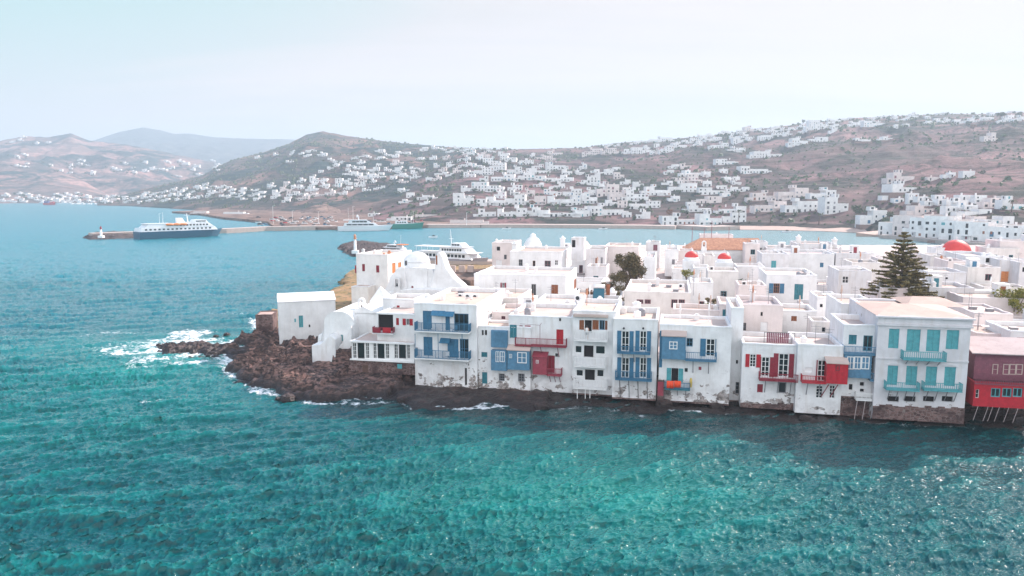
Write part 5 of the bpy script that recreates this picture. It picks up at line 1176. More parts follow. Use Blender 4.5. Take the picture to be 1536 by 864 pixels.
EX = [(731,325,24,11),(757,325,20,11),(778,325,22,12),(800,324,20,12),(826,325,34,9),(865,325,36,9),(911,323,46,13),(695,308,28,17),(722,309,14,10),(743,308,26,12),(772,307,28,14),(806,307,24,12),(832,307,20,12),(856,308,28,14),(884,305,22,14),(858,294,26,10),(886,293,16,8),(912,294,30,16),(934,299,24,13),(956,301,30,15),
 (700,287,16,8),(728,287,38,13),(772,286,20,8),(886,278,26,12),(850,272,18,9),(818,272,28,8),(790,270,22,10),(754,271,32,9),(726,262,26,10),(746,257,22,12),(772,261,20,10),(805,261,28,8),(834,256,26,12),(850,262,14,8),(778,247,20,6),(738,248,24,10),(762,243,22,10),(816,240,24,6),(832,233,20,6),(890,233,24,9),(914,232,20,9),
 (929,268,14,9),(974,312,30,10),(988,293,34,12),(1024,288,38,12),(1028,275,34,13),(1040,265,24,9),(1068,292,36,10),(1066,305,30,10),(1088,247,26,8),(1132,260,38,10),(1152,237,40,9),(1112,214,22,7),(1158,208,28,8),(1166,190,26,6),(1128,197,20,6),(1048,212,22,8),(1072,212,20,6),(992,213,30,6),(962,231,26,9),(944,231,14,7),(1002,229,16,9),(1228,195,26,13),(1200,217,22,9),(1228,213,24,7),(1080,222,22,7),(1105,228,24,6),(1020,222,20,7),
 (1148,300,34,10),(1190,297,40,14),(1235,298,34,12),(1160,317,36,14),(1206,318,50,15),(1255,320,34,22),(1022,337,52,12),(1066,338,32,16),(1102,334,30,14),(1050,318,30,9),(1100,320,34,10),(1282,190,24,6),(1312,190,28,8),(1292,212,16,5),(1332,210,14,5),(1418,184,14,5),(1446,185,12,4),(1485,212,16,12),(1356,273,30,13),(1362,288,44,11),(1400,271,15,5),(1424,266,16,7),(1453,266,16,9),(1310,335,34,18),(1390,320,34,11),(1434,318,26,14),(1490,312,26,14),(1520,315,30,14),(1468,322,34,8),
 (1336,353,22,18),(1359,354,24,28),(1383,355,22,26),(1406,357,24,30),(1430,359,24,26),(1455,361,26,26),(1480,363,24,22),(1504,365,24,22),(1528,366,26,26),(1422,337,30,10),(1458,335,36,10),(1500,337,38,12),(1400,330,26,8),(1265,178,0,0)]
for e in EX:
    if e[2]: hh(*e, check=False)
def line(pts, n, jy, w0, w1, h0, h1):
    k = 0; tries = 0
    while k < n and tries < n*6:
        tries += 1; t = rf.random()*(len(pts)-1); i = int(t); u = t-i
        x = pts[i][0]*(1-u)+pts[i+1][0]*u; y = pts[i][1]*(1-u)+pts[i+1][1]*u+rf.uniform(-jy, jy); m = len(PEND)
        hh(x, y, rf.uniform(w0, w1), rf.uniform(h0, h1))
        k += len(PEND) > m
line([(0,301),(60,303),(120,300),(195,302)], 11, 3, 8, 15, 3, 5)
line([(0,290),(80,290),(125,288)], 6, 5, 7, 12, 3, 4.5)
line([(160,256),(260,250),(330,246)], 12, 8, 6, 12, 2.5, 4); line([(10,213),(60,212),(90,222)], 5, 6, 5, 8, 2, 3.5)
line([(205,300),(250,292),(330,284)], 18, 6, 7, 13, 3.5, 5.5); line([(335,290),(400,292)], 7, 4, 8, 15, 4, 6)
line([(400,292),(440,285),(500,276),(560,268),(600,256)], 31, 10, 9, 17, 4.5, 8); line([(455,298),(500,292)], 5, 4, 9, 16, 4, 7)
line([(370,238),(430,232),(480,226)], 7, 4, 6, 10, 2.5, 4); line([(480,240),(520,244),(560,240)], 8, 9, 8, 13, 3, 5); line([(560,236),(640,232),(710,233)], 14, 9, 9, 16, 3.5, 6)
line([(560,285),(660,300),(600,296)], 6, 10, 10, 18, 5, 7); line([(640,246),(700,262)], 6, 12, 10, 18, 4, 7)
line([(870,262),(960,250)], 3, 14, 12, 18, 5, 7); line([(1200,186),(1360,178),(1500,178)], 8, 5, 8, 18, 3, 5); line([(1060,206),(1180,196)], 7, 6, 10, 18, 4, 6)
line([(1400,345),(1536,352)], 5, 5, 14, 22, 8, 12); line([(1440,306),(1536,300)], 3, 6, 12, 20, 5, 9); line([(900,222),(1000,213)], 5, 3, 10, 16, 3, 5); line([(640,222),(760,228)], 5, 3, 8, 13, 2.5, 4)
NEAR_N = len(PEND)
line([(700,250),(780,252),(850,268),(960,285)], 20, 22, 9, 16, 5, 8); line([(690,300),(830,300),(980,318)], 18, 14, 12, 20, 7, 10); line([(420,296),(500,285),(600,268),(690,262)], 16, 12, 8, 14, 4, 6)
line([(430,246),(560,250),(700,242)], 12, 14, 6, 11, 3, 4.5); line([(960,232),(1060,214),(1200,196),(1400,180),(1530,176)], 42, 8, 7, 15, 3, 6); line([(1000,262),(1120,280),(1010,300)], 16, 16, 10, 16, 5, 8)
line([(0,300),(100,302),(200,300)], 22, 5, 6, 11, 2.5, 4.5); line([(20,240),(160,258),(330,250)], 24, 12, 4, 9, 2, 3.5); line([(210,298),(330,288),(400,296)], 22, 8, 6, 11, 3, 5); line([(1330,300),(1440,310),(1536,318)], 12, 8, 12, 18, 5, 9); line([(1340,338),(1440,345),(1536,350)], 12, 8, 12, 20, 6, 10)
big = sorted(range(len(PEND)), key=lambda i: -PEND[i][2]*PEND[i][3])
keep_ = set(big[:262]); REST = [PEND[i] for i in range(len(PEND)) if i not in keep_]; OLD = PEND; PEND = [PEND[i] for i in range(len(PEND)) if i in keep_]
groups = {}
for q in PEND: groups.setdefault(zone(q[0], q[1]), []).append(q)
TONE = ['white', 'chalk-white', 'pale', 'whitewashed']
for zn, L in groups.items():
    L.sort(key=lambda q: q[0])
    for i, (px, py, w_, h_, P) in enumerate(L):
        dist = P.y; W = max(5, w_*dist/FP*1.1); hgt = max(3.2, h_*dist/FP*1.12); D = min(max(6, W*.6), 13)
        rs = random.Random(int(px*7+py*13)); mb = unit_house(W, D, hgt, rs)
        rz = rs.uniform(-.16, .12) if dist > 420 else rs.uniform(-.1, .1)
        if px > 1320 and py > 350: rz = -.85; mb = unit_house(W*1.55, 11, hgt, rs, step=False)
        o = mb.build('hillside_house', [M['white'] if rs.random() < .85 else M['pinkish'], M['roofw'] if rs.random() < .6 else M['roof'], M['glass'], rs.choice(DOORC), TERW], None, (P.x, P.y, P.z-.3), rz)
        st = 'low' if hgt < 4.5 else ('two-storey' if hgt < 8.5 else 'tall'); wd_ = 'long' if W > 1.9*hgt+6 else 'cubic'
        lb = f'{st} {wd_} white house {zn}, {ordw(i+1)} from left'
        if len(L) == 1: lb = f'{st} {wd_} white house {zn}'
        tag(o, lb, 'house', 'houses on the hills across the bay')
mb_ = MB(); sv = []; 
for (px, py, w_, h_, P) in REST:
    dist = P.y; W = max(5, w_*dist/FP*1.1); hgt = max(3.2, h_*dist/FP*1.12); rs = random.Random(int(px*7+py*13)); q = unit_house(W, min(max(6, W*.6), 12), hgt, rs); rz = rs.uniform(-.16, .12); c_, s_ = math.cos(rz), math.sin(rz); o_ = len(mb_.v)
    mb_.v += [(P.x+x*c_-y*s_, P.y+x*s_+y*c_, P.z-.3+z) for x, y, z in q.v]; mb_.f += [[i+o_ for i in f_] for f_ in q.f]; mb_.mi += q.mi
o = mb_.build('distant_houses', [M['white'], M['roofw'], M['glass'], M['teal'], TERW]); o['kind'] = 'stuff'; PEND = OLD
print('hill houses', len(REST), len(PEND), {k: len(v) for k, v in groups.items()})
# ================================================================ HARBOUR
ro = random.Random(3)
M['concrete'] = plaster('quay_concrete', (0.46, 0.37, 0.33), 0.5, dirt=(0.25, 0.2, 0.18))
M['tan'] = hillmat('dusty_quay', (0.26, 0.17, 0.14), (0.10, 0.07, 0.06), (0.34, 0.24, 0.20), 0.55, 6.0)
M['sand'] = plaster('beach_sand', (0.42, 0.30, 0.25), 0.3)
M['darkrock'] = paint('breakwater_rock', (0.06, 0.045, 0.045), 0.9, 0.5, 0.8)
M['hullwhite'] = paint('white_hull_paint', (0.74, 0.75, 0.77), 0.3, 0.05)
M['hullblue'] = paint('deep_teal_hull_paint', (0.015, 0.10, 0.17), 0.35, 0.1)
M['hullgreen'] = paint('green_hull_paint', (0.01, 0.20, 0.16), 0.35, 0.1)
M['hullgrey'] = paint('grey_hull_paint', (0.30, 0.27, 0.29), 0.4, 0.1)
M['lifeboat'] = paint('lifeboat_orange', (0.75, 0.22, 0.06), 0.5, 0.1)
def slab(name, px, z0, z1, mat, kind='structure'):
    P = [at_z(x, y, 0) for x, y in px]; n = len(P)
    mb = MB().add([(p.x, p.y, z0) for p in P]+[(p.x, p.y, z1) for p in P], [tuple(range(n))[::-1], tuple(range(n, 2*n))]+[(i, (i+1) % n, n+(i+1) % n, n+i) for i in range(n)])
    o = mb.build(name, mat); o['kind'] = kind; return o
def ribbon(name, px, wd, z0, z1, mat, up=0.0):
    P = [at_z(x, y, 0) for x, y in px]; mb = MB(); n = len(P); vs = []
    for i, p in enumerate(P):
        t = (P[min(i+1, n-1)]-P[max(i-1, 0)]); t.z = 0; t.normalize(); nn = Vector((-t.y, t.x, 0))
        if nn.y < 0: nn = -nn
        q = p+nn*wd; vs += [(p.x, p.y, z0), (p.x, p.y, z1), (q.x, q.y, z1+up), (q.x, q.y, z0)]
    fs = []
    for i in range(n-1):
        for j in range(4): a = i*4+j; b_ = i*4+(j+1) % 4; fs.append((a, a+4, b_+4, b_))
    fs += [(0, 1, 2, 3), (n*4-1, n*4-2, n*4-3, n*4-4)]
    o = mb.add(vs, fs).build(name, mat); o['kind'] = 'structure'; return o
ribbon('breakwater', [(140,357.5),(205,355),(340,350),(400,346.5),(507,344.5)], 9, -2, 2.6, M['concrete'])
slab('harbour_quay', [(258,319.5),(300,323),(335,329),(372,332.5),(402,336),(412,345),(506,345.2),(560,344),(650,341.6),(722,341.6),(722,330),(600,322),(430,314),(330,316)], -2, 1.9, M['tan'])
ribbon('quay_wall', [(640,341.8),(760,341.5),(960,343),(1012,344)], 14, -2, 2.2, M['concrete'])
ribbon('quay_wall', [(1012,343),(1060,346),(1110,344.5)], 16, -2, 2.4, M['concrete'])
ribbon('beach', [(1110,345),(1160,345.5),(1230,347),(1300,350),(1330,355)], 16, -.6, .3, M['sand'], 1.8)
ribbon('seafront_promenade', [(1318,357),(1370,361),(1430,368),(1480,371),(1560,374)], 8, -2, 1.7, M['concrete'])
def rockpile(name, px, Z, st, seed, mat='darkrock', kind='structure'):
    poly = [tuple(at_z(x, y)[:2]) for x, y in px]; xs = [p[0] for p in poly]; ys_ = [p[1] for p in poly]
    def fn(X, Y):
        d = seg_dist(X, Y, poly); r = ridged(X*.35, Y*.22, seed, 4, .6)
        return np.where(d < 0, d*.6, Z*(1-np.exp(-d/2.5)))+(r-.6)*1.8*np.clip(d+1, 0, 1)
    return patch(name, min(xs)-3, max(xs)+3, min(ys_)-4, max(ys_)+4, st, M[mat], fn, kind)
rockpile('rock_mole', [(124,357),(132,353),(160,352),(207,350.5),(207,357),(165,359),(135,359.5)], 2.0, .8, 5)
rockpile('rock_jetty', [(505,372),(520,368),(545,366),(600,372),(610,384),(560,387),(530,385),(515,379)], 2.3, .5, 6)
ribbon('town_quay', [(600,400),(650,401),(700,402),(745,402)], 9, -2, 2.1, M['concrete'])

def light_tower(px, py, h, label, col):
    p = at_z(px, py, 1.5); r = empty('harbour_light', (p.x, p.y, 1.2)); tag(r, label, 'lighthouse')
    MB().box(-1.2, 1.2, -1.2, 1.2, 0, 1.2).build('base', M['white'], r, bev=.1)
    MB().lathe([(.6, 1.2), (.42, h*.75)], (0, 0), 12).build('tower', M['wpaint'], r)
    MB().lathe([(.75, h*.75), (.75, h*.75+.15)], (0, 0), 12).build('gallery', M[col], r)
    MB().lathe([(.45, h*.75+.15), (.45, h*.9)], (0, 0), 10).build('lantern', M[col], r); MB().lathe([(.6, h*.9), (.05, h)], (0, 0), 10).build('cap', M[col], r)
light_tower(152, 356, 6.0, 'small white beacon with reddish lantern on the outer end of the breakwater', 'maroon')
light_tower(533, 379, 7.4, 'slender white lighthouse column on the rock jetty before the white yacht', 'clay')

def hull(L, B, Hh, draft=1, sheer=.25, stern=.85, n=16, rake=.12):
    mb = MB(); vs = []; fs = []
    for i in range(n+1):
        t = i/n; b_ = B/2*(stern+(1-stern)*min(1, t*4))*(1-max(0, (t-.55)/.45)**2.2); zz = Hh*(1+sheer*max(0, t-.3)**2*2)
        x = -L/2+L*t; xb = x-L*rake*max(0, t-.6)/.4*.9
        for s in (-1, 1):
            vs += [(xb, s*b_*.55, -draft), (xb+(x-xb)*.45, s*b_*.88, 0.2), (x, s*b_, zz)]
    for i in range(n):
        a = i*6; c = a+6
        for j in range(2):
            fs.append((a+j, c+j, c+j+1, a+j+1)); fs.append((a+3+j, a+4+j, c+4+j, c+3+j))
        fs.append((a+2, c+2, c+5, a+5)); fs.append((a, a+3, c+3, c))
    fs.append((0, 1, 2, 5, 4, 3)); return mb.add(vs, fs)
def deck(x0, x1, wy, z0, z1, sl0=0.0, sl1=1.0):
    return MB().add([(x0, -wy, z0), (x1, -wy, z0), (x1, wy, z0), (x0, wy, z0), (x0+sl0, -wy*.96, z1), (x1-sl1, -wy*.9, z1), (x1-sl1, wy*.9, z1), (x0+sl0, wy*.96, z1)], [(0,3,2,1),(4,5,6,7),(0,1,5,4),(1,2,6,5),(2,3,7,6),(3,0,4,7)])
def portlights(par, x0, x1, wy, z0, z1, n, fill=.7, mat='glass'):
    st = (x1-x0)/n
    for i in range(n):
        a = x0+st*i
        for s in (-1, 1):
            ya, yb = sorted((s*(wy+.0), s*(wy+.05))); MB().box(a, a+st*fill, ya, yb, z0, z1).build('window', M[mat], par)
def boat(name, label, pa, pb, cat='boat', group=None, flip=False):
    A = at_z(*pa); B_ = at_z(*pb)
    if flip: A, B_ = B_, A
    L = (B_-A).length; r = empty(name, (A+B_)/2, math.atan2((B_-A).y, (B_-A).x)); tag(r, label, cat, group); return r, L
# big blue ferry on the breakwater
r, L = boat('ferry', 'dark teal and white passenger ferry moored along the breakwater', (205, 359), (334, 353.5), 'ferry'); r.scale = (1, 1, .84)
hull(L, 10, 4.6, 1.5, .12, .95).build('hull', M['hullblue'], r)
d1 = deck(-L*.49, L*.40, 4.7, 4.62, 6.9, .5, 1.5).build('main_deck', M['hullwhite'], r); portlights(d1, -L*.44, L*.34, 4.62, 5.4, 6.3, 16, .5)
portlights(r, -L*.1, L*.3, 4.92, 2.6, 3.2, 0) if False else None
d2 = deck(-L*.44, L*.36, 4.4, 6.95, 9.2, 2.0, 2.5).build('upper_deck', M['hullwhite'], r); portlights(d2, -L*.05, L*.30, 4.3, 7.7, 8.6, 9, .6)
MB().box(-L*.42, -L*.12, -4.3, 4.3, 9.25, 9.45).build('sun_deck_roof', M['hullwhite'], r)
b_ = deck(L*.14, L*.30, 3.8, 9.22, 11.2, .6, 1.2).build('bridge', M['hullwhite'], r); portlights(b_, L*.15, L*.27, 3.72, 10.0, 10.7, 5, .8)
MB().add([(-2, -1.2, 9.2), (2.2, -1.2, 9.2), (2.2, 1.2, 9.2), (-2, 1.2, 9.2), (-2.4, -.9, 12.6), (.8, -.9, 12.6), (.8, .9, 12.6), (-2.4, .9, 12.6)], [(0,3,2,1),(4,5,6,7),(0,1,5,4),(1,2,6,5),(2,3,7,6),(3,0,4,7)]).build('funnel', M['wpaint'], r)
MB().tube((4, 0, 9), (3.4, 0, 15.5), .3, .15).tube((2.2, 0, 14.2), (5, 0, 14.2), .12).tube((3.6, -1.2, 15), (3.6, 1.2, 15), .1).build('mast', M['wpaint'], r)
MB().tube((-L*.20, 0, 9), (-L*.2, 0, 16.5), .12, .05).build('mast', M['wpaint'], r)
for x in (-L*.16, -L*.08, -L*.01):
    MB().lathe([(.05, -2.3), (.7, -1.6), (.85, 0), (.7, 1.6), (.05, 2.3)], (0, 0), 8).build('lifeboat', M['lifeboat'], r).matrix_local = Matrix.Translation((x, -4.4, 8.7)) @ Matrix.Rotation(math.pi/2, 4, 'Y')
for x in (L*.02, L*.06, L*.1, L*.2, L*.25): MB().box(x, x+.9, -4.0, -3.2, 9.3, 10.1).build('raft_canister', M['wpaint'], r)
# motor yacht
def yacht(r, L, hm='hullwhite', dark=True):
    B = L*.2; hull(L, B, L*.085, .8, .35, .85, rake=.16).build('hull', M[hm], r)
    s1 = deck(-L*.40, L*.24, B*.42, L*.09, L*.145, L*.02, L*.08).build('main_deckhouse', M['hullwhite'], r); portlights(s1, -L*.34, L*.15, B*.415, L*.105, L*.13, 5, .9)
    s2 = deck(-L*.32, L*.10, B*.38, L*.147, L*.195, L*.03, L*.08).build('upper_deckhouse', M['hullwhite'], r); portlights(s2, -L*.24, L*.03, B*.37, L*.158, L*.182, 4, .9)
    MB().box(-L*.40, L*.02, -B*.44, B*.44, L*.1955, L*.203).build('hardtop', M['hullwhite'], r)
    MB().tube((-L*.12, 0, L*.2), (-L*.14, 0, L*.30), L*.012, L*.006).box(-L*.165, -L*.105, -B*.15, B*.15, L*.25, L*.256).lathe([(L*.018, L*.262), (L*.018, L*.28), (.01, L*.295)], (-L*.15, 0), 8).build('radar_mast', M['hullwhite'], r)
    MB().tube((-L*.3, 0, L*.2), (-L*.31, 0, L*.42), L*.002).build('aerial', M['wpaint'], r)
r, L = boat('motor_yacht', 'large sleek white motor yacht moored off the harbour quay', (507, 346.6), (590, 345.8), 'yacht'); yacht(r, L)
r, L = boat('green_ship', 'low green-hulled boat moored directly behind the white motor yacht', (588, 343.2), (636, 342.6), 'boat')
hull(L, L*.2, L*.15, .8, .3, .9).build('hull', M['hullgreen'], r); d = deck(-L*.4, 0, L*.08, L*.15, L*.24, .3, .8).build('deckhouse', M['hullwhite'], r); portlights(d, -L*.35, -L*.05, L*.078, L*.18, L*.22, 4); MB().tube((L*.1, 0, L*.15), (L*.1, 0, L*.5), .12, .05).build('mast', M['wpaint'], r)
r, L = boat('excursion_ferry', 'white three-deck excursion ferry with grey hull lying behind the old church', (626, 396), (733, 402), 'ferry')
hull(L, 6.6, 2.6, .8, .3, .95, rake=.1).build('hull', M['hullgrey'], r)
d1 = deck(-L*.48, L*.34, 3.1, 2.62, 4.5, .3, 1.6).build('main_deck', M['hullwhite'], r); portlights(d1, -L*.40, L*.26, 3.02, 3.2, 4.1, 13, .68)
MB().box(-L*.49, L*.36, -3.25, 3.25, 4.51, 4.63).build('deck_rim', M['wpaint'], r)
d2 = deck(-L*.12, L*.28, 2.7, 4.64, 6.3, .4, 1.8).build('upper_deck', M['hullwhite'], r); portlights(d2, -L*.08, L*.2, 2.6, 5.2, 5.9, 8, .68)
MB().box(-L*.47, L*.24, -2.85, 2.85, 6.32, 6.44).build('canopy', M['hullwhite'], r); w3 = deck(L*.02, L*.2, 1.8, 6.46, 7.7, .3, 1.2).build('wheelhouse', M['hullwhite'], r); portlights(w3, L*.04, L*.15, 1.72, 6.9, 7.4, 3, .8)
MB().tube((0, 0, 6.4), (-.5, 0, 12), .14, .05).tube((-1, 0, 9), (.6, 0, 9), .07).build('mast', M['wpaint'], r)
for s in (-.44, -.36, -.28, -.2): MB().tube((L*s, -2.8, 4.6), (L*s, -2.8, 6.3), .06).build('stanchion', M['wpaint'], r)
r, L = boat('flybridge_boat', 'white flybridge cabin boat with orange canvas aft beside the rock jetty', (612, 382), (560, 379), 'boat'); yacht(r, L); MB().box(-L*.46, -L*.24, -L*.08, L*.08, L*.205, L*.22).build('canvas_cover', M['lifeboat'], r)
r, L = boat('cargo_boat', 'small red and navy ship at the far left shore', (66, 307.5), (84, 307.5), 'ship'); hull(L, 6, 4, 1, .1, .95).build('hull', M['red'], r); deck(-L*.45, -L*.05, 2.4, 4, 8, .3, .5).build('deckhouse', simple('navy_paint', (.03, .05, .22)), r); deck(L*.05, L*.35, 2.2, 4, 6.5, .2, .2).build('cargo', M['red'], r)
# sailing yachts in the far marina
r0 = empty('sailing_boat', (0, 0, 0)); hull(11, 3.4, 1.3, .6, .3, .8).build('hull', M['hullwhite'], r0); MB().tube((.6, 0, 1.3), (.6, 0, 16), .16, .1).tube((.6, 0, 2.6), (-4.2, 0, 2.7), .12).build('mast', M['wpaint'], r0); deck(-2, 3, 1, 1.3, 2.0, .2, .8).build('cabin', M['hullwhite'], r0)
for i in range(15):
    px = 110+i*5.6+ro.uniform(-1.5, 1.5); o = r0 if i == 0 else copy_tree(r0); o.location = at_z(px, 306.3+ro.uniform(-.3, .3)); o.rotation_euler = (0, 0, ro.uniform(1.2, 1.9)); tag(o, f'bare-masted sailing yacht in the far marina, {ordw(i+1)} from left', 'sailing boat', 'sailing yachts in the far marina')
# small boats
for i, (px, py, l, lb) in enumerate(((1012, 341.5, 7, 'small pinkish motorboat at the beach end of the quay wall'), (1180, 349, 6, 'small open boat off the beach'), (905, 344.5, 6, 'little white boat at the middle of the quay wall'), (760, 344, 6, 'little white boat near the left of the quay wall'), (650, 357, 5, 'white dinghy in the open inner bay'))):
    p = at_z(px, py); r = empty('motorboat', p, ro.uniform(-.4, .4)); tag(r, lb, 'boat'); hull(l, l*.33, .9, .3, .3, .85, 10).build('hull', M['rose'] if i == 0 else M['hullwhite'], r); deck(-l*.1, l*.2, l*.11, .9, 1.6, .1, .5).build('windshield', M['glass'], r)
# parked cars
def car():
    r = empty('parked_car', (0, 0, 0)); b_ = MB().prism([(-2.1, .35), (2.1, .35), (2.15, .75), (1.3, .92), (-1.9, .98), (-2.15, .8)], -.85, .85).build('body', M['wpaint'], r, bev=.06)
    MB().prism([(-1.7, .96), (.95, .93), (.45, 1.42), (-1.2, 1.45)], -.74, .74).build('cabin', M['glass'], r)
    for x in (-1.3, 1.3):
        for y in (-.86, .74): MB().lathe([(.32, 0), (.32, .12)], (0, 0), 10).build('wheel', M['dark'], r).matrix_local = Matrix.Translation((x, y, .34)) @ Matrix.Rotation(-math.pi/2, 4, 'X')
    return r
carp = [('white', M['wpaint']), ('silver', M['grey']), ('red', M['red']), ('blue', M['blue']), ('dark', M['dark'])]; protos = {}
base = car(); k = 0; cnt = {}
spots = sorted([(ro.uniform(385, 512), ro.uniform(326, 340)) for _ in range(60)]+[(ro.uniform(540, 640), ro.uniform(331, 337)) for _ in range(16)]); used_ = []
for px, py in spots:
    p = at_z(px, py, 1.9)
    if any((p-q).length < 5.5 for q in used_): continue
    used_.append(p); nm, mt = carp[ro.choice([0, 0, 0, 1, 2, 3, 4])]
    if k == 0: o = base; nm, mt = carp[0]; protos['white'] = base
    elif nm in protos: o = copy_tree(protos[nm])
    else:
        o = copy_tree(protos['white']); bd = [c for c in o.children if c.name.startswith('body')][0]; bd.data = bd.data.copy(); bd.data.materials[0] = mt; protos[nm] = o
    k += 1; cnt[nm] = cnt.get(nm, 0)+1; o.location = p; o.rotation_euler = (0, 0, ro.choice([0.1, 1.6])+ro.uniform(-.1, .1))
    tag(o, f'{nm} car parked on the harbour quay, {ordw(cnt[nm])} {nm} one from left', 'car', 'cars parked on the harbour quay')
# lamp posts on the harbour
for i, (px, py) in enumerate(((410, 336), (439, 334), (530, 338), (478, 336), (560, 336), (620, 336), (240, 344), (700, 338))):
    p = at_z(px, py, 1.9); r = empty('lamp_post', (p.x, p.y, 1.9 if i != 6 else 2.6)); hgt = 13 if i in (0, 2) else 9
    tag(r, f'thin harbour lamp post, {ordw(sorted([410,439,530,478,560,620,240,700]).index(px)+1)} from left', 'lamp post', 'lamp posts round the harbour')
    MB().tube((0, 0, 0), (0, 0, hgt), .16, .09).build('pole', M['wpaint'], r); MB().tube((0, 0, hgt-.1), (1.6, 0, hgt+.1), .08).build('arm', M['wpaint'], r); MB().box(1.4, 2.2, -.18, .18, hgt, hgt+.16).build('lamp_head', M['grey'], r)
# thin masts behind the tiled church
for i, (px, pt, pb) in enumerate(((1038, 341, 362), (1056, 342, 360), (1067, 331, 361), (1093, 340, 360))):
    p = at_Y(px, pt, 235); q = at_Y(px, pb, 235); MB().tube((0, 0, -4), (0, 0, p.z-q.z), .11, .06).build('mast_pole', M['maroon'], None, (q.x, 235, q.z)); tag(COL.objects['mast_pole' if i == 0 else f'mast_pole.{i:03d}'], f'thin bare mast rising behind the tiled church, {ordw(i+1)} from left', 'mast')
# harbour sheds and low buildings on the quay
for i, (px, py, w_, h_) in enumerate(((560,325,16,5),(585,324,18,5),(602,331,30,6),(640,330,34,8),(668,330,26,7),(700,335,50,5),(350,321,30,3),(300,320,20,3),(640,322,26,4),(690,325,24,5))):
    p = at_z(px, py, 1.9); W = w_*p.y/FP; hg = h_*p.y/FP; mb = unit_house(W, 7, hg, ro, step=False); o = mb.build('harbour_shed', [M['pinkish'] if i % 2 else M['white'], M['roof'], M['glass'], M['plum'], M['tan']], None, (p.x, p.y, 1.9))
    tag(o, f'low pale harbour building on the quay flats, {ordw(sorted([560,585,602,640,668,700,350,300,639,690]).index(px if i != 8 else 639)+1)} from left', 'harbour building', 'low buildings on the harbour flats')
# sand mound behind the harbour
p = at_z(480, 322, 0); mb = MB(); vs = []; fs = []
xs = np.linspace(-1, 1, 40); X_, Y_ = np.meshgrid(xs, xs); Z_ = 10*np.clip(1-np.sqrt(X_**2+Y_**2), 0, 1)**.7*(1+.25*fbm(X_*3, Y_*3, 3, 4))*(1-.4*X_)-.5
v = np.stack([X_*26+p.x, Y_*30+p.y+20, Z_+2], -1).reshape(-1, 3); o = mesh_np('sand_mound', v, grid_faces(40, 40), M['tan']); o['kind'] = 'structure'

# ================================================================ PLANTS
def leaves(mb, c, r, n, sz, rs, flat=1.0):
    for _ in range(n):
        while True:
            q = Vector((rs.uniform(-1, 1), rs.uniform(-1, 1), rs.uniform(-1, 1)))
            if .25 < q.length < 1: break
        q *= (.55+.45*rs.random()); P = Vector(c)+Vector((q.x*r[0], q.y*r[1], q.z*r[2]))
        a = Vector((rs.gauss(0, 1), rs.gauss(0, 1), rs.gauss(0, .6)*flat)).normalized()*sz*rs.uniform(.6, 1.3); b_ = a.cross(Vector((rs.gauss(0, 1), rs.gauss(0, 1), rs.gauss(0, 1)))).normalized()*sz*rs.uniform(.3, .7)
        mb.add([P-a, P+b_, P+a, P-b_], [(0, 1, 2, 3)])
def tree(name, label, x, y, z, h, r, leaf, seed, cat='tree', n=900, sz=.22, clumps=9, trunk=True, group=None, zr=.6):
    rs = random.Random(seed); root = empty(name, (x, y, z)); tag(root, label, cat, group); mb = MB(); tk = MB(); hb = h*(.35 if trunk else .1)
    if trunk: tk.tube((0, 0, -.5), (rs.uniform(-.1, .1)*h, 0, hb), h*.035+.05, h*.025+.03, 8)
    for i in range(clumps):
        a = 6.283*i/clumps+rs.uniform(-.4, .4); rr = r*rs.uniform(.15, .68); cz = hb+(h-hb)*rs.uniform(.15, .82); c = (rr*math.cos(a), rr*math.sin(a), cz); cr = r*rs.uniform(.28, .5)
        leaves(mb, c, (cr, cr, cr*zr), n//clumps, sz, rs)
        tk.tube((0, 0, hb*.8), c, h*.014+.02, .02, 5)
    tk.build('trunk', M['bark'], root); mb.build('crown', M[leaf], root); return root
def at_t(px, py, Y, zb): p = at_Y(px, py, Y); return p.x, p.y, zb
x, y, z = at_t(945, 410, 128, 5); tree('olive_tree', 'rounded dark brown-green tree before the pale pink wall', x, y, z, 8.8, 3.2, 'leaf_olive', 1, n=5200, sz=.2, clumps=20, zr=.95)
x, y, z = at_t(930, 430, 122, 5); tree('shrub', 'spreading brownish bush left of the rounded tree', x, y, z, 3.6, 2.6, 'leaf_olive', 2, 'shrub', n=1400, sz=.18, clumps=10, trunk=False)
x, y, z = at_t(957, 428, 120, 5); tree('shrub', 'dark shrub hugging the wall right below the rounded tree', x, y, z, 4.2, 1.9, 'leaf_olive', 3, 'shrub', n=1000, sz=.18, clumps=8, trunk=False)
x, y, z = at_t(975, 432, 113, 5); tree('shrub', 'yellow-green hedge bush behind the louvred-window house', x, y, z, 2.6, 2.8, 'leaf_yellow', 4, 'shrub', n=1100, sz=.15, clumps=10, trunk=False)
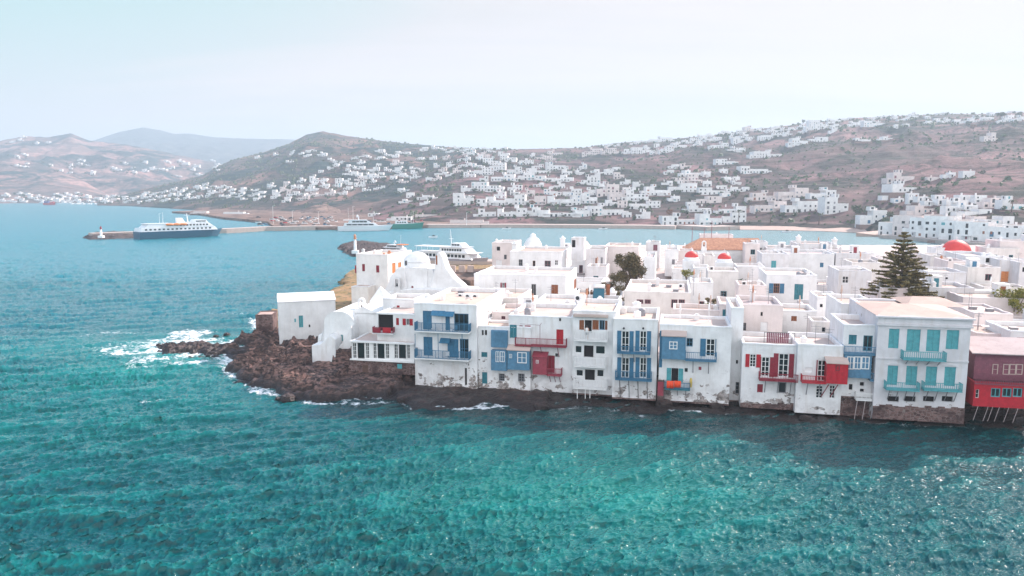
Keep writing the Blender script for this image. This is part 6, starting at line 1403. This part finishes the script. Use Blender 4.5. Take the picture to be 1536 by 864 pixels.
for i_, (px_, py_, Y_, h_, r__, lf_, lb_) in enumerate(((915, 425, 128, 3.2, 2.4, 'leaf_olive', 'brown shrub at the far left of the garden by the pink wall'), (987, 425, 122, 2.6, 2.2, 'leaf_yellow', 'yellowish shrub below the green-shuttered house'), (1003, 418, 128, 2.2, 1.6, 'leaf_green', 'little green shrub at the foot of the narrow bright house'), (926, 410, 140, 4.0, 2.6, 'leaf_olive', 'tall brown bush behind the rounded tree'), (1110, 398, 140, 3.4, 1.8, 'leaf_green', 'green garden bush right of the right red dome'), (1068, 430, 112, 2.6, 1.5, 'leaf_olive', 'bush on the pergola terrace'), (1302, 440, 105, 3.2, 2.2, 'leaf_green', 'dark green bush at the left foot of the conifer'), (1392, 432, 108, 2.6, 1.6, 'leaf_green', 'green bush at the right foot of the conifer'), (1290, 385, 160, 2.5, 1.5, 'leaf_rust', 'reddish potted shrub on the terrace left of the conifer'), (1492, 436, 104, 2.2, 1.0, 'leaf_green', 'small bush at the curved white house door'), (885, 420, 125, 2.6, 1.6, 'leaf_rust', 'reddish bush at the corner of the long white house'))):
    x, y, z = at_t(px_, py_, Y_, 4.6); tree('shrub', lb_, x, y, z, h_+1.2, r__, lf_, 60+i_, 'shrub', n=1300, sz=.17, clumps=9, trunk=False, zr=.8)
x, y, z = at_t(903, 440, 108, 5.6); tree('shrub', 'low dark undergrowth bush right of the solar panel', x, y, z, 3.2, 1.6, 'leaf_olive', 44, 'shrub', n=700, sz=.15, clumps=8, trunk=False)
x, y, z = at_t(697, 424, 128, 4); tree('shrub', 'dense green bush between the church and the long white house', x, y, z, 3.6, 2.6, 'leaf_yellow', 5, 'shrub', n=1200, sz=.17, clumps=10, trunk=False)
x, y, z = at_t(1063, 449, 103, 6); tree('shrub', 'small olive bush beside the bright white gable', x, y, z, 3.2, 1.0, 'leaf_yellow', 6, 'shrub', n=600, sz=.13, clumps=7, trunk=False)
x, y, z = at_t(1030, 395, 140, 7.2); tree('shrub', 'ochre bush on the wall below the left red dome', x, y, z, 2.6, 1.7, 'leaf_yellow', 7, 'shrub', n=600, sz=.15, clumps=7, trunk=False)
x, y, z = at_t(1524, 440, 104, 5); tree('lemon_tree', 'bright yellow-green leafy tree at the right edge of the town', x, y, z, 5.6, 2.9, 'leaf_yellow', 8, n=2200, sz=.2, clumps=12, zr=.8)
x, y, z = at_t(1258, 455, 100, 8.2)
rs = random.Random(9); root = empty('bare_tree', (x, y, z)); tag(root, 'small leafless brown tree on the roofs beside the tall white garden wall', 'tree'); tk = MB(); tk.tube((0, 0, 0), (0, 0, .9), .12, .1)
for i in range(16): a = rs.uniform(0, 6.28); e = rs.uniform(.2, .8); tk.tube((0, 0, .8), (math.cos(a)*e, math.sin(a)*e, rs.uniform(1.6, 2.5)), .05, .015, 5)
tk.build('trunk', M['bark'], root); mb = MB(); leaves(mb, (0, 0, 1.4), (.6, .6, .6), 150, .1, rs); mb.build('crown', M['leaf_rust'], root)
# Norfolk Island pine
p = at_Y(1357, 348, 112); zb_ = 4.0; Ht = p.z-zb_; root = empty('norfolk_pine', (p.x, p.y, zb_)); tag(root, 'tall tiered Norfolk pine rising above the white roofs', 'tree'); rs = random.Random(4)
br = MB().tube((0, 0, -.5), (0, 0, Ht), .28, .05, 8); mb = MB(); tiers = 17
for k in range(tiers):
    t = k/(tiers-1); zz = Ht*(.28+.70*t)+rs.uniform(-.12, .12); rr = 5.0*(1-t)**.85+.25; nb = 9 if t < .6 else 7; a0 = rs.random()*6
    for i in range(nb):
        a = a0+6.283*i/nb+rs.uniform(-.2, .2); L_ = rr*rs.uniform(.62, 1.18); dz = L_*(.10 if t < .5 else .22)
        tip = Vector((math.cos(a)*L_, math.sin(a)*L_, zz+dz)); br.tube((0, 0, zz), tip, .05, .02, 4); side = Vector((-math.sin(a), math.cos(a), 0)); m_ = int(L_/.095)
        for j in range(int(L_*2.2)+1):
            u = .2+.8*(j+rs.random())/(int(L_*2.2)+1); leaves(mb, Vector((0, 0, zz)).lerp(tip, u)+Vector((0, 0, .08)), (.42, .42, .28), 15, .14, rs)
        for j in range(m_):
            u = (j+1)/m_
            if u < .12: continue
            P = Vector((0, 0, zz)).lerp(tip, u)+Vector((0, 0, .10*math.sin(u*3.1)))
            for s in (-1, 1):
                ln = .42*(1-.55*u)*(.7+.5*rs.random())+.08; e = P+side*s*ln+Vector((math.cos(a), math.sin(a), 0))*ln*.7+Vector((0, 0, rs.uniform(-.03, .16)))
                w_ = Vector((0, 0, .10)); mb.add([P-w_, e-w_*.5, e+w_*.7, P+w_*1.2], [(0, 1, 2, 3)]); q_ = (e-P).cross(Vector((0, 0, 1))).normalized()*.11; mb.add([P-q_, e-q_*.6, e+q_*.6, P+q_], [(0, 1, 2, 3)])
mb.build('crown', M['leaf_pine'], root); br.build('trunk', M['bark'], root)
# palms by the beach, hillside trees
def palm(px, pb, pt, label, seed):
    p = ground(px, pb) or at_z(px, pb, 1); rs = random.Random(seed); h = (pb-pt)*p.y/FP; root = empty('palm_tree', (p.x, p.y, p.z)); tag(root, label, 'palm tree'); MB().tube((0, 0, -1), (.3, 0, h*.85), .35, .22, 7).build('trunk', M['bark'], root); mb = MB()
    for i in range(22):
        a = rs.uniform(0, 6.28); L_ = rs.uniform(2.2, 3.4)*h/14+1; prev = Vector((.3, 0, h*.85)); 
        for j in range(5):
            u = (j+1)/5; P = Vector((.3+math.cos(a)*L_*u, math.sin(a)*L_*u, h*.85+L_*(.55*math.sin(u*2.6)-.45*u*u))); s = Vector((-math.sin(a), math.cos(a), 0))*.32*(1.1-u*.8); mb.add([prev-s, P-s*.8, P+s*.8, prev+s], [(0, 1, 2, 3)]); prev = P
    mb.build('crown', M['leaf_green'], root)
palm(1107, 341, 314, 'tall palm at the water end beside the small beach', 1); palm(1155, 336, 318, 'bushy palm in front of the long hotel', 2); palm(1228, 337, 320, 'rust-tinged palm right of the bushy palm by the hotel', 3); palm(1298, 337, 308, 'tall palm in the dark garden right of the hotel', 4); palm(1517, 318, 300, 'reddish palm before the houses at the right edge', 5)
hill_tr = [(962,322,13,'leaf_green','round dark tree beside the low arched quay house'),(1004,325,11,'leaf_rust','rust-coloured tree right of the gabled house by the quay'),(1174,330,12,'leaf_green','dark garden tree at the middle of the beach hotel'),(1210,334,10,'leaf_green','green garden tree near the beach hotel end'),(1285,326,18,'leaf_green','tall dark tree group crown right of the big hotel'),(1335,330,13,'leaf_green','rounded green tree left of the waterfront quarter'),(798,309,9,'leaf_rust','brownish tree between two quay-row houses'),(766,312,8,'leaf_green','small dark tree left of the brownish tree'),(1500,180,14,'leaf_green','big dark tree cluster on the skyline at the right'),(1528,176,8,'leaf_green','smaller skyline tree at the far right edge'),(1088,208,8,'leaf_green','dark skyline tree between ridge houses'),(1205,186,7,'leaf_green','skyline tree left of the tall crest house'),(715,308,9,'leaf_green','dark tree beside the big quay house'),(605,262,8,'leaf_green','dark tree above the dense hamlet'),(575,275,9,'leaf_green','dark tree within the dense hamlet'),(880,317,7,'leaf_rust','rusty small tree over the quay terrace'),(1460,196,9,'leaf_rust','orange-brown tree below the right crest')]
for i, (px, pb, wd_, lf, lb) in enumerate(hill_tr):
    p = ground(px, pb)
    if p is None: continue
    r_ = wd_*p.y/FP/2; tree('hillside_tree', lb, p.x, p.y, p.z-.3, r_*2.1, r_*1.25, lf, 20+i, n=420, sz=r_*.17, clumps=9)
# scrub
rs = random.Random(8); mb = MB(); nsc = 0
OCX = np.array([(p_[4].x, p_[4].y) for p_ in PEND])
nf_ = lambda x, y: float(fbm(np.array([x/90.0]), np.array([y/90.0]), 61, 4)[0])
cand = np.stack([np.random.RandomState(1).uniform(-800, 1300, 26000), np.random.RandomState(2).uniform(340, 1700, 26000)], -1)
dens = fbm(cand[:, 0]/110, cand[:, 1]/110, 61, 4)
for (x, y), dn in zip(cand, dens):
    if dn < rs.uniform(-.25, .22): continue
    if abs(x) > y*.8: continue
    if np.min((OCX[:, 0]-x)**2+(OCX[:, 1]-y)**2) < 70: continue
    z = drop(x, y)
    if z is None or z < 3: continue
    r_ = rs.uniform(.8, 2.2)*(1 if rs.random() < .85 else 1.8)*(y/900)**.4; nsc += 1; k = 6; a0 = rs.random()
    vs = [(x+r_*math.cos(a0+i*1.047)*rs.uniform(.7, 1.2), y+r_*math.sin(a0+i*1.047)*rs.uniform(.7, 1.2), z-.4) for i in range(k)]+[(x+r_*.6*math.cos(a0+.5+i*1.047)*rs.uniform(.6, 1.2), y+r_*.6*math.sin(a0+.5+i*1.047), z+r_*rs.uniform(.5, 1.0)) for i in range(k)]
    mb.add(vs, [(i, (i+1) % k, k+(i+1) % k, k+i) for i in range(k)]+[tuple(range(k, 2*k))])
for p_ in PEND:
    for _ in range(4):
        x = p_[4].x+rs.uniform(-14, 14); y = p_[4].y+rs.uniform(-13, 2); z = drop(x, y)
        if z is None or z < 2.5: continue
        if np.min(np.abs(OCX[:, 0]-x)+np.abs(OCX[:, 1]-y-3)) < 6: continue
        r_ = rs.uniform(1.2, 3.0)*(p_[4].y/900)**.5; leaves(mb, (x, y, z+r_*.6), (r_, r_, r_*.8), 22, r_*.5, rs)
o = mb.build('scrub', M['leaf_green']); o['kind'] = 'stuff'; print('scrub', nsc)

# ================================================================ ROOFTOP AND SEA-FRONT BELONGINGS
def on(px, py, z): p = at_z(px, py, z); return p
# solar water heater
p = on(898, 452, 9.3); r = empty('solar_water_heater', p, ROW_A); tag(r, 'solar water heater with dark teal collector and white tank on the roof', 'solar heater')
MB().add([(-.75, -.9, .25), (.75, -.9, .25), (.75, .35, 1.75), (-.75, .35, 1.75), (-.75, -.84, .19), (.75, -.84, .19), (.75, .42, 1.69), (-.75, .42, 1.69)], [(0,1,2,3),(4,7,6,5),(0,4,5,1),(1,5,6,2),(2,6,7,3),(3,7,4,0)]).build('collector', M['solar'], r)
MB().lathe([(.02, -.8), (.27, -.78), (.27, .78), (.02, .8)], (0, 0), 14).build('tank', M['wpaint'], r).matrix_local = Matrix.Translation((0, .45, 2.0)) @ Matrix.Rotation(math.pi/2, 4, 'Y')
MB().tube((-.7, .5, 0), (-.7, .4, 1.8), .03).tube((.7, .5, 0), (.7, .4, 1.8), .03).tube((-.7, -.85, 0), (-.7, -.85, .3), .03).tube((.7, -.85, 0), (.7, -.85, .3), .03).build('stand', M['grey'], r)
p = on(912, 449, 9.4); r = empty('wooden_post', p, ROW_A); tag(r, 'upright wooden door leaf standing beside the solar heater', 'door frame'); MB().box(-.25, .25, -.06, .06, 0, 2.1).build('leaf', M['wood'], r); MB().box(-.32, .32, -.05, .05, 2.1, 2.2).build('lintel', M['dwood'], r)
def ac(px, py, z, lb, s=1.0):
    p = on(px, py, z); r = empty('air_conditioner', p, ROW_A+R(-8)); tag(r, lb, 'air conditioner', 'outdoor units on the roofs'); MB().box(-.45*s, .45*s, -.18, .18, .08, .08+.62*s).build('casing', M['wpaint'], r, bev=.02)
    MB().lathe([(.22*s, 0), (.22*s, .02)], (0, 0), 12).build('fan_grille', M['dark'], r).matrix_local = Matrix.Translation((-.1*s, -.185, .39*s)) @ Matrix.Rotation(math.pi/2, 4, 'X'); MB().box(-.38*s, -.3*s, -.15, .15, 0, .08).box(.3*s, .38*s, -.15, .15, 0, .08).build('feet', M['grey'], r)
ac(692, 448, 9.9, 'left one of three outdoor units on the roof of the blue-balcony house'); ac(714, 449, 9.9, 'right one of three outdoor units on the roof of the blue-balcony house')
ac(703, 449, 9.9, 'lower of two stacked outdoor units at the middle of the blue-balcony house roof'); ac(703, 449, 10.65, 'upper of two stacked outdoor units at the middle of the blue-balcony house roof')
ac(868, 452, 9.5, 'outdoor unit on the roof left of the solar heater', 1.2); ac(1186, 506, 7.4, 'outdoor unit by the dark rack on the wine-red shutter house', .8); ac(1022, 432, 9.6, 'outdoor unit on the louvred-window house roof', .9); ac(806, 404, 7.2, 'outdoor unit on the terrace below the cone turret')
# dark slatted rack on the roof
b = Hs['H']; a0, z0 = b.f(1150, 511, 1.6); a1, z1 = b.f(1184, 500, 1.6); r = empty('roof_rack', b.W2(a0, 1.6, b.h-.35), ROW_A); tag(r, 'dark slatted rack with thin legs on the wine-red shutter house roof', 'rack'); mb = MB(); L_ = a1-a0; hz_ = z1-(b.h-.35)
for i in range(12): mb.box(L_*i/12, L_*i/12+L_/16, -.02, .02, .25, hz_)
mb.build('slats', M['plum'], r); fr_ = MB().box(-.3, L_+.6, -.03, .03, hz_, hz_+.06)
for x in (-.3, L_+.55): fr_.box(x, x+.05, -.03, .03, 0, hz_)
fr_.build('frame', M['dark'], r)
# cloths hung on the lower blue balcony
b = Hs['G']
for i, (x0, x1, y0, y1, mt, lb) in enumerate(((1000, 1010.5, 572, 582, 'redcloth', 'left orange-red blanket hung over the low blue balcony'), (1011, 1021.5, 572, 581, 'redcloth', 'right orange-red blanket hung over the low blue balcony'))):
    a0, z0 = b.f(x0, y1, -1.02); a1, z1 = b.f(x1, y0, -1.02); P = b.W2(a0, -1.0, z0); mb = MB(); n = 10; vs = []; fs = []
    for j in range(n+1):
        u = j/n; off = .05*math.sin(u*17+i*2)
        for z_, y_ in ((0, -.08+off), ((z1-z0)*.5, -.06+off*.8), (z1-z0, -.05+off*.3), (z1-z0+.02, .06), ((z1-z0)*.6, .10)): vs.append(((a1-a0)*u, y_, z_))
    for j in range(n):
        for q_ in range(4): a = j*5+q_; fs.append((a, a+5, a+6, a+1))
    o = mb.add(vs, fs, True).build('blanket', M[mt], None, P, ROW_A); so_ = o.modifiers.new('t', 'SOLIDIFY'); so_.thickness = .03; tag(o, lb, 'blanket')
a0, z0 = b.f(1036, 581, -.6); P = b.W2(a0, -.6, z0); mb = MB().lathe([(.12, 0), (.16, .5), (.13, 1.0), (.02, 1.1)], (0, 0), 10); o = mb.build('gas_bottle', M['yellow'], None, P); tag(o, 'mustard-coloured tall container at the end of the low blue balcony', 'container')
# clay pots
for i, (px, py, z, lb) in enumerate(((584, 383, 11.0, 'big terracotta jar on the headland house roof'), (576, 384, 11.0, 'small terracotta jar left of the big jar on the headland house roof'), (1500, 441, 6.2, 'clay urn at the doorway of the curved white house'), (800, 451, 9.2, 'clay pot on the roof behind the red balcony house'), (1412, 388, 10.7, 'clay pot on the roof left of the big red dome'))):
    p = on(px, py, z); s = .55 if i in (0, 2) else .35; o = MB().lathe([(.3*s, 0), (.75*s, .7*s), (.7*s, 1.3*s), (.35*s, 1.7*s), (.45*s, 1.85*s), (.3*s, 1.85*s)], (0, 0), 12).build('clay_pot', M['clay'], None, p); tag(o, lb, 'pot')
# aerials
for i, (px, py, z, lb) in enumerate(((912, 372, 11, 'thin aerial above the blank pink wall'), (1318, 447, 9, 'white aerial pole on the pink roof before the conifer'), (1128, 425, 10, 'dark aerial pole left of the blue-shuttered house'), (1040, 440, 10, 'aerial on the louvred-window house'), (744, 447, 9.5, 'aerial on the plain block behind the blue-balcony house'), (1210, 500, 8, 'aerial on the roof above the red bay'))):
    p = on(px, py, z); o = MB().tube((0, 0, -.3), (0, 0, 2.3), .035, .02).tube((-.5, 0, 2.0), (.5, 0, 2.0), .02).tube((-.35, 0, 1.75), (.35, 0, 1.75), .02).tube((0, -.3, 2.2), (0, .3, 2.2), .02).build('aerial', M['grey'], None, p, ro.uniform(0, 1)); tag(o, lb, 'aerial')
# balcony furniture
b = Hs['B']
def chair(name, B, a, y, z, mt, lb, rz=0):
    r = empty(name, B.W2(a, y, z), ROW_A+rz); tag(r, lb, 'chair'); MB().box(-.22, .22, -.22, .22, .42, .46).build('seat', M[mt], r); MB().box(-.22, .22, .19, .22, .46, .9).build('backrest', M[mt], r)
    for sx in (-.19, .16):
        for sy in (-.19, .16): MB().box(sx, sx+.03, sy, sy+.03, 0, .42).build('leg', M[mt], r)
_, zf1 = b.f(660, 500, -1.15); _, zf2 = b.f(660, 540, -1.15)
chair('balcony_chair', b, 2.6, -.6, zf1, 'wpaint', 'white chair on the upper long blue balcony'); chair('balcony_chair', b, 4.4, -.6, zf2, 'wpaint', 'white chair on the lower long blue balcony', .5); chair('balcony_chair', b, 5.3, -.55, zf1, 'blue2', 'grey-blue chair on the upper long blue balcony', -.4)
# person leaning at the top white balcony
def person(P, rz, label, shirt, trous, h=1.68, lean=.12):
    root = empty('person', P, rz); tag(root, label, 'person'); s = h/1.7
    J = {'pel': (0, 0, .93), 'ch': (0, -lean*.6, 1.25), 'nk': (0, -lean, 1.45), 'hd': (0, -lean*1.3, 1.58), 'tp': (0, -lean*1.35, 1.70), 'lh': (-.1, 0, .88), 'lk': (-.11, -.03, .48), 'la': (-.12, .02, .07), 'lt': (-.12, -.16, .03), 'rh': (.1, 0, .88), 'rk': (.11, -.04, .48), 'ra': (.12, .03, .07), 'rt': (.13, -.15, .03),
         'ls': (-.19, -lean*.8, 1.38), 'le': (-.25, -.22, 1.13), 'lw': (-.17, -.43, 1.02), 'lf': (-.13, -.52, 1.02), 'rs': (.19, -lean*.8, 1.38), 're': (.25, -.20, 1.13), 'rw': (.17, -.43, 1.02), 'rf': (.13, -.52, 1.02)}
    rad = dict(pel=.14, ch=.145, nk=.055, hd=.095, tp=.06, lh=.09, lk=.06, la=.04, lt=.035, rh=.09, rk=.06, ra=.04, rt=.035, ls=.06, le=.042, lw=.03, lf=.025, rs=.06, re=.042, rw=.03, rf=.025)
    E_ = [('pel', 'ch'), ('ch', 'nk'), ('nk', 'hd'), ('hd', 'tp'), ('pel', 'lh'), ('lh', 'lk'), ('lk', 'la'), ('la', 'lt'), ('pel', 'rh'), ('rh', 'rk'), ('rk', 'ra'), ('ra', 'rt'), ('ch', 'ls'), ('ls', 'le'), ('le', 'lw'), ('lw', 'lf'), ('ch', 'rs'), ('rs', 're'), ('re', 'rw'), ('rw', 'rf')]
    ks = list(J); me = bpy.data.meshes.new('body'); me.from_pydata([tuple(c*s for c in J[k]) for k in ks], [(ks.index(a), ks.index(b)) for a, b in E_], []); o = bpy.data.objects.new('body', me); COL.objects.link(o); o.parent = root
    sk = o.modifiers.new('skin', 'SKIN'); 
    for i, k in enumerate(ks): me.skin_vertices[0].data[i].radius = (rad[k]*s, rad[k]*s*.8) if len(me.skin_vertices) else (.1, .1)
    me.skin_vertices[0].data[0].use_root = True; sb = o.modifiers.new('sub', 'SUBSURF'); sb.levels = sb.render_levels = 1; me.materials.append(M['skin'])
    def shell(name, z0, z1, r0, r1, mt, y=0): MB().lathe([(r0*.9, z0*s), (r0, z0*s+.02), (r1, z1*s-.03), (r1*.6, z1*s)], (0, y), 12, 1, .75).build(name, M[mt], root)
    shell('shirt', .90, 1.43, .17, .185, shirt, -lean*.5); shell('trousers', .62, .93, .19, .17, trous)
    MB().lathe([(.10, 1.55*s), (.108, 1.62*s), (.09, 1.69*s), (.02, 1.735*s)], (0, -lean*1.2+.02), 12).build('hair', M['hair'], root)
try:
    b = Hs['E']; a0, zf = b.f(878, 511, -1.0); person(b.W2(a0+.1, -.42, zf), ROW_A, 'person in a white shirt leaning on the top white balcony railing', 'wpaint', 'grey')
except Exception as ex: print('PERSON', ex)
# boulders round the headland
rs = random.Random(17)
for i, (px, py, s, lb) in enumerate(((432, 601, 1.0, 'reddish boulder in the water below the headland rocks'), (418, 600, .5, 'small dark boulder left of the reddish boulder'), (352, 529, .9, 'dark boulder in the foam between reef and headland'), (340, 503, .6, 'black rock standing in the tidal pool'), (324, 505, .45, 'small black rock left in the tidal pool'), (300, 520, .5, 'low brown rock on the reef flat'), (312, 534, .4, 'little rock awash below the reef'), (996, 609, 1.0, 'dark boulder at the foot of the brick lean-to'), (1075, 612, .8, 'rounded boulder behind the small breaking wave'), (812, 612, .9, 'rock at the right end of the long ledge'), (604, 602, .8, 'rock at the left end of the long ledge'), (1208, 630, .7, 'boulder at the foot of the red bay house'))):
    p = at_z(px, py, 0); mb = MB(); vs = []; fs = []; n = 12; m_ = 8
    for j in range(m_+1):
        th = math.pi*j/m_
        for k in range(n):
            ph = 6.283*k/n; q = Vector((math.sin(th)*math.cos(ph), math.sin(th)*math.sin(ph)*.8, math.cos(th)*.65)); nn = 1+.35*float(fbm(np.array([q.x*1.5+i*7]), np.array([q.y*1.5+q.z*2]), 5, 3)[0]); vs.append(q*s*nn)
    for j in range(m_):
        for k in range(n): fs.append((j*n+k, (j+1)*n+k, (j+1)*n+(k+1) % n, j*n+(k+1) % n))
    o = mb.add(vs, fs).build('boulder', M['rock'], None, (p.x, p.y, s*.15)); tag(o, lb, 'rock')

P = [at_z(x_, y_, 3.25) for x_, y_ in ((664, 406), (744, 402), (744, 413), (706, 421), (680, 416))]
o = MB().add([tuple(q) for q in P]+[(q.x, q.y, 2.0) for q in P], [(0, 1, 2, 3, 4)]+[((i+1) % 5, i, 5+i, 5+(i+1) % 5) for i in range(5)]).build('quay_apron', M['tan']); o['kind'] = 'structure'
for i, px in enumerate((679, 693, 706)):
    q = at_z(px, 408, 3.25); o = MB().box(-.8, .8, -.4, .4, -.2, 1.7).build('quay_pillar', M['roofw'], None, q, ROW_A, bev=.05); tag(o, f'{("left", "middle", "right")[i]} of three square pale pillars on the quay edge beside the excursion ferry', 'pillar', 'pillars on the town quay')
# ================================================================ the hazy sea air
hz = MB(); hz.box(-9500, 9500, -420, 9100, -8, 395)
hm = bpy.data.materials.new('sea_haze'); hm.use_nodes = True; ht = hm.node_tree; ht.nodes.clear()
ho = N(ht, 'ShaderNodeOutputMaterial'); hv = N(ht, 'ShaderNodeVolumePrincipled')
hv.inputs['Color'].default_value = (0.68, 0.86, 1.0, 1); hv.inputs['Density'].default_value = 0.00029; hv.inputs['Anisotropy'].default_value = 0.15
ht.links.new(hv.outputs[0], ho.inputs['Volume'])
haze = hz.build('haze', hm); haze['kind'] = 'stuff'
